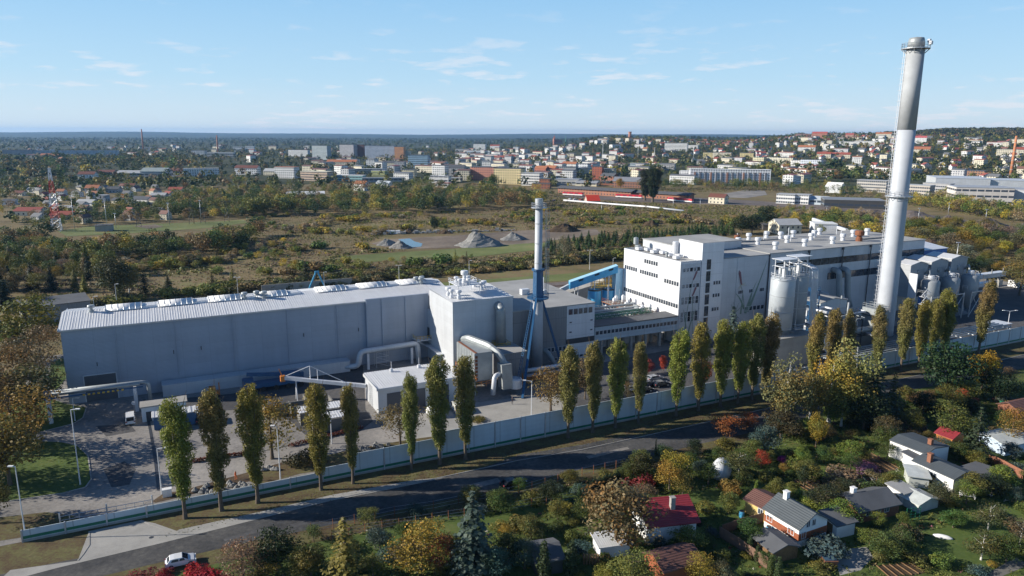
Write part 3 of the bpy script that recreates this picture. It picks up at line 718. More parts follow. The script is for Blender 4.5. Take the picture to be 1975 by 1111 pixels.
# ---- dust filter with ducts in front of the hall
t = ft('dust_filter', 'large galvanised filter house with curved duct and hopper before the tall hall', 'filter unit', 88, -30)
mb = fm(t); mb.box(84.5, 89.0, -34, -23, 3.4, 10.2).add([(84.5, -34, 3.4), (89, -34, 3.4), (89, -23, 3.4), (84.5, -23, 3.4), (86, -31.5, 1.6), (87.4, -31.5, 1.6), (87.4, -26, 1.6), (86, -26, 1.6)], [(0, 1, 5, 4), (1, 2, 6, 5), (2, 3, 7, 6), (3, 0, 4, 7), (4, 5, 6, 7)])
for k in range(12): mb.box(84.42, 84.5, -34 + k, -33.9 + k, 3.5, 10.1)
mb.build('filter_house', 'galvanised', t)
mb = fm(t)
for k in range(7): mb.box(84.6, 85.2, -34.12, -34.02, 3.7 + k * .88, 4.3 + k * .88)
mb.box(84.7, 85.2, -34, -23.2, 10.22, 10.3)
mb.build('access_door', 'rusty', t)
mb = fm(t); mb.pipe([(87.2, -20.2, 9.8), (87.3, -23.5, 10.9), (89.6, -31, 10.6), (90.9, -34.4, 9.2), (91.4, -35.4, 7.2)], [.85, .9, .9, .85, .8], 8, 1.2); mb.build('main_duct', 'galvanised', t)
mb = fm(t); mb.add([(90, -37, 7.5), (92.6, -37, 7.5), (92.6, -34.4, 7.5), (90, -34.4, 7.5), (90.3, -37.2, 1.5), (92.9, -37.2, 1.5), (92.9, -34.6, 1.5), (90.3, -34.6, 1.5)], [(0, 1, 2, 3), (4, 7, 6, 5), (0, 4, 5, 1), (1, 5, 6, 2), (2, 6, 7, 3), (3, 7, 4, 0)]); mb.build('hopper_duct', 'galvanised', t)
mb = fm(t); mb.lathe(94, -36.4, [(1.3, 1.2), (1.5, 1.4), (1.5, 3.4), (1.2, 3.7)], 14); mb.build('fan_housing', 'white_metal', t)
mb = fm(t); mb.pipe([(90.2, -36, 5.2), (88.2, -37, 5.2), (87.6, -37.4, .8)], .55, 8, .9); mb.build('side_pipe', 'white_metal', t, True)
for x, y in ((84.7, -33.8), (88.8, -33.8), (84.7, -23.2), (88.8, -23.2)): mb = fm(t); mb.tube((x, y, 0), (x, y, 4.3), .13, 6); mb.build('leg', 'white_metal', t)
mb = fm(t); mb.rail([(84.5, -34.8, 3.8), (84.5, -22, 3.8)], 1, .06, 1.4).rail([(84.5, -34.8, 2.2), (89.6, -34.8, 2.2)], 1.2, .06, 1.2); mb.build('handrail', 'orange_steel', t)
t = ft('plant_room', 'dark olive sheet metal plant room between filter and white chimney', 'plant room', 97, -27)
mb = fm(t); mb.box(93.5, 100, -30, -23, 1.0, 7.6); mb.build('wall', 'clad_vertical', t)
mb = fm(t); mb.box(93.3, 100.2, -30.2, -22.8, 7.62, 7.8); mb.build('roof', 'roof_felt_light', t)
mb = fm(t); mb.pipe([(99, -31.4, 3.2), (112, -31.4, 3.2)], .5, 10).pipe([(99, -32.5, 2.2), (112, -32.5, 2.2)], .3, 8); mb.build('pipe', 'white_metal', t, True)
mb = fm(t)
for x in (98, 101.5, 105, 108.5, 112): mb.tube((x, -32, 0), (x, -32, 2.9), .1)
mb.box(97.5, 112.3, -33.2, -31.1, 1.2, 1.4); mb.rail([(97.5, -33.2, 1.4), (112.3, -33.2, 1.4)], 1.1, .06, 1.3); mb.build('walkway', 'orange_steel', t)

# ---- slim white chimney on a blue tripod
t = ft('chimney', 'slim white steel chimney braced by a blue tripod', 'chimney', 106.8, -23.1)
mb = fm(t); mb.lathe(106.8, -23.1, [(1.4, 0), (1.35, 14.5), (1.25, 20), (.95, 25), (.92, 42.5)], 28); mb.build('shaft', 'chimney_paint', t, True)
for z in (28, 33, 38): mb = fm(t); mb.lathe(106.8, -23.1, [(.94, z), (1.0, z + .02), (1.0, z + .22), (.94, z + .25)], 24); mb.build('flange', 'metal', t)
mb = fm(t); mb.lathe(106.8, -23.1, [(1.15, 42.5), (1.0, 42.6), (1.0, 44.2), (.9, 44.3)], 20); mb.build('flue_cap', 'metal', t)
mb = fm(t); mb.lathe(106.8, -23.1, [(2.0, 42.0), (2.0, 42.15)], 16); mb.rail([(106.8 + 1.9 * math.cos(a), -23.1 + 1.9 * math.sin(a), 42.1) for a in np.linspace(0, 6.28, 11)[:-1]], 1.1, .04, 5, True); mb.build('top_platform', 'metal', t)
zt = 19.0
mb = fm(t); mb.lathe(106.8, -23.1, [(1.3, zt - .8), (1.45, zt - .5), (1.3, zt + 7.2), (1.1, zt + 7.4)], 8).lathe(106.8, -23.1, [(1.75, zt + 7.2), (1.75, zt + 7.6)], 8); mb.build('collar', 'blue_steel', t)
mb = fm(t); mb.lathe(106.8, -23.1, [(2.8, zt), (2.8, zt + .25)], 20); mb.rail([(106.8 + 2.7 * math.cos(a), -23.1 + 2.7 * math.sin(a), zt + .2) for a in np.linspace(0, 6.28, 13)[:-1]], 1.2, .05, 5, True); mb.build('platform', 'blue_steel', t)
for a0, b0 in ((93.6, -40.6), (113.6, -24.4), (102.6, -20.8)):
    p = Vector((a0, b0, 0)); q = Vector((106.8 + (a0 - 106.8) * .12, -23.1 + (b0 + 23.1) * .12, zt + .5)); mb = fm(t); mb.tube(p, q, .38, sq=True); mb.build('leg', 'blue_steel', t)
mb = fm(t); p = Vector((95.6, -37.0, 4)); q = Vector((105.4, -25.2, zt)); mb.ladder(p + Vector((-1.2, 0, 0)), q + Vector((-1.2, 0, 0)), (0, 1, 0), .9, .7, .07); mb.build('leg_ladder', 'blue_steel', t)
mb = fm(t); mb.ladder((108.6, -24.2, zt), (108.2, -24.0, 42.3), (0, 1, 0), .6, .5, .035)
for k in range(28): mb.rail([(108.6 + .75 * math.cos(a), -24.1 + .45 * math.sin(a), zt + 1.5 + k * .8 - 1) for a in np.linspace(-2, 2, 5)], 1.0, .02, 9)
mb.build('ladder', 'metal', t)

# ---- grey wing with flat felt roof
t = ft('factory_wing', 'low grey factory wing with flat felt roof right of the slim chimney', 'factory wing', 101.2, -20)
mb = fm(t); mb.box(101.25, 117.3, -20, 2, 0, 15.1); mb.build('wall', 'clad_vertical', t)
mb = fm(t); mb.box(117.32, 126, -20.05, 2, 0, 15.1); mb.build('panel_wall', 'clad_white', t)
mb = fm(t); mb.box(101.2, 126.15, -20.2, 16, 15.12, 15.4); mb.build('roof', 'roof_felt_light', t)
mb = fm(t); mb.box(101.25, 126, 2.02, 15.9, 0, 15.1); mb.build('rear_wall', 'clad_pale', t)
mb = fm(t); mb.box(117.3, 126.05, -20.25, -20.06, 4.6, 6.0); mb.build('band', 'dark_steel', t)
for k in range(5): window(t, 117.7 + k * 1.55 - 101.2, -.1, 12.6, 1.4, 1.7)
for u in (118, 124.6):
    for z in (10.3, 7.6): window(t, u - 101.2, -.1, z, .9, .5)
for k in range(8): window(t, 108 + k * 1.15 - 101.2, -.05, 3.0, 1.05, 1.3)
for k in range(9): window(t, 112 + k * 1.35 - 101.2, -.1, .5, 1.2, .8)
mb = fm(t); mb.box(112, 114.4, -4, -2.4, 15.42, 17).box(115.8, 118, -5, -3.8, 15.42, 16.4).box(118.4, 119.3, -5.2, -4.2, 15.42, 16.6); mb.build('roof_unit', 'white_metal', t)
mb = fm(t); mb.tube((120.5, -1, 15.4), (120.5, -1, 19.4), .12); mb.build('vent_pipe', 'white_metal', t)
mb = fm(t); mb.pipe([(108.7, -20.3, 4.6), (110.2, -22.5, 4.0), (112, -24.5, .2)], .7, 10, .8); mb.build('duct', 'galvanised', t, True)

# ---- glazed bridge on concrete legs
t = ft('skybridge', 'long glazed bridge on concrete legs linking the wing to the white factory block', 'bridge', 126.2, -20)
mb = fm(t); mb.box(126.2, 154.6, -20, -14.5, 4.3, 5.9).box(126.2, 154.6, -19.9, -14.6, 5.92, 7.2).box(126.2, 154.6, -20.1, -14.4, 7.2, 8.3); mb.build('body', 'wall_panel', t)
mb = fm(t); mb.box(126.2, 154.6, -20.3, -14.2, 8.32, 8.6); mb.build('roof', 'roof_felt', t)
for k in range(22): window(t, .3 + k * 1.28, .05, 5.95, 1.2, 1.2)
for k in range(6):
    for v in (-19.2, -15.2): mb = fm(t); u = 129 + k * 5; mb.box(u - .35, u + .35, v - .35, v + .35, 0, 4.3); mb.build('leg', 'concrete', t)

# ---- pipework yard behind the bridge
for i, (v, z, r) in enumerate(((-12.6, 8.9, .35), (-11.6, 9.4, .45), (-10.2, 9.0, .3), (-8.6, 9.3, .3), (-6, 8.6, .4), (-3.6, 9.0, .35))):
    t = ft('pipeline', ('thick silver pipe running nearest to the glazed bridge', 'fat silver pipe second from the glazed bridge', 'thin silver pipe third from the glazed bridge', 'thin silver pipe fourth from the glazed bridge', 'silver pipe in the middle of the pipework yard', 'silver pipe farthest from the glazed bridge')[i], 'pipe', 126, v)
    mb = fm(t); mb.pipe([(126, v, z - 1), (131, v, z), (146 + i, v, z), (146.4 + i, v + 2, z), (146.4 + i, v + 4, z - 1)], r, 8, 1.0); mb.build('run', 'galvanised', t, True)
    mb = fm(t)
    for k in range(5): mb.tube((129 + k * 4.5, v, 0), (129 + k * 4.5, v, z - r), .1)
    mb.build('stand', 'white_metal', t)
t = ft('pipe_rack', 'green lattice pipe rack across the pipework yard', 'pipe rack', 126, -13.4)
mb = fm(t)
for v in (-14.0, -12.9):
    mb.tube((126.3, v, 8.7), (150, v, 8.7), .1).tube((126.3, v, 9.9), (150, v, 9.9), .1)
    for k in range(16): mb.tube((126.5 + k * 1.45, v, 8.7), (127.2 + k * 1.45, v, 9.9), .06, 4).tube((127.2 + k * 1.45, v, 9.9), (127.95 + k * 1.45, v, 8.7), .06, 4)
mb.build('truss', 'green_steel', t)
for j, v in enumerate((-9, -1.5, 5)):
    t = ft('steel_platform', ('red railed white steel platform beside the bright factory wall, nearest the bridge', 'red railed white steel platform halfway along the bright factory wall', 'red railed white steel platform at the rear of the bright factory wall')[j], 'platform', 150, v)
    mb = fm(t); mb.box(147, 154.2, v - 3.2, v + 3.4, 7.4, 7.6)
    for x in (147.2, 150.5, 154): 
        for y in (v - 3, v + 3.2): mb.tube((x, y, 0), (x, y, 7.4), .12)
    mb.build('deck', 'concrete', t)
    mb = fm(t); mb.rail([(147, v + 3.3, 7.6), (147, v - 3.1, 7.6), (154, v - 3.1, 7.6)], 1.2, .05, 1.1); mb.tube((147, v - 3.1, 7.5), (147, v + 3.4, 7.5), .16, 4); mb.build('handrail', 'rusty', t)
    for i in range(3):
        mb = fm(t); mb.lathe(149 + i * 1.7, v + (i % 2) * 1.4 - .6, [(.5, 7.6), (.55, 7.8), (.55, 9.1 + .3 * i), (.2, 9.5 + .3 * i)], 10); mb.build('vessel', 'white_metal', t, True)
    for i in range(2): mb = fm(t); mb.tube((148 + i * 3, v + 1.8, 7.6), (148 + i * 3, v + 1.8, 13.0), .05); mb.build('vent_pipe', 'white_metal', t)
mb = MB()
for j in range(9): mb.box(128 + (j % 3) * 5, 131.5 + (j % 3) * 5, -10 + (j // 3) * 5, -7.2 + (j // 3) * 5, .01, 3.2 + (j * 7 % 4))
t = ft('machine_hall', 'low pale machine hall filling the pipework yard behind the bridge', 'machine hall', 126, -13)
mb = fm(t); mb.box(126.3, 147, -13.4, 8, 0, 5.2); mb.build('wall', 'clad_pale', t)
mb = fm(t); mb.box(126.2, 147.1, -13.5, 8.1, 5.22, 5.4); mb.build('roof', 'roof_felt_light', t)
for i in range(14):
    mb = fm(t); u, v = 128 + (i * 5.3) % 17, -11 + (i * 4.1) % 17; r_ = .4 + (i % 3) * .2; mb.lathe(u, v, [(r_, 5.4), (r_, 6.4 + (i % 4) * .5), (r_ * .6, 6.8 + (i % 4) * .5)], 10); mb.build('roof_vessel', 'white_metal', t, True)
mb = fm(t); mb.rail([(126.4, -13.2, 5.4), (147, -13.2, 5.4), (147, 8, 5.4), (126.4, 8, 5.4)], 1.1, .05, 1.5, True); mb.build('handrail', 'white_metal', t)

# ---- blue tanks, yellow gantry, blue conveyor
for i, (u, v) in enumerate(((146.5, 12), (151.2, 11))):
    t = ft('storage_tank', ('bright blue upright tank on the left of the pair', 'bright blue upright tank on the right, against the white block')[i], 'tank', u, v)
    mb = fm(t); mb.lathe(u, v, [(2.15, 0), (2.15, 10.6), (2.0, 10.8), (.4, 11.3)], 28); mb.build('shell', 'light_blue', t, True)
    mb = fm(t); mb.lathe(u, v, [(2.2, 10.62), (2.2, 10.95), (2.05, 10.97)], 28); mb.build('rim', 'dark_steel', t)
t = ft('gantry', 'yellow railed gantry above the two blue tanks', 'gantry', 149, 11)
mb = fm(t); mb.box(146, 154.4, 10.6, 13.6, 11.6, 11.8); mb.rail([(146, 10.6, 11.8), (154.2, 10.6, 11.8), (154.2, 13.6, 11.8), (146, 13.6, 11.8)], 1.2, .07, 1.0, True).rail([(148, 11.6, 12), (153.6, 11.6, 12)], 2.2, .09, 1.4)
for x in (146.3, 154): mb.tube((x, 13.4, 0), (x, 13.4, 11.6), .15)
mb.build('frame', 'yellow_steel', t)
t = ft('conveyor', 'light blue enclosed conveyor sloping up into the white factory block', 'conveyor', 128, 12)
P0 = Vector((138.5, 14.6, 11.4)); P1 = Vector((152.8, 9.0, 16.6)); mb = fm(t)
d = (P1 - P0); sd_ = Vector((d.y, -d.x, 0)).normalized() * 1.5
vs = [P0 - sd_, P0 + sd_, P1 + sd_, P1 - sd_]; mb.add(vs + [v + Vector((0, 0, 2.2)) for v in vs], [(0, 1, 2, 3)[::-1], (4, 5, 6, 7), (0, 1, 5, 4), (1, 2, 6, 5), (2, 3, 7, 6), (3, 0, 4, 7)]); mb.build('casing', 'light_blue', t)
mb = fm(t); mb.add([v + Vector((0, 0, 2.22)) for v in vs] + [v + Vector((0, 0, 2.35)) for v in vs], [(0, 3, 2, 1), (4, 5, 6, 7), (0, 1, 5, 4), (1, 2, 6, 5), (2, 3, 7, 6), (3, 0, 4, 7)]); mb.build('roof', 'pale_blue', t)  # paler slab over the casing: sunlit look of its top put into colour
mb = fm(t); mb.tube(P0 + Vector((0, 0, .8)), Vector((131, 17.5, 8.2)), .9, sq=True); mb.build('lower_gallery', 'clad_pale', t)
mb = fm(t)
for k in (5, 6, 13, 14, 20, 21):
    c_ = P0 + d * (k / 24) + sd_ * 1.02 + Vector((0, 0, 1.5)); e = d.normalized() * .45; mb.add([c_ - e, c_ + e, c_ + e + Vector((0, 0, .6)), c_ - e + Vector((0, 0, .6))], [(0, 1, 2, 3), (3, 2, 1, 0)])
mb.build('window_band', 'dark_steel', t)
mb = fm(t)
for k in (.15, .5, .8):
    c_ = P0 + d * k; mb.tube((c_.x, c_.y - 1, 0), c_ + Vector((0, -1, 0)), .15).tube((c_.x, c_.y + 1, 0), c_ + Vector((0, 1, 0)), .15)
mb.build('support', 'white_metal', t)
t = ft('stair_casing', 'light blue clad stair shaft against the white factory block', 'stair shaft', 153, 8)
mb = fm(t); mb.box(151.9, 154.6, 8.1, 10.2, 0, 17.6); mb.build('wall', 'pale_blue', t)

# ---- white factory block with mural
t = ft('factory_block', 'big white factory block with faded red flower mural and square tower', 'factory building', 154.7, -20)
mb = fm(t); mb.box(154.7, 162.15, -20, 8, 0, 24.0); mb.build('wall', 'clad_white', t)
mb = fm(t); mb.box(154.95, 161.95, -20.12, -20.02, 0, 23.6); mb.build('front_panel', 'clad_pale', t)
mb = fm(t); mb.box(162.2, 170.3, -20.25, -9.5, 0, 29.2); mb.build('stair_tower', 'clad_white', t)
mb = fm(t); mb.box(170.35, 176, -20, 8, 0, 24).box(176.02, 188.5, -20.08, 8, 0, 24.05).box(162.2, 170.3, -9.45, 8, 0, 24); mb.build('main_wall', 'clad_pale', t)
mb = fm(t); mb.box(154.95, 162.1, -19.6, 7.8, 23.9, 24.06).box(162.15, 188.5, -9.3, 7.9, 24.1, 24.25).box(170.4, 188.5, -20.1, -9.4, 24.1, 24.3).box(162.4, 170.1, -20, -9.7, 29.22, 29.3); mb.build('roof', 'roof_felt_light', t)
mb = fm(t); mb.box(154.65, 154.95, -20.1, 8.05, 24.02, 24.4).box(154.95, 162.1, -20.12, -19.8, 24.02, 24.4).box(154.95, 162.1, 7.8, 8.05, 24.08, 24.4); mb.build('parapet', 'white_metal', t)
mb = fm(t); mb.box(163, 190, -6.5, 9.5, 24.3, 26.6); mb.build('roof_house', 'clad_pale', t)
mb = fm(t); mb.box(162.8, 190.2, -6.7, 9.7, 26.62, 26.8); mb.build('roof_house_roof', 'roof_felt_light', t)
def mbw(u, v, z, w_, h_, face, nx=1, ny=1, frame='white_metal'):
    if face == 'L': window(t, u - 154.7, v + 20, z, w_, h_, -math.pi / 2, nx, ny, frame)
    else: window(t, u - 154.7, v + 20, z, w_, h_, 0, nx, ny, frame)
for k in range(6): mbw(154.66, -2.9 - k * 1.15, 21.4, .75, 1.2, 'L', frame='dark_steel')
for k in range(6): mbw(154.66, 7.3 - k * 1.15, 17.9, .75, 1.2, 'L', frame='dark_steel')
for k in range(8): mbw(154.66, -.9 - k * 1.15, 17.8, .75, 1.2, 'L', frame='dark_steel')
for k in range(6): mbw(154.66, -13.0 - k * 1.15, 17.1, .75, 1.2, 'L', frame='dark_steel')
for k in range(24): mbw(154.66, 7.4 - k * 1.14, 10.6, .8, 1.2, 'L', frame='dark_steel')
for k in range(5):
    for z, h_ in ((21.2, 1.3), (16.4, 1.3), (11.6, 2.3), (6.3, 3.2)): mbw(155.4 + k * 1.3, -20.1, z, 1.2, h_, 'F', 1, 1 if h_ < 2 else 2)
for k in range(6): mbw(164.1, -20.27, 21.4 - k * 3.5, 1.5, 3.0, 'F', 1, 2, 'dark_steel')
for z in (17.2, 13.4, 9.2):
    for k in range(3): mbw(166.9 + k * .95, -20.27, z - .6, .85, 1.2, 'F')
for u in (177.6, 181.9, 186.2): mbw(u - .6, -20.1, 12.8, 1.9, 1.2, 'F', 3)
for k in range(5): mbw(180.2 + k * 1.6, -20.1, 7.2, 1.4, 1.4, 'F')
# painted plants: thin coats of paint on the wall
def stroke(mb, pts, w0, w1, v): 
    n = len(pts); L_ = []; R_ = []
    for i, p in enumerate(pts):
        a = Vector(pts[max(i - 1, 0)]); b = Vector(pts[min(i + 1, n - 1)]); d_ = (b - a).normalized(); q = Vector((-d_.y, d_.x)); k = i / (n - 1); w_ = (w0 + (w1 - w0) * k) / 2
        L_.append((p[0] + q.x * w_, v, p[1] + q.y * w_)); R_.append((p[0] - q.x * w_, v, p[1] - q.y * w_))
    mb.add(L_ + R_, [(i, i + 1, n + i + 1, n + i) for i in range(n - 1)])
def curve(p, c_, q, n=10): return [((1 - k / n) ** 2 * p[0] + 2 * k / n * (1 - k / n) * c_[0] + (k / n) ** 2 * q[0], (1 - k / n) ** 2 * p[1] + 2 * k / n * (1 - k / n) * c_[1] + (k / n) ** 2 * q[1]) for k in range(n + 1)]
plain('mural_green', (.22, .31, .26), .7, 0, .3, 1.0); plain('mural_red', (.24, .11, .13), .7, 0, .3, 1.0); plain('mural_cream', (.50, .46, .30), .7, 0, .2, 1.0)
mb = fm(t); v_ = -20.10
for i, (a, c_, q, w0, w1) in enumerate([((180.2, 6.5), (179.5, 12), (177.9, 15.5), .3, .15), ((180.5, 6.5), (182, 12), (184.2, 16.2), .9, .1), ((181.2, 7), (184, 12), (187.9, 22.5), 1.2, .12), ((179.8, 8), (178, 12), (175.9, 13.2), .8, .08),
    ((178.6, 6.5), (178.8, 9), (179.0, 14), .7, .1), ((180.6, 6.5), (182.5, 10), (182.9, 14.4), .5, .1), ((176.4, 6.5), (176.2, 9), (175.4, 10.5), .2, .1), ((176.4, 6.5), (176.8, 9), (177.8, 10.2), .2, .1), ((176.3, 7.5), (175.2, 8.2), (174.6, 10), .2, .1), ((176.5, 7.4), (178, 8), (178.8, 9.2), .2, .1)]): stroke(mb, curve(a, c_, q), w0, w1, v_ - .004 * i - .02)
mb.build('mural_stems', 'mural_green', t)
mb = fm(t); stroke(mb, [(178.2, 15.6), (177.9, 16.4), (177.5, 18), (177.1, 19.4)], .5, .9, -20.2); stroke(mb, [(177.1, 19.4), (176.9, 20.2)], .9, .05, -20.21); mb.build('mural_bloom', 'mural_red', t)
mb = fm(t)
for i, (a, q) in enumerate((((178.1, 15.7), (179.8, 16.2)), ((178.1, 15.7), (180.2, 15.3)), ((178.1, 15.7), (176.8, 14.6)), ((178.1, 15.7), (177.3, 14.2)))): stroke(mb, [a, q], .16, .08, -20.22 - i * .006)
mb.build('mural_petals', 'mural_cream', t)
mb = fm(t)
for i, z in enumerate((18.7, 14)): stroke(mb, [(159.4, z), (159.9, z + .8), (160.5, z + 2.2)], .4, .7, -20.17 - i * .01); stroke(mb, [(160.5, z + 2.2), (160.7, z + 2.7)], .7, .05, -20.2 - i * .01)
mb.build('mural_bloom', 'mural_red', t)
mb = fm(t)
for i, (a, c_, q, w0, w1) in enumerate([((157.4, .5), (157.2, 8), (159.2, 18.6), .2, .15), ((160.4, 2), (159.6, 8), (159.6, 14), .2, .15), ((158, 1), (157.6, 7), (156.4, 10.2), .6, .1), ((158.4, 1), (159.2, 7), (161, 9.8), .6, .1)]): stroke(mb, curve(a, c_, q), w0, w1, -20.175 - .005 * i)
mb.build('mural_stems', 'mural_green', t)
for u, v, r_ in ((158, 5, .8), (157.5, -10, .5)): roof_fan(t, u, v, 24, r_, 1.6)
mb = fm(t)
for k in range(9): u, v = 156.5 + (k * 1.7) % 4.5, 4 - k * 2.3; mb.box(u, u + 1.6, v - 1.1, v + .6, 24.3, 25.1)
mb.tube((160.8, -19, 24), (160.8, -19, 26.5), .05).tube((158, -12, 24.4), (161.5, -14, 25.2), .08); mb.build('roof_unit', 'white_metal', t)
mb = fm(t); mb.tube((158.4, 7, 24), (158.4, 7, 25.6), .3, 8).lathe(158.4, 7, [(.8, 25.6), (.8, 27.6), (.5, 27.8)], 12); mb.build('roof_cyclone', 'galvanised', t)
mb = fm(t); mb.lathe(161.4, -9, [(.9, 24), (.9, 28.2), (.7, 28.4)], 12); mb.build('roof_tank', 'white_metal', t)
for k in range(3): mb = fm(t); mb.lathe(172.8 + k * 1.9, -8.6 - (k % 2), [(.85, 24.3), (.85, 24.6), (.75, 25), (.3, 25.4)], 12); mb.build('roof_dome', 'white_metal', t, True)
mb = fm(t); mb.tube((188.7, -20.3, 24), (188.7, -20.3, 0), .16).box(188.5, 188.95, -20.3, -19.5, 23.6, 24.3); mb.build('downpipe', 'dark_steel', t)

# ---- long furnace hall behind silos
t = ft('furnace_hall', 'long hall with ribbon windows and a flat roof full of vents', 'factory hall', 189, -20)
mb = fm(t); mb.box(189, 262, -19.9, 8.5, 0, 24.3); mb.build('wall', 'clad_pale', t)
mb = fm(t); mb.box(188.6, 262.2, -20.2, 8.7, 24.32, 24.55); mb.build('roof', 'roof_felt_light', t)
for k in range(18): window(t, 3 + k * 3.9, .05, 19.2, 3.7, 2.1, 0, 6, 2, 'dark_steel')
for k in range(7): window(t, 26 + k * 3.4, .05, 14.1, 3.2, 2.2, 0, 5, 2, 'dark_steel')
for u in (205.5, 220.8, 234, 248): mb = fm(t); mb.tube((u, -20.3, 24.2), (u, -20.3, 0), .16).box(u - .3, u + .3, -20.45, -19.95, 23.6, 24.4); mb.build('downpipe', 'dark_steel', t)
vents = sorted([(198.6, -5.0), (196.4, -14.8), (211.0, -5.7), (210.1, -14.0), (223.4, -4.7), (230.6, 0.4), (223.2, -13.8), (232.4, -10.2), (213.0, 5.5), (216.6, 2.5), (223.6, 3.5), (237.8, 4.4), (244.5, -4.5), (252.7, -3.8), (203.5, 4.2), (192.5, -2.5)], key=lambda q: proj(F(*q, 24))[0])
ordn = ['leftmost', 'second', 'third', 'fourth', 'fifth', 'sixth', 'seventh', 'eighth', 'ninth', 'tenth', 'eleventh', 'twelfth', 'thirteenth', 'fourteenth', 'fifteenth', 'rightmost']
vents = [(u, v, 1.0, 'white_metal', '%s white mushroom ventilator%s on the long hall roof' % (ordn[i], '' if i in (0, 15) else ' from the left')) for i, (u, v) in enumerate(vents)] + [(236.5, -13.4, 1.5, 'rusty', 'dark red mushroom ventilator, the largest on the long hall roof'), (196.4, 2.3, 1.0, 'rusty', 'rusty orange ventilator on the long hall roof beside the white block')]
for u, v, s_, c_, lb in vents:
    g = ft('roof_ventilator', lb, 'roof ventilator', u, v, 'white ventilators on the long hall roof' if c_ == 'white_metal' else None, 24.55)
    MB().lathe(0, 0, [(.75 * s_, 0), (.7 * s_, .8 * s_), (.5 * s_, .95 * s_), (.5 * s_, 1.3 * s_)], 14).build('neck', c_, g)
    MB().lathe(0, 0, [(.9 * s_, 1.3 * s_), (.98 * s_, 1.45 * s_), (.98 * s_, 2.2 * s_), (.8 * s_, 2.4 * s_)], 14).build('hood', c_, g)
for i in range(7):
    u, v = 200 + i * 7.3, 6 - (i * 5) % 13
    mb = fm(t); mb.tube((u, v, 24.5), (u, v, 26.9 + i % 2), .14, 8); mb.build('vent_pipe', 'white_metal', t)
mb = fm(t); mb.box(194, 214, -20.2 + 21, -18.5 + 21, 24.6, 24.9).box(240, 258, -12, -10.6, 24.6, 25.0); mb.build('roof_kerb', 'concrete', t)
for k in range(2):
    mb = fm(t); u = 217 + k * 4; mb.pipe([(u, -20.2, 17.2), (u, -22.6, 17.2), (u + .5, -23, 9), (u + 1.5, -23.5, 5)], .95, 12, 1.2); mb.build('wall_duct', 'galvanised', t, True)
t = ft('blue_hall', 'blue clad hall with white sheet roof behind the tall chimney', 'factory hall', 262.5, -19)
mb = fm(t); mb.box(262.4, 281, -16, 10, 0, 19.4); mb.build('wall', 'clad_blue', t)
mb = fm(t); mb.gable(262.4, 281, -16, 10, 19.6, 1.6, .3, 'x'); mb.build('roof', 'white_metal', t)
# shed with gas pipes in front of the long hall
t = ft('compressor_house', 'small hall with pitched grey roof between silos and the tall chimney', 'plant building', 193, -36)
mb = fm(t); mb.gwall(190.5, 201.5, -39, -29.5, 2, 12.6, 1.0, 'y'); mb.build('wall', 'wall_panel', t)
mb = fm(t); mb.gable(190.5, 201.5, -39, -29.5, 12.65, 1.0, .25, 'y'); mb.build('roof', 'roof_felt_light', t)
mb = fm(t); mb.pipe([(193.5, -39.2, 9.4), (195, -41, 9.4), (196.5, -41, 9), (198, -41.5, 2)], .7, 10, 1.2); mb.build('duct', 'galvanised', t, True)
mb = fm(t); mb.box(186.5, 190.3, -38, -33, 1, 10.6).box(186.3, 190.4, -38.2, -32.8, 10.62, 10.8); mb.build('annex', 'clad_pale', t)
mb = fm(t)
for x in (184.5, 188): 
    for y in (-40.5, -31): mb.tube((x, y, 0), (x, y, 17), .16)
for z in (5, 9, 13, 17):
    mb.box(184.4, 188.1, -40.6, -30.9, z, z + .12); mb.rail([(184.5, -40.5, z), (188, -40.5, z)], 1.1, .05, 1.1); mb.tube((184.5, -40.5, z), (188, -40.5, z - 4), .07)
mb.build('steel_frame', 'blue_steel', t)
for i in range(3): mb = fm(t); mb.lathe(203.5 + i * 2.6, -31.5, [(.3, 1), (1.1, 2.6), (1.1, 7.5), (.4, 8.4)], 12); mb.build('cyclone', 'galvanised', t, True)
mb = fm(t); mb.box(189, 207, -47, -40, 0, 3.8).box(207.2, 214, -52, -38, 0, 2.4); mb.build('plinth_building', 'concrete_dark', t)
mb = fm(t); mb.pipe([(181, -46, 5.2), (200, -46, 5.4), (206, -46, 5.2)], .9, 12, 1); mb.build('header_pipe', 'galvanised', t, True)

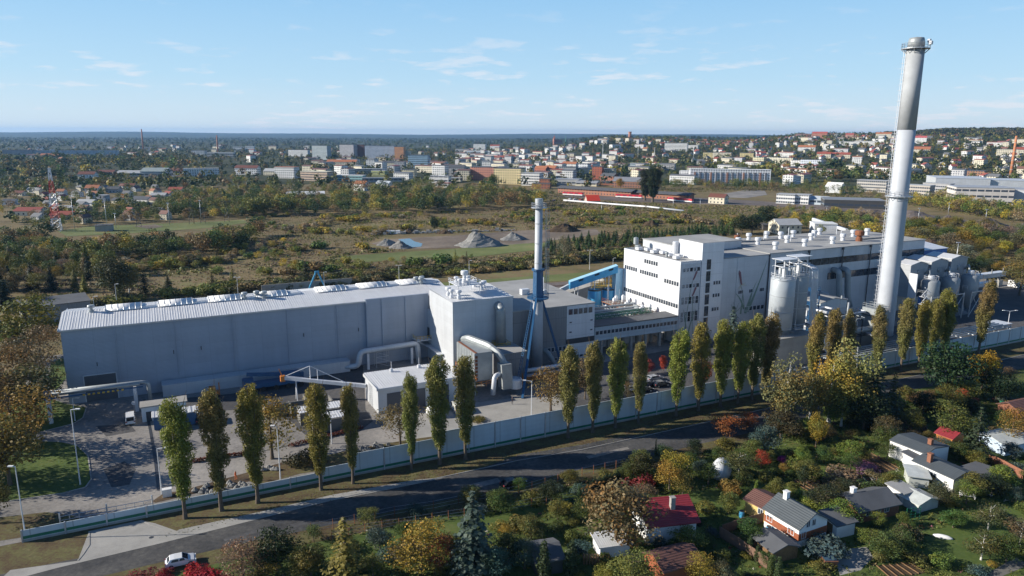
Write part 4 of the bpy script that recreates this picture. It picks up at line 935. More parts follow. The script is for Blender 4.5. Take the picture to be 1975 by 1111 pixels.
# ---- silos
plain('silo_grey2', (.33, .36, .39), .5, .1, .2, .4)
t = ft('silo_building', 'plain concrete base building under the two silos', 'silo building', 162, -50)
mb = fm(t); mb.box(157.8, 176.5, -50, -38, 0, 8.0); mb.build('wall', 'concrete', t)
mb = fm(t); mb.box(157.6, 176.7, -50.2, -37.8, 8.02, 8.15); mb.build('roof', 'concrete', t)
for i, (u, v, r_) in enumerate(((168.6, -45.0, 3.15), (176.0, -42.9, 2.95))):
    t = ft('silo', ('pale grey round silo in front with a steel walkway top', 'grey round silo behind, flanked by a bundle of pipes')[i], 'silo', u, v, None, 8.1)
    mb = fm(t); mb.lathe(u, v, [(r_ * .9, 8.2), (r_ * .9, 9.4), (r_, 9.5), (r_, 22.8), (r_ * .92, 23.2), (.5, 23.9)], 40); mb.build('shell', 'silo_paint' if i == 0 else 'silo_grey2', t, True)
    mb = fm(t)
    for z in (9.6, 14, 18.4, 22.7): mb.lathe(u, v, [(r_ + .02, z), (r_ + .09, z + .02), (r_ + .09, z + .16), (r_ + .02, z + .18)], 40)
    mb.build('band', 'metal', t)
    mb = fm(t); mb.rail([(u + r_ * math.cos(a), v + r_ * math.sin(a), 23.1) for a in np.linspace(0, 6.28, 15)[:-1]], 1.2, .06, 9, True)
    for x in (-1.6, 1.6):
        for y in (-1.6, 1.6): mb.tube((u + x, v + y, 23.3), (u + x, v + y, 28), .13)
    for z in (26.2, 28):
        for x in (-1.9, 1.9): mb.tube((u + x, v - 1.9, z), (u + x, v + 1.9, z), .11)
        for y in (-1.6, 1.6): mb.tube((u - 2.6, v + y, z), (u + 2.6, v + y, z), .11)
    for x in (-1.9, 1.9): mb.tube((u + x, v - 1.6, 26.2), (u + x * .2, v - 1.6, 28), .08)
    mb.build('top_frame', 'white_metal', t)
    mb = fm(t); mb.box(u - 1.1, u + .3, v - 1, v + .8, 23.3, 26.0).box(u + .8, u + 1.6, v - 1, v + .4, 23.3, 25).box(u - 2.8, u + 3, v - 1.9, v + 1.9, 28.1, 28.22); mb.build('vent_filter', 'white_metal', t)
    mb = fm(t)
    for k in range(7): mb.tube((u - 2 + k * .7, v + .9 - (k % 3), 23.4), (u - 2 + k * .7, v + .9 - (k % 3), 24.6 + (k * 3 % 4) * .5), .18, 6)
    mb.build('valve', 'galvanised', t)
    if i == 0: mb = fm(t); mb.ladder((u + 3.4, v - 2.2, 9.5), (u + 3.4, v - 2.2, 23), (1, .6, 0), .7, .5, .05); mb.box(u + 2.2, u + 5, v - 3.6, v - 2.3, 9.4, 9.5).rail([(u + 2.2, v - 3.6, 9.5), (u + 5, v - 3.6, 9.5)], 1.1, .05); mb.build('ladder', 'metal', t)
    else:
        for k in range(5): mb = fm(t); x = u + 1.9 + k * .5; mb.pipe([(u - .5, v + .3 * k, 25.4 + .12 * k), (x, v - 1.2, 25.6), (x, v - 3.2, 25), (x, v - 3.4, 22), (x + .2, v - 3.5, 9.5), (x + 1.4, v - 7.6, 8), (x + 1.6, v - 8.2, 3), (x + 4, v - 9.5, 1.8)], .17, 8, 1.1); mb.build('fill_pipe', 'white_metal', t, True)

rd = random.Random(31)
t = ft('process_pipework', 'tangle of grey pipes, tanks and ducts between the silos and the tall chimney', 'pipework', 190, -44)
for k in range(34):
    mb = fm(t); u, v, z = rd.uniform(180, 206), rd.uniform(-47, -33), rd.uniform(2, 12); r_ = rd.choice((.12, .18, .3, .45)); q = [(u, v, z)]
    for j in range(3): ax = rd.randrange(3); p_ = list(q[-1]); p_[ax] += rd.choice((-1, 1)) * rd.uniform(2, 6); p_[2] = max(.3, min(14, p_[2])); q.append(tuple(p_))
    mb.pipe(q, r_, 7, .8); mb.build('pipe', rd.choice(('galvanised', 'silo_grey2', 'dark_steel', 'white_metal')), t, True)
for k in range(7):
    mb = fm(t); u, v = 181 + k * 3.6, rd.uniform(-46, -41); h_ = rd.uniform(3.5, 8); mb.lathe(u, v, [(.3, 1), (rd.uniform(.8, 1.4), 2.2), (rd.uniform(.8, 1.4), h_), (.4, h_ + .8)], 14); mb.build('vessel', rd.choice(('silo_grey2', 'galvanised')), t, True)
for k in range(5):
    mb = fm(t); u = 180 + k * 6; mb.tube((u, -47.5, 0), (u, -47.5, 9), .14, sq=True).tube((u, -40, 0), (u, -40, 9), .14, sq=True).tube((u, -47.5, 9), (u, -40, 9), .14, sq=True).tube((u, -47.5, 4.5), (u, -40, 4.5), .14, sq=True); mb.build('frame', 'dark_steel', t)
# ---- tall chimney
t = ft('chimney', 'very tall pale round chimney with a darker grey upper third', 'chimney', 211.5, -44.5)
U, V_ = 211.5, -44.5
mb = fm(t); mb.lathe(U, V_, [(2.7, 0), (2.6, 8), (2.42, 40), (2.36, 61.5)], 48); mb.build('shaft', 'chimney_paint', t, True)
plain('concrete_shaft', (.385, .405, .43), .75, 0, .22, .25)
mb = fm(t); mb.lathe(U, V_, [(2.36, 61.52), (2.28, 83)], 48); mb.build('upper_shaft', 'concrete_shaft', t, True)
mb = fm(t); mb.lathe(U, V_, [(2.05, 83), (2.05, 85.3), (1.8, 86), (.5, 86.2)], 32); mb.build('flue', 'galvanised', t, True)
def ringplat(mb, z, r0, r1, rails=True):
    mb.lathe(U, V_, [(r0, z), (r1, z), (r1, z + .18), (r0, z + .18)], 32)
    if rails: mb.rail([(U + (r1 - .05) * math.cos(a), V_ + (r1 - .05) * math.sin(a), z + .15) for a in np.linspace(0, 6.283, 21)[:-1]], 1.3, .05, 9, True)
    for k in range(12): a = k * math.pi / 6; mb.tube((U + r0 * math.cos(a), V_ + r0 * math.sin(a), z - 1.2), (U + r1 * math.cos(a), V_ + r1 * math.sin(a), z), .08, 4)
mb = fm(t); ringplat(mb, 83.1, 2.3, 3.55); mb.build('top_platform', 'metal', t)
mb = fm(t); ringplat(mb, 43, 2.42, 3.6); mb.build('middle_platform', 'metal', t)
a = R(140) + .35
mb = fm(t); p0 = Vector((U + 3.0 * math.cos(a - .35), V_ + 3.0 * math.sin(a - .35), 2)); p1 = Vector((U + 2.65 * math.cos(a - .35), V_ + 2.65 * math.sin(a - .35), 83)); mb.ladder(p0, p1, (math.sin(a), -math.cos(a), 0), .8, .9, .05)
for k in range(54):
    z = 4 + k * 1.45; c_ = p0.lerp(p1, min(1, (z - 2) / 81)); q = [c_ + Vector((.75 * math.cos(b), .75 * math.sin(b), 0)) for b in np.linspace(a - 2.0, a + 1.2, 5)]
    for x, y in zip(q, q[1:]): mb.tube(x, y, .025, 4)
mb.build('ladder', 'white_metal', t)
for k in range(3):
    z = 84 + .8 * k; b = -1.2 + k * .8; mb = fm(t); mb.lathe(U + 3.6 * math.cos(b), V_ + 3.6 * math.sin(b), [(.35, z), (.5, z + .1), (.5, z + .9), (.35, z + 1)], 8); mb.build('antenna', 'white_metal', t)
mb = fm(t); mb.box(204.5, 207.5, -48.5, -42, 0, 11); mb.rail([(204.5, -48.5, 11), (207.5, -48.5, 11), (207.5, -42, 11), (204.5, -42, 11)], 1.2, .06, 1.2, True); mb.build('flue_inlet', 'galvanised', t)

plain('silo_grey', (.30, .325, .35), .5, .1, .2, .4)
# ---- dust collectors right of the chimney
for i in range(3):
    u = 246 + i * 10.4
    t = ft('dust_collector', ('dust collector of grey box and coned tank, nearest the tall chimney', 'middle dust collector of three, with coned tank', 'dust collector farthest right of the three')[i], 'dust collector', u, -30)
    mb = fm(t); mb.gwall(u - 4.5, u + 4.2, -30, -20.8, 7.5, 18.4 + i * .3, .9, 'y'); mb.build('box', 'clad_mid', t)
    mb = fm(t); mb.gable(u - 4.5, u + 4.2, -30, -20.8, 18.45 + i * .3, .9, .3, 'y'); mb.build('roof', 'sheet_roof', t)
    mb = fm(t); mb.lathe(u + 1.2, -33.6, [(.5, 2), (2.75, 8.2), (2.75, 13.2), (2.3, 13.8), (1.0, 14.1)], 30); mb.build('tank', 'silo_grey', t, True)
    mb = fm(t); mb.lathe(u + 1.2, -33.6, [(1.0, 14), (1.0, 15.2)], 14); mb.rail([(u + 1.2 + 2.2 * math.cos(b), -33.6 + 2.2 * math.sin(b), 13.8) for b in np.linspace(0, 6.28, 11)[:-1]], 1.2, .06, 9, True); mb.build('tank_top', 'white_metal', t)
    for x in (-2, 4.4):
        for y in (-36.6, -30.6): mb = fm(t); mb.tube((u + x, y, 0), (u + x, y, 9), .18, sq=True); mb.build('leg', 'metal', t)
    mb = fm(t); mb.box(u - 2.2, u + 4.6, -36.8, -36.6, 8.4, 8.7).box(u - 2.2, u + 4.6, -30.6, -30.4, 8.4, 8.7).tube((u - 2, -36.6, .4), (u + 4.4, -36.6, 8.4), .1).tube((u + 4.4, -36.6, .4), (u - 2, -36.6, 8.4), .1).rail([(u - 4.4, -36.5, 9.8), (u - 4.4, -30, 9.8)], 1.1, .05); mb.build('steel_frame', 'metal', t)
    mb = fm(t); mb.pipe([(u + 3, -30.2, 15), (u + 3, -31.2, 16.8), (u + 2, -32.2, 16.6), (u + 1.2, -33, 15)], .3, 8, .6).box(u - 1, u, -30.15, -30.02, 15, 16.6); mb.build('top_duct', 'galvanised', t, True)
    if i < 1: mb = fm(t); mb.box(u - 5.0, u - 4.6, -33, -30.2, .0, 16.0); mb.build('stair_tower', 'white_metal', t)
t = ft('stair_tower', 'white zigzag steel stair between the tall chimney and first dust collector', 'steel stair', 239, -38)
mb = fm(t)
for k in range(5): mb.tube((238, -37, k * 2.4), (241, -37, k * 2.4 + 2.4), .12).tube((241, -38, k * 2.4 + 1.2), (238, -38, k * 2.4 + 3.2), .12).box(237.6, 238.3, -38.3, -36.7, k * 2.4 + .1, k * 2.4 + .2).rail([(238, -38.2, k * 2.4), (241, -38.2, k * 2.4 + 1)], 1, .06, .6)
mb.build('stair', 'white_metal', t)

# ---- workshop in front of the warehouse
t = ft('workshop', 'small flat workshop with ribbed white roof and roller doors', 'workshop', 61, -35.3)
mb = fm(t); mb.box(61, 79.6, -35.5, -25, 0, 5.7); mb.build('wall', 'clad_pale', t)
mb = fm(t); ribbed_roof(mb, 60.7, 79.9, -35.9, -24.7, 5.75, 6.15); mb.build('roof', 'sheet_roof', t)
mb = fm(t); mb.box(60.7, 79.9, -36.0, -35.82, 5.4, 5.9).box(60.6, 60.75, -36, -24.7, 5.4, 6.0); mb.build('fascia', 'clad_pale', t)
for a, b in ((63, 66.4), (68.2, 71.8), (73.0, 77.4)): mb = fm(t); mb.box(a, b, -35.6, -35.52, .05, 4.4); mb.build('roller_door', 'door_grey', t)
mb = fm(t); mb.ladder((60.85, -29, .2), (60.85, -29, 5.8), (0, 1, 0), .8, .5, .05).ladder((60.85, -30.6, .2), (60.85, -30.6, 5.8), (0, 1, 0), .8, .5, .05); mb.build('ladder', 'metal', t)
for u in (66.8, 73.5): mb = fm(t); mb.tube((u, -26.5, 6), (u, -26.5, 8.6), .06).box(u - .3, u + .3, -26.8, -26.2, 6.1, 6.9); mb.build('roof_mast', 'white_metal', t)

# ---- district heating pipes
t = ft('pipe_bridge', 'blue silver pipe pair on posts crossing over the yard entrance', 'pipe bridge', -2, -10)
mb = fm(t); mb.pipe([(-3.2, -10.2, 6.6), (15.6, -11.4, 6.6), (16.4, -11.5, 6.2), (16.6, -11.6, 1.0)], .42, 10, .8); mb.build('pipe', 'galvanised', t, True)
mb = fm(t); mb.pipe([(-3.2, -11.2, 6.5), (14.8, -12.3, 6.5)], .35, 10); mb.build('pipe', 'galvanised', t, True)
mb = fm(t); mb.box(-3, 15.4, -12.4, -12.2, 5.7, 6.0).box(-3, 15.4, -10.4, -10.2, 5.7, 6.0); mb.build('beam', 'blue_steel', t)
for u in (-2.4, 13.7): mb = fm(t); mb.box(u - .35, u + .35, -11.3, -10.5, 0, 4.6).box(u - .3, u + .3, -12.4, -10.2, 4.6, 5.7); mb.build('post', 'white_metal', t)
mb = fm(t)
for k in range(9): mb.box(4 + k * .9, 4.45 + k * .9, -12.5, -12.42, 5.6, 5.95)
mb.build('warning_stripe', 'yellow_steel', t)
t = ft('pipe_run', 'thick pale pipe stepping up and down before the warehouse wall', 'pipe', 62, -4.2)
mb = fm(t); mb.pipe([(60.5, -3.2, 1.2), (64.6, -4.4, 1.2), (65.2, -4.4, 5.0), (80.6, -4.4, 5.4), (81.0, -4.4, -.2)], .72, 12, 1.3); mb.build('pipe', 'clad_pale', t, True)
for u in (67.2, 79): mb = fm(t); mb.box(u - .3, u + .3, -4.7, -4.1, 0, 4.3); mb.build('post', 'white_metal', t)
mb = fm(t)
for x in (69.5, 72.8):
    for y in (-4, -2): mb.tube((x, y, 0), (x, y, 4.2), .07)
for z in (1.4, 2.8, 4.2): mb.tube((69.5, -4, z), (72.8, -4, z), .06).tube((69.5, -4, z), (72.8, -4, z - 1.4), .05)
mb.build('scaffold', 'metal', t)

# ---- yard cabins, containers
t = ft('gatehouse', 'low white gatehouse cabin beside the blue containers', 'cabin', 16, -16)
mb = fm(t); mb.box(14.8, 23.4, -18.6, -15.2, 0, 3.2); mb.build('wall', 'white_plaster', t)
mb = fm(t); mb.box(14.5, 23.7, -18.9, -14.9, 3.22, 3.45); mb.build('roof', 'concrete', t)
window(t, 18.4 - 16, -18.62 + 16, 1.0, 1.4, 1.2); mb = fm(t); mb.box(15.6, 16.6, -18.72, -18.62, .05, 2.2); mb.build('door', 'dark_steel', t)
t = ft('container', 'dark blue site container beneath a striped canopy', 'container', 21, -24)
mb = fm(t); mb.box(17, 25, -24.6, -21.8, .1, 2.7); mb.build('body', 'blue_steel', t)
mb = fm(t); mb.box(16.7, 25.6, -25.0, -21.4, 2.9, 3.05)
for k in range(9): mb.box(16.8 + k, 17.2 + k, -25.1, -21.4, 3.07, 3.12)
mb.build('canopy', 'sheet_roof', t)

# ---- boundary wall with green stripe along the street, stepping up with the ground
t = ft('boundary_wall', 'long pale panel wall with green stripe along the street', 'wall', 0, -62)
def zt_(u):
    for a, z in ((39.2, 1.9), (45.4, 2.6), (63.5, 4.2), (104, 5.3), (150, 5.2), (400, 4.6)):
        if u < a: return z
u = -1.0
while u < 290:
    L_ = 5.55; z = zt_(u + .2)
    mb = fm(t); mb.box(u + .12, u + L_ - .12, -62.08, -61.95, .35, z); mb.build('panel', 'wall_panel', t)
    mb = fm(t); mb.box(u + .12, u + L_ - .12, -62.12, -62.085, .5, .95); mb.build('stripe', 'green_steel', t)
    mb = fm(t); mb.box(u + .05, u + L_ - .05, -62.15, -61.9, 0, .34); mb.build('plinth', 'concrete', t)
    mb = fm(t); mb.box(u - .1, u + .1, -62.2, -61.85, 0, z + .08); mb.build('post', 'metal', t)
    u += L_
t = ft('site_wall', 'white concrete rear wall of the asphalt yard far right', 'wall', 330, -6)
mb = fm(t); a0 = F(331, -11); 
mb.box(331, 331.4, -52, -11, 0, 2.6); mb.build('panel', 'white_plaster', t)
mb = fm(t); mb.box(300, 331, -9, -8.6, 0, 2.2); mb.build('side_panel', 'concrete', t)
# sliding gate and inner rails
t = ft('entrance_gate', 'light grey latticed sliding gate just inside the boundary wall', 'gate', 6, -59)
mb = fm(t); mb.rail([(3.6, -59, 0), (16.5, -59.2, 0)], 1.5, .06, 1.2); mb.build('gate_leaf', 'metal', t)
for u in (3.6, 10, 16.5): mb = fm(t); mb.tube((u, -59.1, 0), (u, -59.1, 2.2), .14); mb.build('post', 'metal', t)
# pipes along the yard on the right
t = ft('pipe_rack', 'low rack of parallel silver pipes just inside the right part of the boundary wall', 'pipe rack', 215, -57)
for k in range(5):
    mb = fm(t); mb.pipe([(174, -58 + k * 1.25, 3.2), (225, -58 + k * 1.25, 3.4), (252, -57.4 + k * 1.25, 3.2)], .2, 8); mb.build('pipe', 'galvanised', t, True)
for k in range(14): mb = fm(t); u = 175 + k * 5.8; mb.tube((u, -57.8, 0), (u, -57.8, 3), .13).tube((u, -53.6, 0), (u, -53.6, 3), .13).tube((u, -58, 2.9), (u, -53.4, 2.9), .13); mb.build('stand', 'metal', t)
t = ft('gas_station_shed', 'low flat canopy shed at the right end of the silver pipes', 'shed', 252, -52)
mb = fm(t); mb.box(247, 257, -55, -50, 2.9, 3.1)
for x in (247.3, 256.7):
    for y in (-54.7, -50.3): mb.tube((x, y, 0), (x, y, 2.9), .12)
mb.build('canopy', 'white_metal', t)
t = ft('coal_conveyor', 'pale blue roofed conveyor gallery running away right of the dust collectors', 'conveyor gallery', 290, -14)
mb = fm(t); mb.box(283, 325, -13, -10.6, 5.0, 6.6).box(283, 309, -19, -17.4, 4, 5.2); mb.build('gallery', 'clad_pale', t)
mb = fm(t); mb.box(282.8, 325.2, -13.2, -10.4, 6.62, 6.8).box(282.8, 309.2, -19.2, -17.2, 5.22, 5.4); mb.build('roof', 'white_metal', t)
for k in range(6): mb = fm(t); u = 286 + k * 7.4; mb.box(u - .25, u + .25, -12.2, -11.4, 0, 5).box(u - .2, u + .2, -13.1, -12.9, 6.8, 8.4); mb.build('post', 'concrete', t)
for t in [o for o in COL.objects if '_o' in o.keys()]: del t['_o']

# ================================================================== GROUND COVER ROUND THE WORKS
fsheet('factory_yard', [(-12, -61.9), (340, -61.9), (340, 36), (90, 52), (-12, 44)], 0.01, 'yard')
NE_ = [(-30, 1115), (110, 1085), (307, 1048), (500, 998), (620, 968), (807, 931), (1000, 889), (1123, 868), (1350, 818), (1460, 793), (1728, 733), (1920, 697), (2050, 668)]
SE_ = [(2050, 692), (1920, 724), (1728, 757), (1460, 832), (1356, 855), (1267, 877), (1209, 889), (1123, 905), (1000, 934), (884, 960), (761, 986), (684, 1003), (561, 1029), (500, 1041), (300, 1087), (190, 1113), (60, 1150), (-30, 1175)]
gp = [at(*p) for p in SE_] + [Vector((-120, 45, 0)), Vector((-60, 20, 0)), Vector((90, 30, 0)), Vector((260, 150, 0)), Vector((260, 205, 0))]
sheet('garden_ground', gp, 0.012, 'garden')
wallbase = [F(-30, -62.0), F(290, -62.0)]
sheet('verge', [F(-40, -62.0), F(300, -62.0)] + [at(*p) for p in NE_][::-1], 0.02, 'verge')
sheet('verge', [at(*p) for p in SE_[3:-1]] + [at(p[0] + 6, p[1] + 26) for p in SE_[3:-1]][::-1], 0.025, 'verge')
sheet('street', [at(*p) for p in NE_] + [at(*p) for p in SE_], 0.03, 'asphalt')
psheet('driveway', [(150, 1082), (172, 1025), (270, 1004), (300, 1010), (345, 1026), (500, 1001), (307, 1049), (110, 1096), (-10, 1128), (20, 1100)], 0.045, 'concrete')
mb = MB()
for a, b in zip(NE_[3:-1], NE_[4:]):
    p, q = at(*a), at(*b); d_ = (q - p).normalized(); s_ = Vector((-d_.y, d_.x, 0)) * .15
    mb.add([p, q, q + s_, p + s_, p + Vector((0, 0, .12)), q + Vector((0, 0, .12)), q + s_ + Vector((0, 0, .12)), p + s_ + Vector((0, 0, .12))], [(4, 5, 6, 7), (0, 1, 5, 4), (2, 3, 7, 6)])
struct('kerb', mb, 'concrete')
mb = MB()
kp = [at(*p) for p in ((150, 1082), (160, 1070), (172, 1052), (172, 1026))] 
for p, q in zip(kp, kp[1:]): mb.tube(p, q, .14, sq=True)
kp = [at(*p) for p in ((272, 1004), (290, 1012), (315, 1021), (345, 1027))]
for p, q in zip(kp, kp[1:]): mb.tube(p, q, .14, sq=True)
struct('kerb', mb, 'concrete')
psheet('pavement', [(330, 1032), (500, 1001), (640, 966), (807, 933), (860, 921), (800, 926), (640, 955), (500, 988), (345, 1022)], 0.05, 'concrete')
psheet('pavement', [(1000, 878), (1123, 858), (1180, 846), (1240, 838), (1180, 858), (1123, 869), (1000, 890), (930, 903)], 0.05, 'asphalt')
psheet('lawn', [(-60, 965), (-60, 840), (70, 850), (120, 853), (150, 860), (170, 880), (176, 925), (165, 940), (120, 952), (10, 968)], 0.03, 'grass')
psheet('lawn', [(-60, 838), (-60, 790), (70, 760), (130, 780), (167, 786), (160, 806), (140, 818), (85, 832)], 0.03, 'grass')
psheet('lawn', [(98, 700), (122, 690), (128, 730), (108, 752), (95, 748)], 0.03, 'grass')
psheet('verge', [(-40, 1003), (90, 988), (140, 995), (165, 1006), (70, 1032), (-40, 1050)], 0.035, 'verge')
psheet('soil_bed', [(292, 968), (318, 950), (345, 948), (500, 905), (585, 880), (600, 905), (450, 935), (300, 970)], 0.03, 'soil')
psheet('soil_bed', [(498, 925), (510, 905), (690, 865), (790, 848), (835, 842), (835, 850), (640, 905), (578, 914), (498, 936)], 0.034, 'verge')
mb = MB()
def kerbline(pts, w_=.14):
    q = [at(*p) for p in pts]
    for a, b in zip(q, q[1:]): mb.tube(a + Vector((0, 0, .02)), b + Vector((0, 0, .02)), w_, sq=True)
kerbline([(10, 968), (120, 952), (165, 940), (176, 925), (170, 880), (150, 860), (120, 853), (70, 850)]); kerbline([(85, 832), (140, 818), (160, 806), (167, 786)])
kerbline([(375, 892), (450, 882), (600, 850), (700, 822)]); struct('kerb', mb, 'concrete')
psheet('dark_asphalt', [(275, 775), (445, 760), (700, 705), (705, 790), (720, 812), (690, 835), (600, 850), (560, 812), (470, 790), (290, 800)], 0.025, 'dark_yard')
psheet('access_road', [(100, 780), (130, 770), (250, 770), (290, 800), (300, 860), (310, 930), (290, 965), (260, 985), (-40, 1003), (-40, 975), (120, 960), (172, 945), (182, 925), (176, 880), (155, 857), (90, 845), (165, 812)], 0.022, 'yard')
psheet('asphalt_lot', [(1050, 720), (1480, 640), (1480, 715), (1320, 760), (1100, 790)], 0.028, 'dark_yard')
fsheet('asphalt_lot', [(176, -61), (330, -61), (330, -12), (285, -14), (270, -34), (176, -34)], 0.03, 'dark_yard')
mb = MB(); q = [at(*p) for p in ((278, 770), (290, 830), (300, 890), (306, 945))]
for a_, b_ in zip(q, q[1:]): mb.tube(a_ - Vector((0, 0, .22)), b_ - Vector((0, 0, .22)), .38, sq=True)
struct('drain_channel', mb, 'dark_steel')
psheet('tar_patch', [(200, 905), (240, 890), (262, 905), (250, 935), (215, 940)], .036, 'dark_yard')
psheet('tar_patch', [(185, 822), (250, 818), (262, 832), (205, 842)], .036, 'dark_yard')
for i_, q_ in enumerate(([(560, 1012), (600, 1000), (606, 1006), (566, 1019)], [(905, 935), (960, 922), (966, 930), (912, 943)], [(430, 1040), (520, 1016), (522, 1020), (434, 1044)], [(1130, 880), (1210, 862), (1214, 866), (1136, 885)])): psheet('tar_patch', q_, .034, 'yard' if i_ in (1, 3) else 'dark_yard')
mb = MB()
for x_, y_ in ((292, 1037), (700, 985), (1060, 905)): p_ = at(x_, y_); mb.cyl(p_.x, p_.y, .03, .055, .35, .35, 18)
struct('manhole_covers', mb, 'dark_steel')
fsheet('yard_slab', [(62, -60.5), (116, -60.5), (113, -42), (80, -38), (61, -37)], 0.026, 'concrete')
# rear lines of the works
fsheet('rail_bed', [(60, 70), (75, 82), (330, 58), (330, 46), (180, 44)], 0.03, 'ballast')
fsheet('rear_grass', [(0, 58), (90, 96), (340, 74), (340, 60), (120, 80), (60, 66)], 0.02, 'meadow')
mb = MB()
for v in (52, 56.5, 62):
    for o_ in (0, 1.5): mb.tube(F(66, v + 10 + o_, .12), F(330, v - 7 + o_, .12), .07, 4)
struct('rails', mb, 'rusty')

# ================================================================== POPLARS ALONG THE WALL
PW = [(21.1, -65.1, 760, 1000), (26.5, -65.0, 742, 985), (32.1, -64.9, 735, 970), (42.5, -64.9, 736, 945), (48.0, -65.0, 735, 933), (58.9, -64.3, 713, 903), (64.3, -64.4, 682, 893), (69.4, -64.5, 680, 885), (91.9, -64.3, 663, 840), (97.8, -64.2, 653, 830), (103.4, -64.2, 648, 820), (109.2, -64.2, 655, 812),
      (119.1, -64.3, 630, 800), (125.4, -64.2, 618, 788), (131.6, -64.2, 612, 778), (136.8, -64.2, 615, 770), (141.1, -64.2, 602, 765), (145.0, -64.4, 598, 0), (159.8, -64.4, 597, 0), (166.2, -64.4, 590, 0), (171.9, -64.4, 592, 0), (183.0, -64.4, 585, 0), (192.2, -64.6, 570, 0), (199.2, -64.6, 575, 0), (204.8, -64.4, 570, 0), (209.2, -64.4, 553, 0), (225.5, -64.3, 534, 0)]
ORD = ['first', 'second', 'third', 'fourth', 'fifth', 'sixth', 'seventh', 'eighth', 'ninth', 'tenth', 'eleventh', 'twelfth', 'thirteenth', 'fourteenth']
NP = len(PW)
VAR = [0, 3, 1, 2, 5, 5, 1, 3, 4, 5, 1, 3, 0, 2, 0, 2, 4, 6, 6, 5, 6, 6, 3, 2, 5, 0, 6]
for i, (u, v, yt, yb) in enumerate(PW):
    p = F(u, v); h = height(p, yt)
    lab = '%s poplar from the left in the row along the street wall' % ORD[i] if i < 14 else '%s poplar from the right in the row along the street wall' % ORD[NP - 1 - i]
    plant('poplar', p, h, (.200, .205, .044) if VAR[i] in (0, 2, 1) else (.190, .185, .050), lab, 'poplar', 'poplars along the street wall', var=VAR[i], wide=1.0 if i not in (4, 5, 11, 20) else .85)

# ================================================================== OTHER TREES OF THE WORKS
def T(kind, px, py, top, col, label, wide=1.0, cat='tree', group=None, var=None, name=None, z=None):
    p = at(px, py) if z is None else at(px, py, z); return plant(kind, p, max(.4, height(p, top)), col, label, cat, group, wide, var=var, name=name)
T('loose', 525, 885, 770, GOLD, 'olive yellow broad tree behind the third poplar from the left', 1.25)
T('loose', 772, 862, 775, (.16, .12, .05), 'brown leaved tree beside the white workshop behind the wall', 1.25)
T('loose', 1062, 793, 705, (.20, .14, .05), 'orange brown tree inside the wall right of the lamp', 1.2)
T('round', 1128, 770, 690, BROWN, 'brown tree between the ninth and tenth poplars', .8)
T('loose', 1197, 762, 708, OLIVE, 'small green tree beside the eleventh poplar', .9)
T('round', 1250, 722, 690, (.26, .05, .045), 'dark red round shrub in the shade of the bridge', .9, 'shrub', name='shrub')
T('round', 1279, 716, 684, (.42, .08, .045), 'bright scarlet shrub left of the thirteenth poplar', .62, 'shrub', name='shrub')
T('round', 1356, 745, 690, (.30, .09, .03), 'rusty orange round tree behind the poplars before the white block', .75)
T('spruce', 1408, 700, 588, BLUEG, 'blue grey spruce before the mural wall', 1.15)
T('loose', 1422, 705, 640, ORANGE, 'small orange tree behind the blue grey spruce', .8)
T('shrub', 583, 893, 862, (.05, .045, .02), 'dark low bush on the bank before the wall', 1.3, 'shrub')
T('shrub', 925, 812, 803, OLIVE, 'low olive hedge bush just behind the wall by the eighth poplar', 2.4, 'shrub')
T('loose', 1210, 775, 735, BROWN, 'thin brown tree right of the eleventh poplar', .8)
for i, (x, y, t_, c_, k, w_, lb) in enumerate([(60, 690, 570, OLIVE, 'round', 1.3, 'big olive green tree left of the warehouse end wall'), (30, 700, 640, (.15, .13, .05), 'loose', 1.3, 'brownish green tree at the left edge beside the warehouse'), (85, 735, 625, (.15, .13, .065), 'loose', 1.2, 'tall grey brown tree touching the warehouse corner'),
     (35, 780, 660, (.17, .13, .055), 'loose', 1.3, 'brown tree left of the warehouse near the picture edge'), (70, 800, 700, (.15, .13, .05), 'round', 1.3, 'broad brown tree above the small lawn'), (30, 880, 740, (.26, .155, .04), 'loose', 1.3, 'orange brown maple beside the large lawn'),
     (20, 935, 800, (.22, .16, .04), 'round', 1.2, 'golden brown tree on the left lawn edge'), (-20, 1010, 890, OLIVE, 'round', .8, 'dark tree cut off by the left picture edge'), (70, 610, 560, OLIVE, 'round', 1.2, 'bushy green tree in front of the flat office block'), (-10, 820, 700, BROWN, 'round', 1.2, 'shady brown tree at the extreme left')]):
    T(k, x, y, t_, c_, lb, w_)
# off-frame trees left of the works that shade the entrance yard
for i in range(2, 9): plant('loose', F(-19 - (i % 3) * 7, -50 + i * 5.4), 12 + (i * 5) % 4, GOLD, 'yellowish tree left of the entrance yard beyond the picture edge', 'tree', 'trees left of the entrance yard', 1.1)

# ================================================================== LAMPS
def lamp(px, py, top, arm, label, two=False, group=None, r=.09):
    p = at(px, py); h = height(p, top); t = thing('street_lamp', label, 'street lamp', p, 0, group)
    MB().pipe([(0, 0, 0), (0, 0, h * .3), (0, 0, h)], [r * 1.4, r * 1.1, r * .8], 8).build('pole', 'white_metal', t)
    for s_ in ((1, -1) if two else (1,)):
        q = (arm * s_, 0, h + .12 * abs(arm)); MB().tube((0, 0, h - .05), q, .06, 6).build('arm', 'white_metal', t)
        MB().box(min(q[0], q[0] + .75 * (1 if arm * s_ > 0 else -1)), max(q[0], q[0] + .75 * (1 if arm * s_ > 0 else -1)), -.17, .17, q[2] - .05, q[2] + .1).build('lamp_head', 'white_plaster', t)
    return t
lamp(50, 1040, 900, -.3, 'lamp post on the verge left of the entrance gate')
lamp(155, 935, 790, .8, 'lamp post on the round tip of the left lawn')
lamp(145, 812, 768, .7, 'lamp post behind the lawn at the warehouse corner')
lamp(312, 953, 865, 1.2, 'lamp post by the entrance near the first poplar', )
lamp(541, 926, 822, -.4, 'lamp post just behind the wall between third and fourth poplars')
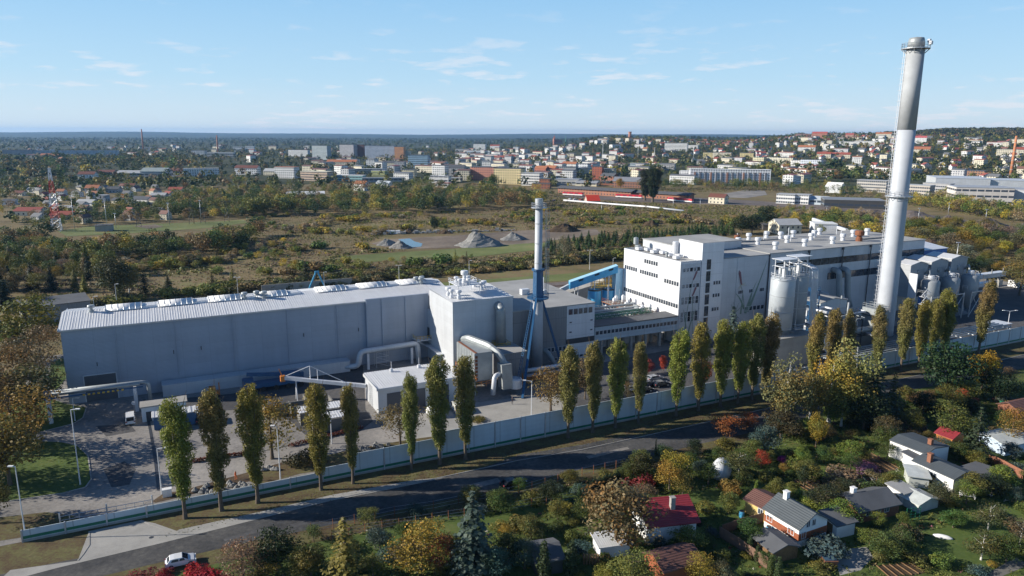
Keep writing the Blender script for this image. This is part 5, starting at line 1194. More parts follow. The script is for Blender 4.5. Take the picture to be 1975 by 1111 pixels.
lamp(640, 856, 800, .3, 'lamp post behind the fourth poplar', )
lamp(1025, 806, 735, -1.2, 'lamp post before the slim chimney by the wall')
lamp(1942, 640, 600, 1.6, 'double armed lamp post behind the wall at far right', True)
lamp(184, 612, 572, .8, 'lamp post behind the warehouse left corner')
for i, (x, y, t_) in enumerate([(226, 590, 548), (460, 578, 535), (626, 560, 525), (770, 545, 512), (905, 540, 503), (1137, 520, 483), (1182, 520, 498)]):
    lamp(x, y, t_, .5, ('lamp post over the left end of the warehouse roof', 'lamp post beyond the middle of the warehouse roof', 'lamp post beside the blue frame beyond the warehouse', 'lamp post beyond the right end of the warehouse roof', 'lamp post beyond the roof fans of the tall hall', 'lamp post right of the slim chimney by the rail yard', 'short floodlight post beside the white block')[i], i % 2 == 1)

# ================================================================== VEHICLES
def car(px, py, rz, color, label, kind='car', name='parked_car', group=None, L_=4.4, W=1.78, Hh=1.45, pos=None):
    p = pos or at(px, py); p = Vector((p[0], p[1], .05)); t = thing(name, label, kind, p, rz, group)
    van = kind in ('van', 'suv')
    if kind == 'van': prof = [(-L_ / 2, .35), (-L_ / 2, Hh * .97), (-L_ / 2 + .15, Hh), (L_ * .22, Hh), (L_ * .36, 1.1), (L_ / 2 - .05, .92), (L_ / 2, .35)]
    else: prof = [(-L_ / 2, .35), (-L_ / 2 + .02, .85), (-L_ * .42, .98 if kind != 'suv' else 1.05), (-L_ * .33, Hh * .97), (-L_ * .2, Hh), (L_ * .06, Hh * .99), (L_ * .24, 1.0), (L_ * .44, .84), (L_ / 2, .62), (L_ / 2, .32)]
    n = len(prof); vs = []
    for s_ in (-1, 1):
        for x, z in prof: k = 1 if z < 1.02 else .84; vs.append((x, s_ * W / 2 * k, z))
    mb = MB(); mb.add(vs, [tuple(range(n)), tuple(range(n, 2 * n))[::-1]] + [(i, n + i, n + (i + 1) % n, (i + 1) % n) for i in range(n)])
    bd = mb.build('body', 'carpaint', t, color=color)
    mb = MB(); zt_ = Hh * .93
    for s_ in (-1, 1):
        y0, y1 = s_ * (W / 2 * .985), s_ * (W / 2 * .865)
        xs = ((-L_ * .30, -L_ * .06), (-L_ * .04, L_ * .15)) if kind != 'van' else ((L_ * .08, L_ * .25),)
        for a, b in xs:
            q = [(a, y0, 1.03), (b, y0, 1.03), (b - (.15 if b > 0 else 0), y1 * 1.01, zt_), (a + .1, y1 * 1.01, zt_)]; q = [(x, y + s_ * .02, z) for x, y, z in q]
            MB().add(q, [(0, 1, 2, 3), (3, 2, 1, 0)]).build('side_window', 'glass', t)
    x0, z0, x1, z1 = (L_ * .24, 1.02, L_ * .07, Hh * .97) if kind != 'van' else (L_ * .36, 1.12, L_ * .23, Hh * .97)
    MB().add([(x0 + .02, -W * .40, z0), (x0 + .02, W * .40, z0), (x1 + .03, W * .37, z1 + .01), (x1 + .03, -W * .37, z1 + .01)], [(0, 1, 2, 3), (3, 2, 1, 0)]).build('windscreen', 'glass', t)
    xr, xt = (-L_ * .42, -L_ * .335) if kind != 'van' else (-L_ / 2 - .01, -L_ / 2 - .01)
    MB().add([(xr - .02, -W * .38, 1.02), (xr - .02, W * .38, 1.02), (xt - .02, W * .36, zt_), (xt - .02, -W * .36, zt_)], [(0, 1, 2, 3), (3, 2, 1, 0)]).build('rear_window', 'glass', t)
    for sx in (-1, 1):
        for s_ in (-1, 1):
            wl = MB().tube((sx * L_ * .31, s_ * W * .42, .33), (sx * L_ * .31, s_ * W * .51, .33), .33, 14).build('wheel', 'rubber', t)
            MB().tube((sx * L_ * .31, s_ * W * .50, .33), (sx * L_ * .31, s_ * W * .52, .33), .19, 10).build('rim', 'metal', wl)
    for s_ in (-1, 1):
        MB().box(L_ / 2 - .12, L_ / 2 + .02, s_ * W * .38 - .18, s_ * W * .38 + .18, .62, .78).build('headlight', 'white_metal', t)
        MB().box(-L_ / 2 - .02, -L_ / 2 + .1, s_ * W * .40 - .14, s_ * W * .40 + .14, .72, .95).build('tail_light', 'tiles_red', t)
    return t
plain('carpaint', None, .25, .1, .04)
WHT = (.75, .76, .78); BLK = (.012, .013, .018)
a_st = math.atan2(at(561, 1029)[1] - at(300, 1087)[1], at(561, 1029)[0] - at(300, 1087)[0])
car(349, 1089, a_st, WHT, 'white hatchback parked on the near street edge behind red bushes', L_=4.0)
car(990, 938, a_st + .05, BLK, 'black car parked on the garden side of the street', L_=4.5)
car(252, 814, R(118), WHT, 'white van standing on the entrance yard', 'van', 'parked_van', L_=4.6, Hh=1.95, W=1.85)
car(377, 806, R(118), WHT, 'white car nose in behind the first poplar gap', L_=4.3)
car(385, 813, R(118), BLK, 'dark car in the shade between the first two poplars', L_=4.3)
car(880, 792, R(110), (.62, .63, .6), 'pale van beside the small tank trailer', 'van', 'parked_van', L_=4.6, Hh=1.9)
for i, (x, y, c_, lb) in enumerate([(1250, 745, (.02, .03, .06), 'navy car on the lot left of the thirteenth poplar'), (1262, 734, (.3, .32, .35), 'silver car on the shaded lot by the scarlet shrub'), (1242, 756, BLK, 'black car nearest the wall on the shaded lot'), (1275, 745, (.02, .025, .03), 'black car right beside the thirteenth poplar')]):
    car(x, y, R(26), c_, lb, group='cars on the shaded lot')
car(1212, 755, R(26), WHT, 'white car beside the twelfth poplar on the shaded lot')
t = thing('tank_trailer', 'white cylindrical tank trailer beside the workshop doors', 'tank trailer', at(840, 800), R(60))
MB().lathe(0, 0, [(.1, 0), (.9, .2), (1.1, .7), (1.1, 4.4), (.9, 4.9), (.1, 5.1)], 20).build('tank', 'white_plaster', t, True).rotation_euler = (0, R(90), 0)
t.children[0].location = (-2.5, 0, 1.5)
for x in (-1.4, 1.4):
    for y in (-.8, .8): MB().tube((x, y - .1, .45), (x, y + .1, .45), .45, 12).build('wheel', 'rubber', t)
MB().box(-2, 2, -.6, .6, .5, .6).build('chassis', 'dark_steel', t)
# lorries, crane and equipment at the foot of the warehouse
t = ft('mobile_crane', 'blue mobile crane parked before the warehouse', 'crane', 44, -8.5)
mb = fm(t); mb.box(36, 50, -10, -7.4, 1.0, 2.1).box(36, 38.4, -9.9, -7.5, 2.1, 3.2); mb.build('chassis', 'blue_steel', t)
mb = fm(t); mb.tube((50, -8.7, 2.6), (37, -8.7, 4.3), .55, sq=True).tube((50, -8.7, 2.6), (44, -8.7, 3.4), .7, sq=True); mb.build('boom', 'blue_steel', t)
mb = fm(t); mb.box(45, 49, -9.9, -7.5, 2.15, 3.6); mb.build('cab', 'blue_steel', t)
for k in range(5):
    for v in (-10.05, -7.35): mb = fm(t); mb.tube((37.5 + k * 2.9, v - .15, .6), (37.5 + k * 2.9, v + .15, .6), .6, 12); mb.build('wheel', 'rubber', t)
t = ft('boom_conveyor', 'white lattice boom with orange hopper head beside the workshop', 'conveyor', 48, -17)
mb = fm(t); mb.tube((44, -18, 5.4), (60.8, -26.5, 3.6), .55, sq=True).tube((49.5, -20.6, 5), (49.5, -20.6, 8.2), .1).tube((49.5, -20.6, 8.2), (44, -18, 5.6), .07).tube((49.5, -20.6, 8.2), (57, -24.6, 4.2), .07).tube((51, -21.4, 5), (51, -21.4, 7.2), .08); mb.build('boom', 'white_metal', t)
mb = fm(t); mb.box(43.3, 44.3, -18.5, -17.5, 4.6, 5.9).tube((43.7, -18, 5.9), (43.1, -18, 7.6), .1); mb.build('hopper', 'orange_steel', t)
for u, v in ((46.5, -19.2), (56, -24)): mb = fm(t); mb.tube((u, v - 1, 0), (u, v, 4.6), .12).tube((u, v + 1, 0), (u, v, 4.6), .12); mb.build('leg', 'white_metal', t)
t = ft('forklift', 'small orange loader at the warehouse foot behind the first poplars', 'loader', 29, -9)
mb = fm(t); mb.box(28, 30.6, -9.8, -8.2, .5, 1.5).box(28.6, 30, -9.7, -8.3, 1.5, 2.6).tube((30.8, -9, .4), (30.8, -9, 3.4), .12); mb.build('body', 'orange_steel', t)
for u in (28.4, 30.2):
    for v in (-9.9, -8.1): mb = fm(t); mb.tube((u, v - .12, .45), (u, v + .12, .45), .45, 12); mb.build('wheel', 'rubber', t)
for i, (u, v) in enumerate(((43.5, -30), (44.5, -35), (46, -40.5), (38.5, -27))):
    t = ft('waste_bay', ('dark storage bay wall nearest the boom conveyor', 'dark storage bay with ribbed cover in the middle', 'dark storage bay nearest the fifth poplar', 'dark screen wall left of the storage bays')[i], 'storage bay', u, v)
    mb = fm(t); mb.box(u, u + 9, v, v + .3, 0, 2.6).box(u, u + .3, v, v + 4, 0, 2.6).box(u + 8.7, u + 9, v, v + 4, 0, 2.6); mb.build('wall', 'concrete_dark', t)
    if i in (1, 2): mb = fm(t); ribbed_roof(mb, u - .1, u + 9.1, v + .5, v + 4, 2.65, 2.8); mb.build('cover', 'sheet_roof', t)
for i, (x, y) in enumerate(((395, 945), (412, 950), (452, 938), (472, 944), (520, 905), (700, 870), (735, 862))):
    t = thing('stone_heap', ('grey boulder pile by the first poplar', 'tarp covered rubble pile by the wall', 'low rubble pile before the second poplar', 'small stone pile at the third poplar', 'earth and stone pile behind the fourth poplar', 'pale stone pile behind the fifth poplar', 'small rubble pile by the brown leaved tree')[i], 'stone pile', at(x, y))
    rd = random.Random(i)
    mb = MB()
    for k in range(16): a, q = rd.uniform(0, 6.28), rd.random(); s_ = rd.uniform(.25, .6); mb.lathe(math.cos(a) * q * 2, math.sin(a) * q * 1.2, [(s_ * .5, 0), (s_, s_ * .4), (s_ * .7, s_ * (1.2 - q * .5)), (.05, s_ * 1.4)], 6)
    mb.build('stones', 'spoil', t)
t = thing('utility_cabinet', 'white utility cabinet by the entrance lamp', 'cabinet', at(323, 957), GA); MB().box(-.7, .7, -.4, .4, 0, 1.3).box(-.75, .75, -.45, .45, 1.3, 1.4).build('body', 'white_plaster', t); MB().box(.0, .65, -.43, -.405, .1, 1.2).build('door', 'white_metal', t)
t = thing('road_sign', 'blue round traffic sign facing the entrance yard', 'sign', at(260, 800), 0); MB().tube((0, 0, 0), (0, 0, 2.9), .04).build('post', 'metal', t); MB().tube((0, -.05, 2.7), (0, 0, 2.7), .45, 18).build('disc', 'white_metal', t)
t = thing('low_hedge', 'red clipped low hedge between road and yard behind the poplars', 'hedge', at(500, 870), GA)
for i, (a, b) in enumerate((((370, 893), (480, 876)), ((560, 862), (700, 826)))):
    p, q = at(*a), at(*b); pts = [p.lerp(q, k / 60) for k in range(60)]; idx = np.repeat(np.arange(60), 16); P = np.array([tuple(x) for x in pts])[idx] + RNG.uniform(-.35, .35, (960, 3)) * [1, .8, 1] + [0, 0, .4]
    me = leafmesh('hedge_leaves', P - np.array(tuple(t.location)), RNG.normal(size=(960, 3)), RNG.uniform(.1, .2, 960), np.ones((960, 3)) * RNG.uniform(.7, 1.3, (960, 1))); o = bpy.data.objects.new('hedge_leaves', me); COL.objects.link(o); o.parent = t; o.color = (.16, .05, .03, 1); o.rotation_euler = (0, 0, -GA)

# ---- people
def person(p, rz, label, coat, legs, hair=(.05, .03, .02), h=1.76):
    """one continuous body grown over a skeleton, clothing coloured by height"""
    me = bpy.data.meshes.new('body')
    J = [(0, 0, .95), (0, 0, 1.2), (0, .01, 1.42), (0, .01, 1.52), (0, .03, 1.66), (-.1, 0, .9), (-.12, .03, .5), (-.13, 0, .08), (-.13, .14, .04), (.1, 0, .9), (.14, -.08, .5), (.15, -.16, .09), (.15, -.02, .04), (-.19, 0, 1.4), (-.25, 0, 1.12), (-.24, .12, .88), (.19, 0, 1.4), (.26, .03, 1.12), (.22, .2, .95)]
    E_ = [(0, 1), (1, 2), (2, 3), (3, 4), (0, 5), (5, 6), (6, 7), (7, 8), (0, 9), (9, 10), (10, 11), (11, 12), (2, 13), (13, 14), (14, 15), (2, 16), (16, 17), (17, 18)]
    Rr = [.15, .14, .15, .06, .11, .095, .065, .045, .045, .095, .065, .045, .045, .07, .05, .035, .07, .05, .035]
    me.from_pydata(J, E_, []); o = bpy.data.objects.new('person', me); COL.objects.link(o)
    m_ = o.modifiers.new('skin', 'SKIN')
    for i, r_ in enumerate(Rr): me.skin_vertices[0].data[i].radius = (r_, r_ * .8)
    me.skin_vertices[0].data[0].use_root = True
    s_ = o.modifiers.new('sub', 'SUBSURF'); s_.levels = s_.render_levels = 2
    dg = bpy.context.evaluated_depsgraph_get(); nm = bpy.data.meshes.new_from_object(o.evaluated_get(dg)); o.modifiers.clear(); o.data = nm
    nm.materials.clear()
    for mn in ('coat%02d' % id(label), 'leg%02d' % id(label), 'skin', 'hair'):
        if mn.startswith('coat'): plain(mn, coat, .8)
        elif mn.startswith('leg'): plain(mn, legs, .8)
        elif mn not in MATS: plain(mn, (.45, .27, .2) if mn == 'skin' else hair, .6, 0, .05)
        nm.materials.append(MATS[mn])
    for f in nm.polygons:
        c_ = f.center; f.material_index = 1 if c_.z < .93 and abs(c_.x) < .2 else (0 if c_.z < 1.47 and not (c_.z < .95) else (3 if c_.z > 1.68 or (c_.y < 0 and c_.z > 1.55) else 2))
    o.location = p; o.rotation_euler = (0, 0, rz); o.scale = (h / 1.76,) * 3
    return tag(o, label, 'person')
person(at(988, 780), R(160), 'person in dark clothes standing in the sunlit yard by the filter', (.03, .03, .045), (.02, .02, .03))
person(at(455, 925), R(80), 'worker in orange high visibility clothes near the second poplar', (.75, .15, .03), (.7, .16, .03))
person(at(961, 961), R(30), 'person in pale blue top standing at the garden fence by the black car', (.35, .42, .55), (.03, .04, .06))
for t in [o for o in COL.objects if '_o' in o.keys()]: del t['_o']

# ================================================================== ALLOTMENT GARDENS IN FRONT
GARDEN_CLEAR = []
def cottage(name, label, A, B, depth, hw, hr, axis, wallmat, roofmat, cat='house', wallcol=None, chim=None, wins=(), doors=(), over=.35, ridge=.5, band=None, flat=False):
    a, b = at(*A), at(*B); d = b - a; L_ = d.length; rz = math.atan2(d.y, d.x)
    t = thing(name, label, cat, a, rz)
    q = Vector((-d.y, d.x, 0)).normalized(); GARDEN_CLEAR.append([(p.x, p.y) for p in (a - d * .15 - q, b + d * .1 - q, b + d * .1 + q * (depth + 1), a - d * .15 + q * (depth + 1))])
    mb = MB()
    if flat: mb.add([(0, 0, 0), (L_, 0, 0), (L_, depth, 0), (0, depth, 0), (0, 0, hw), (L_, 0, hw), (L_, depth, hw + hr), (0, depth, hw + hr)], [(0, 3, 2, 1), (4, 5, 6, 7), (0, 1, 5, 4), (1, 2, 6, 5), (2, 3, 7, 6), (3, 0, 4, 7)])
    else: mb.gwall(0, L_, 0, depth, 0, hw, hr, axis, ridge)
    mb.build('wall', wallmat, t, color=wallcol)
    mb = MB()
    if flat:
        o_ = over; k = hr / depth * o_; V = [(-o_, -o_, hw - k), (L_ + o_, -o_, hw - k), (L_ + o_, depth + o_, hw + hr + k), (-o_, depth + o_, hw + hr + k)]; V = [(x, y, z + .03) for x, y, z in V]
        mb.add(V + [(x, y, z + .16) for x, y, z in V], [(0, 3, 2, 1), (4, 5, 6, 7), (0, 1, 5, 4), (1, 2, 6, 5), (2, 3, 7, 6), (3, 0, 4, 7)])
    else: mb.gable(0, L_, 0, depth, hw + .03, hr, over, axis, .15, ridge)
    r = mb.build('roof', roofmat, t)
    for c in (chim or ()):
        x, y, z0, z1, m_ = c; k = MB().box(x - .35, x + .35, y - .35, y + .35, z0, z1).box(x - .42, x + .42, y - .42, y + .42, z1, z1 + .12).build('chimney', m_, r)
    for f, x, z, w_, h_ in wins:      # f: F front, L left, R right, B back
        if f == 'F': window(t, x, -.03, z, w_, h_, 0, 2)
        elif f == 'L': window(t, -.03, x + w_, z, w_, h_, -math.pi / 2, 2)
        elif f == 'R': window(t, L_ + .03, x, z, w_, h_, math.pi / 2, 2)
    for f, x, w_, h_ in doors:
        mb = MB(); (mb.box(x, x + w_, -.06, .02, .05, h_) if f == 'F' else mb.box(-.06, .02, x, x + w_, .05, h_)); mb.build('door', 'wood', t)
    if band: mb = MB(); mb.box(-.05, L_ + .05, -.07, .0, band[0], band[1]).box(-.07, 0, -.05, depth + .05, band[0], band[1]); mb.build('timber_cladding', 'timber', t)
    return t, L_
plain('brick', (.26, .11, .065), .85, 0, .35, 1.5); plain('timber', (.30, .09, .04), .7, 0, .3, 1.5); plain('glasshouse', (.55, .58, .56), .3, 0, .25, .8)
plain('yellow_plaster', (.62, .45, .17), .8, 0, .2, .5); plain('pale_blue_plaster', (.45, .55, .68), .8, 0, .15, .5)
cottage('cottage', 'cottage with bright red tiled roof and a tall brick chimney', (1250, 1053), (1341, 1042), 6.6, 3.3, 2.0, 'x', 'white_plaster', 'tiles_red', chim=((4.6, 2.2, 3.6, 6.2, 'concrete'),), wins=(('F', 5.4, 1.5, .8, .9), ('L', 2.5, 1.4, .9, 1.0), ('L', 3, 3.2, .6, .6)), ridge=.62, over=.5)
cottage('cottage', 'low cottage with plain brown roof at the bottom edge', (1280, 1126), (1352, 1106), 4.8, 1.9, 1.1, 'x', 'timber', 'tiles_brown')
cottage('shed', 'flat roofed grey garden shed with a wood pile beside it', (1157, 1078), (1214, 1070), 3.0, 1.8, .3, 'x', 'white_plaster', 'sheet_roof', 'shed', flat=True)
cottage('cottage', 'small yellow and white cottage with brown roof behind the slate house', (1486, 1014), (1524, 997), 5, 2.3, .9, 'y', 'yellow_plaster', 'tiles_brown', wins=(('L', 1.5, 1, 1, 1),))
cottage('house', 'white house with slate gable roof and red timber band', (1538, 1057), (1592, 1038), 6.6, 3.2, 1.7, 'y', 'white_plaster', 'tiles_slate', chim=((2.8, 5.2, 4, 6.0, 'white_plaster'),), wins=(('F', 1.4, 2.9, .8, 1.1), ('F', 2.6, 2.9, .8, 1.1), ('F', .5, 1.3, 1.0, 1.1), ('L', .8, 1.5, 1.2, 1), ('L', 5, 1.5, 1.2, 1)), doors=(('F', 2.2, .9, 2.1),), band=(1.1, 2.2))
cottage('shed', 'white lean to shed with brown door beside the slate roofed house', (1612, 1040), (1647, 1031), 3.4, 2.2, .5, 'x', 'white_plaster', 'roof_felt', 'shed', doors=(('L', .8, 1.1, 2),), flat=True)
cottage('shed', 'timber hut with wide grey felt roof at the bottom of the gardens', (1490, 1088), (1537, 1076), 4.4, 1.9, .7, 'y', 'wood', 'roof_felt', 'shed')
cottage('bungalow', 'dark roofed bungalow overgrown with vines in the middle of gardens', (1654, 1010), (1732, 993), 5.6, 2.0, 1.3, 'x', 'brick', 'roof_felt', 'bungalow', chim=((2.2, 3.6, 2.6, 4.0, 'white_plaster'),), wins=(('F', 1.5, 1, 1, 1.1), ('F', 3.5, 1, 1, 1.1), ('F', 5.2, 1, 1, 1.1)))
cottage('greenhouse', 'grey ridge roofed greenhouse beside green trellis', (1770, 990), (1808, 979), 3.4, 1.5, .7, 'y', 'glasshouse', 'glasshouse', 'greenhouse')
cottage('house', 'white cubic house with dark roof and small red chimney', (1782, 908), (1826, 892), 7.0, 3.2, .6, 'y', 'white_plaster', 'tiles_slate', chim=((3.6, 1.5, 3.4, 4.8, 'brick'),), wins=(('F', 2.4, 2.2, .5, .5), ('L', 6, 1.6, 1, .9)), over=.15, ridge=.35)
cottage('porch', 'small flat roofed white porch of the cubic house', (1768, 912), (1782, 908), 3, 2.4, .3, 'x', 'white_plaster', 'roof_felt', 'porch', flat=True)
cottage('house', 'long white house with wide low slate roof', (1836, 951), (1874, 940), 7.6, 2.6, .7, 'y', 'white_plaster', 'tiles_slate', chim=((1.4, 5.6, 2.8, 4.6, 'brick'),), wins=(('L', 3, 1.1, 1.3, 1.1),), over=.3)
cottage('carport', 'open car port with sloping dark sheet roof beside the long white house', (1882, 948), (1930, 932), 4.5, 2.2, -.3, 'x', 'wood', 'roof_felt', 'car port', flat=True)
cottage('shed', 'small orange red garden shed behind the cubic house', (1834, 868), (1856, 861), 3.2, 2.4, .8, 'y', 'orange_steel', 'tiles_red', 'shed')
cottage('cottage', 'brown roofed brick cottage cut by the right picture edge', (1962, 812), (2012, 801), 4.5, 2.3, 1.0, 'x', 'brick', 'tiles_brown')
cottage('greenhouse', 'blue glazed greenhouse at the right edge', (1938, 880), (1990, 868), 6, 2.0, .8, 'x', 'pale_blue_plaster', 'glasshouse', 'greenhouse')
cottage('greenhouse', 'low white glazed greenhouse before the cubic house', (1752, 938), (1790, 943), 4, 1.9, .2, 'x', 'glasshouse', 'glasshouse', 'greenhouse', flat=True)
cottage('shed', 'tiny black tarred shed behind thuja columns at the bottom', (1035, 1112), (1085, 1104), 5, 2.2, .9, 'x', 'dark_steel', 'roof_felt', 'shed')
cottage('shed', 'white painted shed under a tree between the greenhouses', (1740, 975), (1762, 968), 3, 2.1, .3, 'x', 'white_plaster', 'roof_felt_light', 'shed', flat=True)
t = thing('covered_boat', 'silvery white tarpaulin covered dome in the gardens', 'tarpaulin', at(1390, 915), R(60))
MB().lathe(0, 0, [(2.3, 0), (2.35, .8), (2.0, 2.0), (1.2, 2.9), (.2, 3.2)], 16).build('tarpaulin', 'white_metal', t, True); t.scale = (1.1, .75, .95)
GARDEN_CLEAR.append([(p.x, p.y) for p in (at(1370, 922), at(1412, 922), at(1412, 898), at(1370, 898))])
# fences, garden wall, beds
def fence(label, pts, h, mat='planks', solid=True, cat='fence', name='garden_fence'):
    q = [at(*p) for p in pts]; t = thing(name, label, cat, q[0]); o_ = q[0]; nb = 0
    for a, b in zip(q, q[1:]):
        d = b - a; n = max(1, int(d.length / 2.4)); nrm = Vector((-d.y, d.x, 0)).normalized() * .04
        for i in range(n):
            p, r = a + d * (i / n) - o_, a + d * ((i + 1) / n) - o_
            if solid: MB().add([p - nrm, r - nrm, r + nrm, p + nrm] + [x + Vector((0, 0, h)) for x in (p - nrm, r - nrm, r + nrm, p + nrm)], [(4, 5, 6, 7), (0, 1, 5, 4), (1, 2, 6, 5), (2, 3, 7, 6), (3, 0, 4, 7)]).build('panel', mat, t)
            else:
                mb = MB()
                for k in (.3, .65, 1.0): mb.tube(p + Vector((0, 0, h * k)), r + Vector((0, 0, h * k)), .015, 4)
                mb.build('wires', 'metal', t)
            MB().tube(p, p + Vector((0, 0, h + .1)), .05, 4).build('post', 'rusty' if not solid else mat, t)
    return t
fence('weathered plank fence running down between the red and slate houses', [(1387, 1036), (1420, 1056), (1442, 1072), (1480, 1098)], 1.8)
fence('plank fence behind the yellow cottage yard', [(1392, 1032), (1430, 1018), (1472, 1008)], 1.7)
fence('wire mesh fence with rusty posts between street and gardens', [(600, 1030), (684, 1012), (761, 996), (836, 985), (884, 975), (1000, 955), (1100, 925), (1209, 900)], 1.7, solid=False)
fence('dark mesh fence along the lower garden lawn', [(640, 1045), (704, 1028), (865, 1002), (985, 985), (1025, 978), (1110, 965)], 1.5, solid=False)
fence('red brick garden wall with a round white target near the right edge', [(1903, 890), (1935, 905), (1972, 925)], 1.7, 'brick', cat='wall', name='garden_wall')
fence('low white picket fence beside the vegetable plots', [(1660, 912), (1690, 930), (1745, 948)], .8, 'white_plaster', False)
t = thing('dart_target', 'round white wheel hung on the brick garden wall', 'wheel', at(1948, 914, .9)); MB().tube((-.3, -.25, .1), (-.3, -.38, .1), .55, 20).build('rim', 'white_plaster', t); MB().tube((-.3, -.24, .1), (-.3, -.41, .1), .2, 12).build('hub', 'dark_steel', t)
for i, (x, y, lb) in enumerate(((1430, 998, 'blue plastic barrel beside the yellow cottage'), (1482, 1028, 'blue plastic barrel at the corner of the slate roofed house'))):
    t = thing('barrel', lb, 'barrel', at(x, y)); MB().lathe(0, 0, [(.36, 0), (.42, .3), (.42, .8), (.36, 1.1)], 16).build('drum', 'light_blue', t, True); MB().lathe(0, 0, [(.37, 1.1), (.37, 1.15)], 16).build('lid', 'dark_steel', t)
t = thing('planter', 'large tapered red brick planter before the slate roofed house', 'planter', at(1597, 1090)); MB().add([(-.7, -.7, 0), (.7, -.7, 0), (.7, .7, 0), (-.7, .7, 0), (-1, -1, 1.2), (1, -1, 1.2), (1, 1, 1.2), (-1, 1, 1.2)], [(0, 3, 2, 1), (4, 5, 6, 7), (0, 1, 5, 4), (1, 2, 6, 5), (2, 3, 7, 6), (3, 0, 4, 7)]).build('box', 'brick', t); MB().box(-.85, .85, -.85, .85, 1.21, 1.3).build('water', 'water', t)
t = thing('wheelie_bin', 'yellow waste bin at the top right garden', 'bin', at(1942, 783)); MB().box(-.35, .35, -.35, .35, .1, 1.1).build('bin_body', 'yellow_steel', t); MB().box(-.38, .38, -.38, .38, 1.1, 1.18).build('lid', 'yellow_steel', t)
t = thing('wheelie_bin', 'green waste bin beside the yellow one', 'bin', at(1932, 783)); MB().box(-.35, .35, -.35, .35, .1, 1.1).build('bin_body', 'green_steel', t); MB().box(-.38, .38, -.38, .38, 1.1, 1.18).build('lid', 'green_steel', t)
for i, (x, y, r_, lb) in enumerate(((1865, 960, .5, 'white garden swing bench by the vines'), (1818, 1037, .2, 'upturned white rowing boat lying on the lawn'))):
    t = thing('garden_bench' if i == 0 else 'rowing_boat', lb, 'bench' if i == 0 else 'boat', at(x, y), R(-25))
    if i == 0: MB().box(-1.2, 1.2, -.3, .3, .4, .5).box(-1.2, 1.2, .3, .38, .5, 1.1).build('seat', 'white_plaster', t); MB().box(-1.15, -1.05, -.3, .3, 0, .4).box(1.05, 1.15, -.3, .3, 0, .4).build('leg', 'white_plaster', t)
    else: mb = MB(); mb.lathe(0, 0, [(.55, 0), (.5, .25), (.28, .45), (.05, .5)], 16); o = mb.build('hull', 'white_plaster', t, True); o.scale = (2.6, .8, 1)
t = thing('wood_pile', 'stack of split firewood beside the flat grey shed', 'wood pile', at(1150, 1086)); mb = MB()
for k in range(40): mb.tube((-1.8 + (k % 10) * .4, -.5, .15 + (k // 10) * .3), (-1.8 + (k % 10) * .4 + .05, .5, .15 + (k // 10) * .3), .14, 6)
mb.build('logs', 'wood', t)
t = thing('trellis', 'green ladder like trellis frame before the grey greenhouse', 'trellis', at(1760, 1003), R(10)); mb = MB()
for k in range(4): mb.tube((-1.2 + k * .8, 0, 0), (-1.2 + k * .8, 0, 2.2), .05, 4)
for k in range(4): mb.tube((-1.3, 0, .5 + k * .5), (1.3, 0, .5 + k * .5), .05, 4)
mb.build('bars', 'green_steel', t)
# lawns, soil beds and paths
psheet('lawn', [(1010, 985), (1110, 975), (1150, 955), (1200, 960), (1165, 1010), (1090, 1030), (1010, 1045), (940, 1060)], .018, 'garden')
psheet('lawn', [(1280, 955), (1400, 940), (1480, 930), (1500, 950), (1430, 985), (1390, 1000), (1290, 975)], .02, 'grass')
psheet('lawn', [(1545, 900), (1640, 880), (1700, 870), (1680, 890), (1640, 910), (1590, 935), (1540, 925)], .02, 'grass')
psheet('lawn', [(1790, 1015), (1870, 1000), (1950, 1025), (1975, 1045), (1975, 1075), (1880, 1100), (1790, 1080), (1720, 1050), (1760, 1020)], .02, 'grass')
psheet('lawn', [(1900, 965), (1985, 985), (1985, 1030), (1930, 1010), (1880, 985)], .022, 'grass')
psheet('lawn', [(640, 1040), (860, 1005), (1000, 985), (1100, 968), (1010, 1000), (850, 1050), (680, 1075)], .02, 'grass')
psheet('gravel_path', [(1612, 1085), (1640, 1058), (1672, 1055), (1685, 1075), (1660, 1100), (1620, 1110)], .024, 'concrete')
psheet('garden_path', [(1960, 1075), (1985, 1090), (1900, 1125), (1870, 1125)], .024, 'concrete_dark')
for i, q in enumerate(([(1640, 885), (1680, 875), (1735, 905), (1690, 915)], [(1650, 920), (1720, 925), (1735, 945), (1680, 955)], [(1690, 1092), (1750, 1085), (1785, 1105), (1720, 1118)], [(1525, 930), (1560, 915), (1590, 935), (1560, 948)], [(1720, 800), (1760, 790), (1790, 830), (1740, 845)])):
    psheet('vegetable_plot', q, .03, 'soil')
    a, b, c, d = [at(*p) for p in q]; t = thing('plot_border', ('pale board edging of the upper vegetable plots', 'pale board edging beside the picket fence', 'board edging of the vegetable beds at the bottom', 'board edging of the small bed by the dark bush', 'board edging of the far allotment plot')[i], 'bed edging', a); mb = MB()
    for k in range(6): p_, r_ = a.lerp(b, k / 5) - a, d.lerp(c, k / 5) - a; mb.tube(p_ + Vector((0, 0, .15)), r_ + Vector((0, 0, .15)), .09, sq=True)
    mb.build('boards', 'wood' if i != 1 else 'concrete', t)
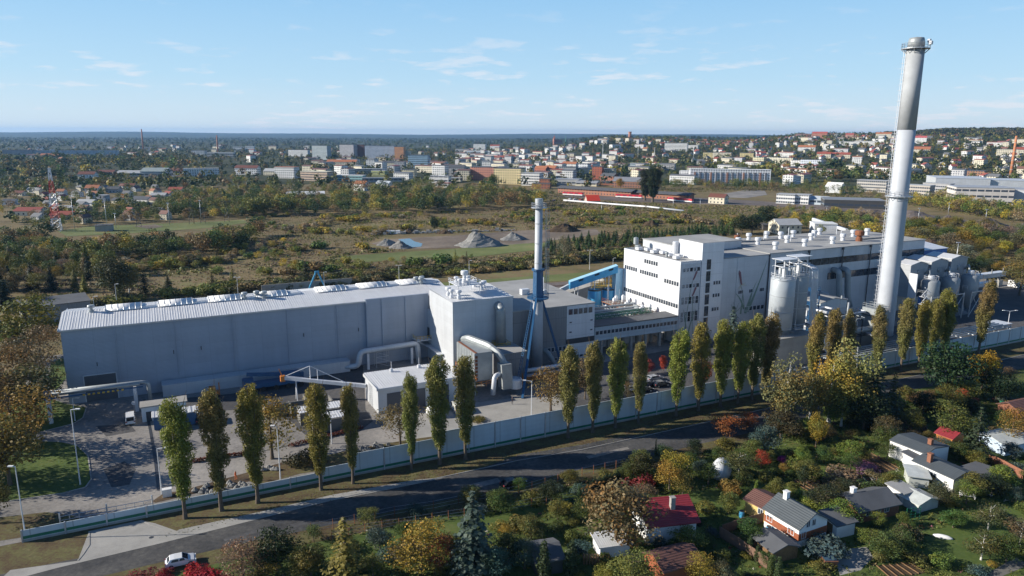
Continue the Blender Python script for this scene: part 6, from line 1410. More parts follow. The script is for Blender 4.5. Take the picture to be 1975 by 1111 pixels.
# named garden trees and shrubs
GT = [('round', 534, 1100, 1016, DARK, 'dark dense tree at the bottom left of gardens', 1.1), ('larch', 668, 1122, 994, (.20, .17, .035), 'yellowing larch at the bottom edge left of centre', 1.5), ('round', 733, 1060, 1015, BLUEG, 'silvery green willow bush near the lower fence', 1.3), ('round', 776, 1038, 1008, GREEN, 'bright green bush behind the yellow tree', 1.3),
 ('loose', 812, 1108, 1003, (.27, .20, .035), 'large golden yellow tree left of the blue spruce', 1.4), ('loose', 848, 1098, 1030, (.22, .07, .04), 'reddish tree between golden tree and blue spruce', 1.2), ('spruce', 912, 1105, 944, (.075, .105, .085), 'tall blue spruce with a brown tip at the bottom', 1.35),
 ('loose', 470, 1125, 1040, (.24, .15, .10), 'pinkish brown tree at the bottom edge by the white car', 1.3), ('shrub', 395, 1125, 1098, (.25, .02, .03), 'red bush behind the white hatchback', 1.8), ('shrub', 375, 1112, 1092, (.32, .02, .03), 'crimson bush touching the rear of the white hatchback', 1.6), ('shrub', 322, 1112, 1098, (.26, .02, .03), 'crimson bush at the front of the white hatchback', 1.6),
 ('shrub', 270, 1125, 1105, (.22, .03, .03), 'dull red bush at the bottom edge left of the white hatchback', 2.0), ('round', 600, 1110, 1050, OLIVE, 'shaded olive bush left of the larch', 1.2), ('loose', 720, 1112, 1070, OLIVE, 'green shrub right of the larch base', 1.4), ('shrub', 1006, 1020, 996, OLIVE, 'round olive bush on the rock garden', 1.2), ('ball', 1021, 1030, 1003, GOLD, 'golden ball shrub on the rock garden', 1),
 ('round', 1075, 1003, 965, OLIVE, 'light olive fruit tree above the rock garden', 1.2), ('loose', 1122, 1005, 962, GREEN, 'green apple tree left of the big brown tree', 1.3), ('round', 1187, 1064, 932, (.20, .155, .055), 'biggest brown and gold garden tree left of the red roof', 1.25), ('loose', 1243, 978, 935, (.14, .12, .09), 'grey brown leafless tree behind the red roofed cottage', 1.6), ('shrub', 1230, 943, 914, (.24, .04, .035), 'dark red bush behind the grey brown tree', 1.4),
 ('round', 1230, 928, 872, (.055, .06, .02), 'dark olive tree beside the street end of gardens', 1.2), ('round', 1210, 935, 895, GREEN, 'green tree beside the dark olive one', 1.1), ('round', 1277, 888, 858, (.06, .10, .03), 'bright green roadside bush', 1.4), ('loose', 1290, 951, 890, (.28, .18, .04), 'orange fruit tree with white painted trunk', 1.25), ('loose', 1303, 930, 866, (.26, .23, .03), 'yellow green tree behind the orange fruit tree', 1.1), ('loose', 1316, 957, 908, OLIVE, 'olive tree right of the orange fruit tree', 1.1),
 ('round', 1385, 893, 862, GREEN, 'round green bush left of the white dome', 1.2), ('round', 1352, 920, 888, BLUEG, 'grey green bush left of the white dome base', 1.2), ('round', 1338, 890, 868, DARK, 'dark hedge clump behind the yellow green tree', 1.8), ('fruit', 1424, 923, 866, (.095, .09, .035), 'round fruit tree with white trunk right of the white dome', 1.15), ('round', 1474, 878, 822, BLUEG, 'blue green rounded pine above the gardens', 1.3), ('loose', 1468, 902, 868, (.35, .06, .03), 'bright red small tree below the blue green pine', 1.1),
 ('loose', 1400, 842, 800, (.32, .14, .04), 'orange sumac beside the street', 1.9), ('loose', 1440, 830, 795, (.30, .10, .03), 'reddish sumac nearer the birches', 1.6), ('shrub', 1235, 800, 788, RED, 'tiny red bush at the street wall foot', 1), ('thuja', 1457, 965, 925, LIME, 'light green cone in the lawn', 1.5), ('round', 1405, 990, 950, OLIVE, 'olive bush before the yellow cottage', 1.3), ('shrub', 1408, 952, 925, ORANGE, 'small orange shrub on the lawn', 1.1),
 ('thuja', 1049, 1120, 1038, (.045, .07, .025), 'tall thuja column at the bottom, left one', 1.7), ('thuja', 1101, 1112, 1040, (.04, .06, .025), 'tall thuja column at the bottom, right one', 1.9), ('thuja', 1117, 970, 934, (.05, .08, .03), 'small thuja column left of the dark thuja hedge', 1.6), ('thuja', 1445, 1070, 1032, (.05, .08, .03), 'thuja cone beside the plank fence', 2), ('thuja', 1460, 1083, 1050, (.05, .08, .03), 'shorter thuja cone near the felt roofed hut', 2.1), ('thuja', 1485, 1110, 1070, (.07, .11, .03), 'light thuja cone at the bottom near the hut', 2), ('thuja', 1500, 1122, 1072, (.05, .08, .03), 'dark thuja cone at the bottom edge', 1.8),
 ('loose', 1218, 1140, 1064, (.20, .17, .04), 'olive gold tree cut by the bottom edge', 1.5), ('loose', 1165, 1130, 1090, GOLD, 'gold shrub at the bottom edge by the wood pile', 1.3), ('round', 1300, 1060, 1036, GREEN, 'green bush before the red roofed cottage', 1.4), ('round', 1272, 1062, 1036, BLUEG, 'silvery bush at the cottage corner', 1.2), ('round', 1365, 1050, 1030, GREEN, 'vine covered bush right of the red roofed cottage', 1.8), ('round', 1375, 1095, 1082, LIME, 'low lime shrub on the dark lawn', 1.8),
 ('round', 1573, 862, 795, (.28, .20, .03), 'slender golden yellow tree in the upper gardens', .62), ('round', 1548, 852, 826, OLIVE, 'small olive tree left of the golden one', 1.1), ('round', 1494, 960, 922, OLIVE, 'green tree above the slate roofed house', 1.2), ('round', 1546, 893, 863, LIME, 'light green bush in the upper gardens', 1.3), ('round', 1589, 893, 860, GREEN, 'dark green garden bush beside the light one', 1.3), ('round', 1550, 938, 898, (.035, .05, .02), 'rounded dark yew on the lawn edge', 1.0), ('loose', 1634, 861, 828, (.11, .09, .03), 'thin olive tree on the shaded lawn', 1.1),
 ('loose', 1705, 858, 803, (.085, .085, .045), 'large greyish tree in the upper gardens', 1.3), ('loose', 1756, 830, 787, (.12, .13, .03), 'light olive tree behind the far plots', 1.2), ('loose', 1831, 850, 772, (.12, .125, .035), 'tall spreading olive tree behind the orange shed', 1.2), ('larch', 1880, 885, 782, (.04, .05, .025), 'dark tall pine behind the long white house', 1.3), ('loose', 1948, 860, 788, (.25, .15, .03), 'golden birch near the right edge', 1.05), ('round', 1720, 950, 910, OLIVE, 'olive bush left of the low white greenhouse', 1.3), ('shrub', 1777, 928, 903, GOLD, 'gold shrub before the cubic house', 1.2),
 ('round', 1810, 975, 930, (.09, .08, .035), 'brownish vine bush between greenhouse and white house', 1.3), ('round', 1877, 960, 914, OLIVE, 'olive vine covered bush in front of the car port', 1.4), ('round', 1838, 1018, 984, (.075, .16, .03), 'vivid green shrub on the lower right lawn', 1.6), ('fruit', 1905, 1022, 970, (.09, .085, .04), 'thin fruit tree with forked white trunk', 1.25), ('fruit', 1892, 1080, 1025, (.09, .095, .03), 'larger white trunk fruit tree on the lower right', 1.3), ('fruit', 1967, 1050, 1000, (.10, .085, .05), 'white trunk fruit tree at the right edge', 1.3), ('round', 1940, 1085, 1032, GREEN, 'dense green bush right of the fruit trees', 1.3),
 ('round', 1590, 987, 935, (.04, .05, .025), 'dark plum tree beside the slate roofed house', 1.5), ('round', 1630, 960, 925, (.05, .06, .025), 'dark bush behind the bungalow', 1.6), ('round', 1700, 1075, 1028, (.09, .12, .03), 'wide light green hedge below the bungalow', 1.6), ('round', 1740, 1012, 985, OLIVE, 'round olive tree before the bungalow', 1.1), ('round', 1760, 1020, 1005, GREEN, 'small yew cones by the path', 1.0), ('shrub', 1750, 1045, 1010, (.10, .07, .03), 'brown topiary tree with white trunk', .8), ('shrub', 1590, 1075, 1040, BLUEG, 'spiky blue green yucca before the slate roofed house', 1.6),
 ('shrub', 1610, 925, 900, (.24, .17, .13), 'pinkish seed head bush on the lawn', 2.0), ('shrub', 1517, 893, 880, (.40, .05, .22), 'pink flowering clump by the yew', 1.6), ('shrub', 1660, 905, 893, (.28, .12, .20), 'mauve aster bed beside the upper plots', 3.0), ('round', 1665, 890, 862, OLIVE, 'young olive tree beside the asters', 1.2), ('round', 1512, 912, 893, ORANGE, 'orange bush at the left of the upper lawn', 1.3), ('round', 1690, 840, 815, LIME, 'conical lime shrub in the shade', .8), ('loose', 1660, 868, 850, GOLD, 'small golden shrub in the upper gardens', 1.0),
 ('birch', 1513, 830, 680, (.20, .19, .065), 'leftmost birch by the street', 1.0), ('birch', 1598, 815, 685, (.32, .26, .065), 'golden birch in the middle of the street side group', 1.2), ('birch', 1640, 812, 650, (.22, .215, .06), 'tallest green birch of the street side group', 1.05), ('birch', 1560, 820, 715, (.24, .21, .06), 'shorter birch between the leftmost and golden ones', .9), ('birch', 1622, 822, 735, (.19, .18, .055), 'small drooping birch before the golden one', 1.2), ('larch', 1683, 815, 695, (.03, .05, .035), 'dark bluish pine right of the birches', 1.7), ('larch', 1718, 805, 715, (.07, .08, .03), 'lit green conifer right of the dark pine', 1.2), ('round', 1665, 828, 755, DARK, 'dense dark tree below the birches', 1.4), ('round', 1505, 845, 790, (.06, .06, .03), 'dull brown bush below the leftmost birch', 1.6),
 ('round', 1824, 765, 656, (.028, .06, .02), 'big dense dark green oak beside the street', 1.15), ('round', 1893, 752, 678, (.30, .19, .02), 'orange yellow round tree right of the oak', 1.05), ('round', 1920, 775, 712, DARK, 'dark tree in the shade right of the oak', 1.3), ('loose', 1832, 800, 740, (.13, .12, .03), 'olive tree below the oak', 1.0), ('loose', 1851, 785, 748, (.38, .07, .03), 'scarlet rowan below the oak', 1.0), ('round', 1870, 800, 768, (.04, .04, .02), 'dark bush right of the scarlet rowan', 1.5), ('round', 1780, 800, 755, DARK, 'dark hedge tree left of the oak trunk', 1.2), ('round', 1790, 850, 830, OLIVE, 'small olive bush by the cubic house', 1.2)]
for k, x, y, tp, c_, lb, w_ in GT:
    p = at(x, y); h = max(.6, height(p, tp)); plant(k, p, h, c_, lb, 'tree' if k in ('round', 'loose', 'fruit', 'birch', 'spruce', 'larch', 'thuja') and h > 2.2 else 'shrub', None, w_, name=None if h > 2.2 or k in ('shrub', 'ball') else 'shrub')
for i in range(14):
    p = at(1138 + i * 4.3, 957 - i * 1.5); plant('thuja', p, 2.6 + (i * 7 % 5) * .18, (.03, .05, .022), 'clipped dark thuja in the close row behind the lawn', 'hedge plant', 'dark thuja row behind the lawn', 1.9)
rd = random.Random(5)
gpoly = [(p.x, p.y) for p in gp]
CLEAR = GARDEN_CLEAR + [[(at(*p).x, at(*p).y) for p in q] for q in ([(640, 1040), (860, 1005), (1000, 985), (1100, 968), (1010, 1000), (850, 1050)], [(1290, 958), (1400, 942), (1480, 935), (1430, 985), (1300, 972)], [(1790, 1025), (1870, 1005), (1950, 1030), (1970, 1070), (1880, 1095), (1780, 1070)], [(1905, 972), (1985, 990), (1985, 1025), (1930, 1005)], [(1560, 898), (1640, 885), (1630, 905), (1590, 925)], [(1612, 1085), (1640, 1058), (1672, 1055), (1685, 1075), (1660, 1100)], [(1640, 885), (1680, 875), (1735, 905), (1690, 915)], [(1690, 1092), (1750, 1085), (1785, 1105), (1720, 1118)], [(1960, 1075), (1985, 1090), (1900, 1125), (1870, 1125)], [(190, 1130), (420, 1075), (560, 1035), (430, 1130)])]
GPX = [(430, 1130), (560, 1045), (684, 1012), (884, 975), (1000, 950), (1209, 905), (1280, 892), (1356, 868), (1480, 845), (1728, 775), (1985, 730), (1990, 1130)]
pal = [(GREEN, 4), (OLIVE, 4), (DARK, 1.6), (LIME, 2), (GOLD, .8), (BROWN, 1.0), (ORANGE, .05), (RED, .04), (BLUEG, .9)]
names = {GREEN: 'green', OLIVE: 'olive', DARK: 'dark green', LIME: 'lime green', GOLD: 'golden', BROWN: 'brown', ORANGE: 'orange', RED: 'dark red', BLUEG: 'blue green'}
LMK = [('red roofed cottage', (1300, 1040)), ('brown roofed cottage at the bottom', (1320, 1090)), ('slate roofed house', (1560, 1030)), ('dark bungalow', (1690, 990)), ('grey greenhouse', (1790, 975)), ('cubic white house', (1800, 890)), ('long white house', (1870, 930)), ('orange red shed', (1845, 860)), ('white dome', (1390, 915)), ('big oak', (1824, 765)), ('blue spruce', (912, 1090)), ('rock garden ball shrub', (1021, 1025)), ('golden yellow slender tree', (1573, 862)), ('upturned boat', (1818, 1037)), ('brick garden wall', (1938, 905)), ('vegetable beds at the bottom', (1735, 1100)), ('dark thuja row', (1165, 950)), ('blue green pine', (1474, 878)), ('larch at the bottom edge', (668, 1115)), ('white trunk fruit tree', (1905, 1022)), ('plank fence', (1430, 1065)), ('black car on the street', (990, 940))]
LMK = [(n_, at(*q_)) for n_, q_ in LMK]; rnk = {}
RK = ['closest', 'second closest', 'third closest', 'fourth closest', 'fifth closest', 'sixth closest', 'seventh closest', 'eighth closest', 'ninth closest', 'tenth closest']
gar = []
for p in scatter(GPX, 215, 3, 2.8):
    c_ = pick(rd, pal); k = rd.choice(['shrub', 'shrub', 'round', 'loose', 'ball']); h = rd.uniform(.9, 2.0) if k != 'round' and k != 'loose' else rd.uniform(2.0, 4.6); w_ = rd.uniform(1.2, 1.7)
    n_, q_ = min(LMK, key=lambda m_: (m_[1] - p).length); gar.append(((q_ - p).length, p, c_, k, h, w_, n_))
for d_, p, c_, k, h, w_, n_ in sorted(gar, key=lambda g_: g_[0]):
    tr = h > 2; nm = '%s %s' % (names[c_], 'tree' if tr else ('clipped round shrub' if k == 'ball' else 'shrub')); r_ = rnk.get((nm, n_), 0); rnk[(nm, n_)] = r_ + 1
    plant(k, p, h, c_, 'small %s, %s to the %s' % (nm, RK[min(r_, 9)], n_), 'tree' if tr else 'shrub', '%s %ss of the allotment gardens' % (names[c_], 'tree' if tr else 'shrub'), w_, name='tree' if tr else 'shrub')
pts = scatter(GPX, 5200, 9, .55); cols = [pick(rd, [(GREEN, 3), (OLIVE, 3), (LIME, 1), (BROWN, 1.4), (DARK, 2), (GOLD, .4), ((.25, .08, .12), .12), ((.3, .05, .04), .1), ((.45, .43, .38), .12)]) for _ in pts]
tuft_stuff('garden_undergrowth', 'low flower beds and herbs covering the allotments', pts, [rd.uniform(.15, .5) for _ in pts], cols, 12, .3)
pts = scatter([(300, 1040), (640, 968), (1000, 890), (1350, 822), (1700, 745), (1690, 728), (1400, 783), (1000, 868), (620, 948), (360, 1010)], 2200, 4, .35)
tuft_stuff('verge_grass', 'dry grass tufts and fallen leaves on the verge', pts, [rd.uniform(.1, .25) for _ in pts], [pick(rd, [(OLIVE, 3), (BROWN, 2), (GREEN, 1), (ORANGE, .5)]) for _ in pts], 6, .35, .4)
t = thing('roadside_sapling', 'single small sapling standing on the near street edge', 'sapling', at(1264, 880)); me = PROTO['thuja'][0][0]; o = bpy.data.objects.new('crown', me); COL.objects.link(o); o.parent = t; o.scale = (.22, .22, .38); o.color = (.08, .11, .03, 1)

# ================================================================== FIELDS, RAILWAY AND SCRUB BEHIND THE WORKS
CLEAR = []
def poly(*p): return [(at(*q).x, at(*q).y) for q in p]
psheet('dirt_yard', [(715, 470), (745, 462), (800, 458), (870, 455), (1000, 445), (1075, 442), (1150, 442), (1160, 452), (1000, 472), (880, 478), (800, 480), (740, 476)], .05, 'dirt')
psheet('puddle', [(768, 462), (790, 460), (800, 466), (815, 470), (812, 476), (795, 477), (780, 470)], .08, 'water')
psheet('meadow_strip', [(650, 495), (690, 492), (860, 481), (1010, 470), (1060, 468), (1040, 482), (900, 497), (700, 506)], .06, 'meadow')
psheet('football_pitch', [(110, 446), (180, 436), (300, 432), (420, 427), (470, 424), (478, 430), (400, 440), (255, 450), (130, 456)], .06, 'meadow')
psheet('sand_yard', [(255, 436), (300, 433), (315, 437), (290, 442)], .09, 'dirt')
CLEAR_RY = 0
psheet('rail_yard', [(1060, 378), (1230, 376), (1400, 384), (1480, 389), (1700, 402), (1975, 440), (2000, 455), (1700, 412), (1480, 397), (1330, 393), (1200, 388)], .05, 'ballast')
psheet('asphalt_lot', [(1395, 374), (1440, 366), (1475, 368), (1480, 376), (1440, 382), (1400, 381)], .08, 'yard')
CLEAR += [poly((700, 475), (740, 455), (870, 450), (1160, 438), (1170, 456), (1000, 476), (800, 484)), poly((640, 498), (690, 490), (1060, 466), (1050, 484), (900, 500), (700, 510)), poly((105, 458), (110, 440), (300, 428), (475, 421), (485, 432), (400, 443), (255, 454)),
          poly((1060, 376), (1480, 368), (1700, 388), (1990, 434), (1990, 464), (1700, 420), (1480, 398), (1330, 395), (1200, 390)), [(F(*q).x, F(*q).y) for q in ((-14, -62), (345, -62), (345, 74), (90, 98), (-14, 50))]]
def heap(px, py, w_, top, mat, label, depth=.7, name='spoil_heap', seed=0):
    p = at(px, py); h = height(p, top); sc = p.length / FPX if False else (p.y * cT + H * sT) / FPX; r = w_ * sc / 2; rd_ = random.Random(seed); t = thing(name, label, 'heap', p); mb = MB(); n = 26; vs = []; fs = []
    ks = [1.0 - .075 * j_ for j_ in range(13)] + [.03]; sd_ = rd_.random() * 50; ph = [rd_.uniform(0, 6.28) for _ in range(4)]
    for j, k in enumerate(ks):
        for i in range(n):
            a = 6.283 * i / n; q = k * (1 + .14 * math.sin(2 * a + ph[0]) + .09 * math.sin(5 * a + ph[1]) + rd_.uniform(-.05, .05)); h_ = h * .82; X_, Y_ = r * q * math.cos(a), r * depth * q * math.sin(a); z = h_ * min(1, 1.25 * (1 - k)) ** 1.05 * (1 + .35 * fbm(X_ + sd_, Y_, r * .5)) + min(1, 6 * (1 - k)) * .25 * fbm(X_, Y_ + sd_, 1.6); vs.append((r * q * math.cos(a), r * depth * q * math.sin(a), z if j else -.1))
    for j in range(len(ks) - 1): fs += [(j * n + i, j * n + (i + 1) % n, (j + 1) * n + (i + 1) % n, (j + 1) * n + i) for i in range(n)]
    fs.append(tuple(range((len(ks) - 1) * n, len(ks) * n))); mb.add(vs, fs); mb.build('mound', mat, t); return t
heap(925, 474, 100, 444, 'spoil', 'big grey spoil heap beside the dirt yard', .5, seed=1); heap(990, 462, 55, 447, 'spoil', 'lower grey heap right of the big spoil heap', .6, seed=2); heap(772, 478, 48, 464, 'gravel', 'pile of pale broken concrete by the puddle', .6, seed=3); heap(748, 473, 40, 459, 'spoil', 'dark rubble ridge left of the puddle', .6, seed=4)
heap(788, 450, 30, 440, 'soil', 'brown earth heap at the back of the dirt yard', .7, seed=5); heap(828, 448, 18, 441, 'dirt', 'small sandy heap at the back of the dirt yard', .7, seed=6); heap(858, 450, 30, 442, 'soil', 'brown heap right of the lone dark tree', .7, seed=7); heap(1085, 446, 70, 428, 'soil', 'large reddish brown earth mound right of the slim chimney', .5, seed=8); heap(1255, 436, 32, 423, 'soil', 'brown earth mound far right of the dirt yard', .6, seed=9)
for i, (x, y, w_, tp) in enumerate([(1590, 410, 200, 396), (1760, 424, 150, 405), (1690, 418, 120, 402), (1830, 434, 90, 414), (1905, 440, 110, 419), (1975, 447, 60, 430)]): heap(x, y, w_, tp, 'ballast', ('long grey brown ballast bank left of the tall chimney', 'ballast bank just right of the tall chimney', 'ballast bank behind the tall chimney', 'pointed ballast heap in the rail yard', 'pointed ballast heap near the right edge', 'ballast heap cut by the right edge')[i], .35, 'ballast_heap', 20 + i)
t = thing('rubble_row', 'row of pale concrete blocks dumped along the dirt yard', 'rubble', at(800, 448)); mb = MB(); rd = random.Random(2)
for k in range(60): p = at(720 + k * 4.6, 452 - k * .13 + rd.uniform(-1, 1)) - t.location; s_ = rd.uniform(.4, 1.2); mb.box(p.x - s_, p.x + s_, p.y - s_, p.y + s_, 0, s_ * rd.uniform(.8, 1.6))
mb.build('blocks', 'concrete', t)
t = thing('sheeted_stack', 'white wrapped bales at the left of the dirt yard', 'bales', at(748, 451)); mb = MB()
for k in range(5): mb.box(k * 3.2 - 8, k * 3.2 - 5.3, -1, 1, 0, 2.2)
mb.build('bales', 'white_plaster', t)
# yard of the works, rear side
t = ft('steel_trestle', 'blue a shaped steel frame behind the long warehouse', 'trestle', 75, 99); mb = fm(t); mb.tube((71.5, 99, 0), (75, 99, 7.6), .35, sq=True).tube((78.5, 99, 0), (75.4, 99, 7.6), .35, sq=True).tube((74.4, 99, 7.4), (76, 99, 7.4), .35, sq=True); mb.build('frame', 'light_blue', t)
t = ft('site_wall', 'grey concrete panel wall behind the long warehouse', 'wall', 60, 104); mb = fm(t); mb.box(55, 90, 104, 104.3, 0, 2.8); mb.build('panel', 'concrete', t)
for i, u in enumerate((46, 52, 58)):
    t = ft('skylight_hut', ('small ridged hut behind the warehouse, left one', 'small ridged hut behind the warehouse, middle one', 'small ridged hut behind the warehouse, right one')[i], 'hut', u, 44); mb = fm(t); mb.gwall(u, u + 3.4, 44, 48, 0, 9.3, 1.8, 'y'); mb.build('wall', 'white_metal', t); mb = fm(t); mb.gable(u, u + 3.4, 44, 48, 9.4, 1.8, .2, 'y'); mb.build('roof', 'roof_felt', t)
t = ft('bunker', 'long sloping concrete bunker ramp behind the grey wing', 'bunker', 150, 52); mb = fm(t); mb.add([(128, 34, 0), (166, 34, 0), (166, 42, 0), (128, 42, 0), (128, 34, 1), (166, 34, 8), (166, 42, 8), (128, 42, 1)], [(0, 3, 2, 1), (4, 5, 6, 7), (0, 1, 5, 4), (1, 2, 6, 5), (2, 3, 7, 6), (3, 0, 4, 7)]); mb.build('ramp', 'concrete', t)
mb = fm(t); mb.gwall(164, 175, 33, 43, 0, 9, 2, 'x'); mb.build('head_house', 'concrete', t); mb = fm(t); mb.gable(164, 175, 33, 43, 9.1, 2, .3, 'x'); mb.build('roof', 'roof_felt', t)
cottage('office_block', 'low flat roofed office block beyond the warehouse left end', (45, 629), (177, 612), 13, 5.6, .3, 'x', 'clad_vertical', 'roof_felt', 'office block', flat=True)
cottage('blue_shed', 'light blue sheet metal shed at the left edge behind trees', (-14, 640), (4, 636), 16, 5, .8, 'y', 'light_blue', 'light_blue', 'shed')
for t in [o for o in COL.objects if '_o' in o.keys()]: del t['_o']

def block(x0, x1, yb, yt, label, col=(.6, .6, .58), roof='flat', rcol=(.09, .09, .10), depth=12, fac='facade_flats', rz=0.0, name='apartment_block', cat='building', group=None, rh=None, ridge_axis='x'):
    """building by its picture span: base centre on the land, true size from the distance"""
    p = at((x0 + x1) / 2, yb); sc = math.sqrt(p.x ** 2 + p.y ** 2 + (H - p.z) ** 2) / math.sqrt(FPX ** 2 + ((x0 + x1) / 2 - 987.5) ** 2 + (yb - 555.5) ** 2); w_ = (x1 - x0) * sc; h = max(2.5, height(p, yt))
    t = thing(name, label, cat, p - Vector((0, 0, .3)), -math.atan2(p.x, p.y) * .6 + rz, group); w_ /= max(.7, math.cos(rz))
    if roof == 'flat':
        MB().box(-w_ / 2, w_ / 2, 0, depth, 0, h).build('wall', fac, t, color=col)
        MB().box(-w_ / 2 - .3, w_ / 2 + .3, -.3, depth + .3, h + .01, h + .5).build('roof', 'paint', t, color=rcol)
    else:
        hr = rh or min(h * .38, depth * .3); hw = max(2, h - hr)
        MB().gwall(-w_ / 2, w_ / 2, 0, depth, 0, hw, hr, ridge_axis).build('wall', fac, t, color=col)
        MB().gable(-w_ / 2, w_ / 2, 0, depth, hw + .05, hr, .4, ridge_axis, .25).build('roof', 'paint', t, color=rcol)
    x_, y_ = p.x, p.y; r_ = w_ / 2 + 3; CLEAR.append([(x_ - r_, y_ - 8), (x_ + r_, y_ - 8), (x_ + r_, y_ + depth + 3), (x_ - r_, y_ + depth + 3)])
    return t
WH = (.76, .76, .75); CR = (.66, .61, .48); RR_ = (.32, .09, .06); OR_ = (.40, .16, .08); GR = (.40, .41, .42); BR = (.30, .12, .07); SL_ = (.10, .105, .115); YLW = (.62, .52, .26); DRR = (.17, .07, .05)
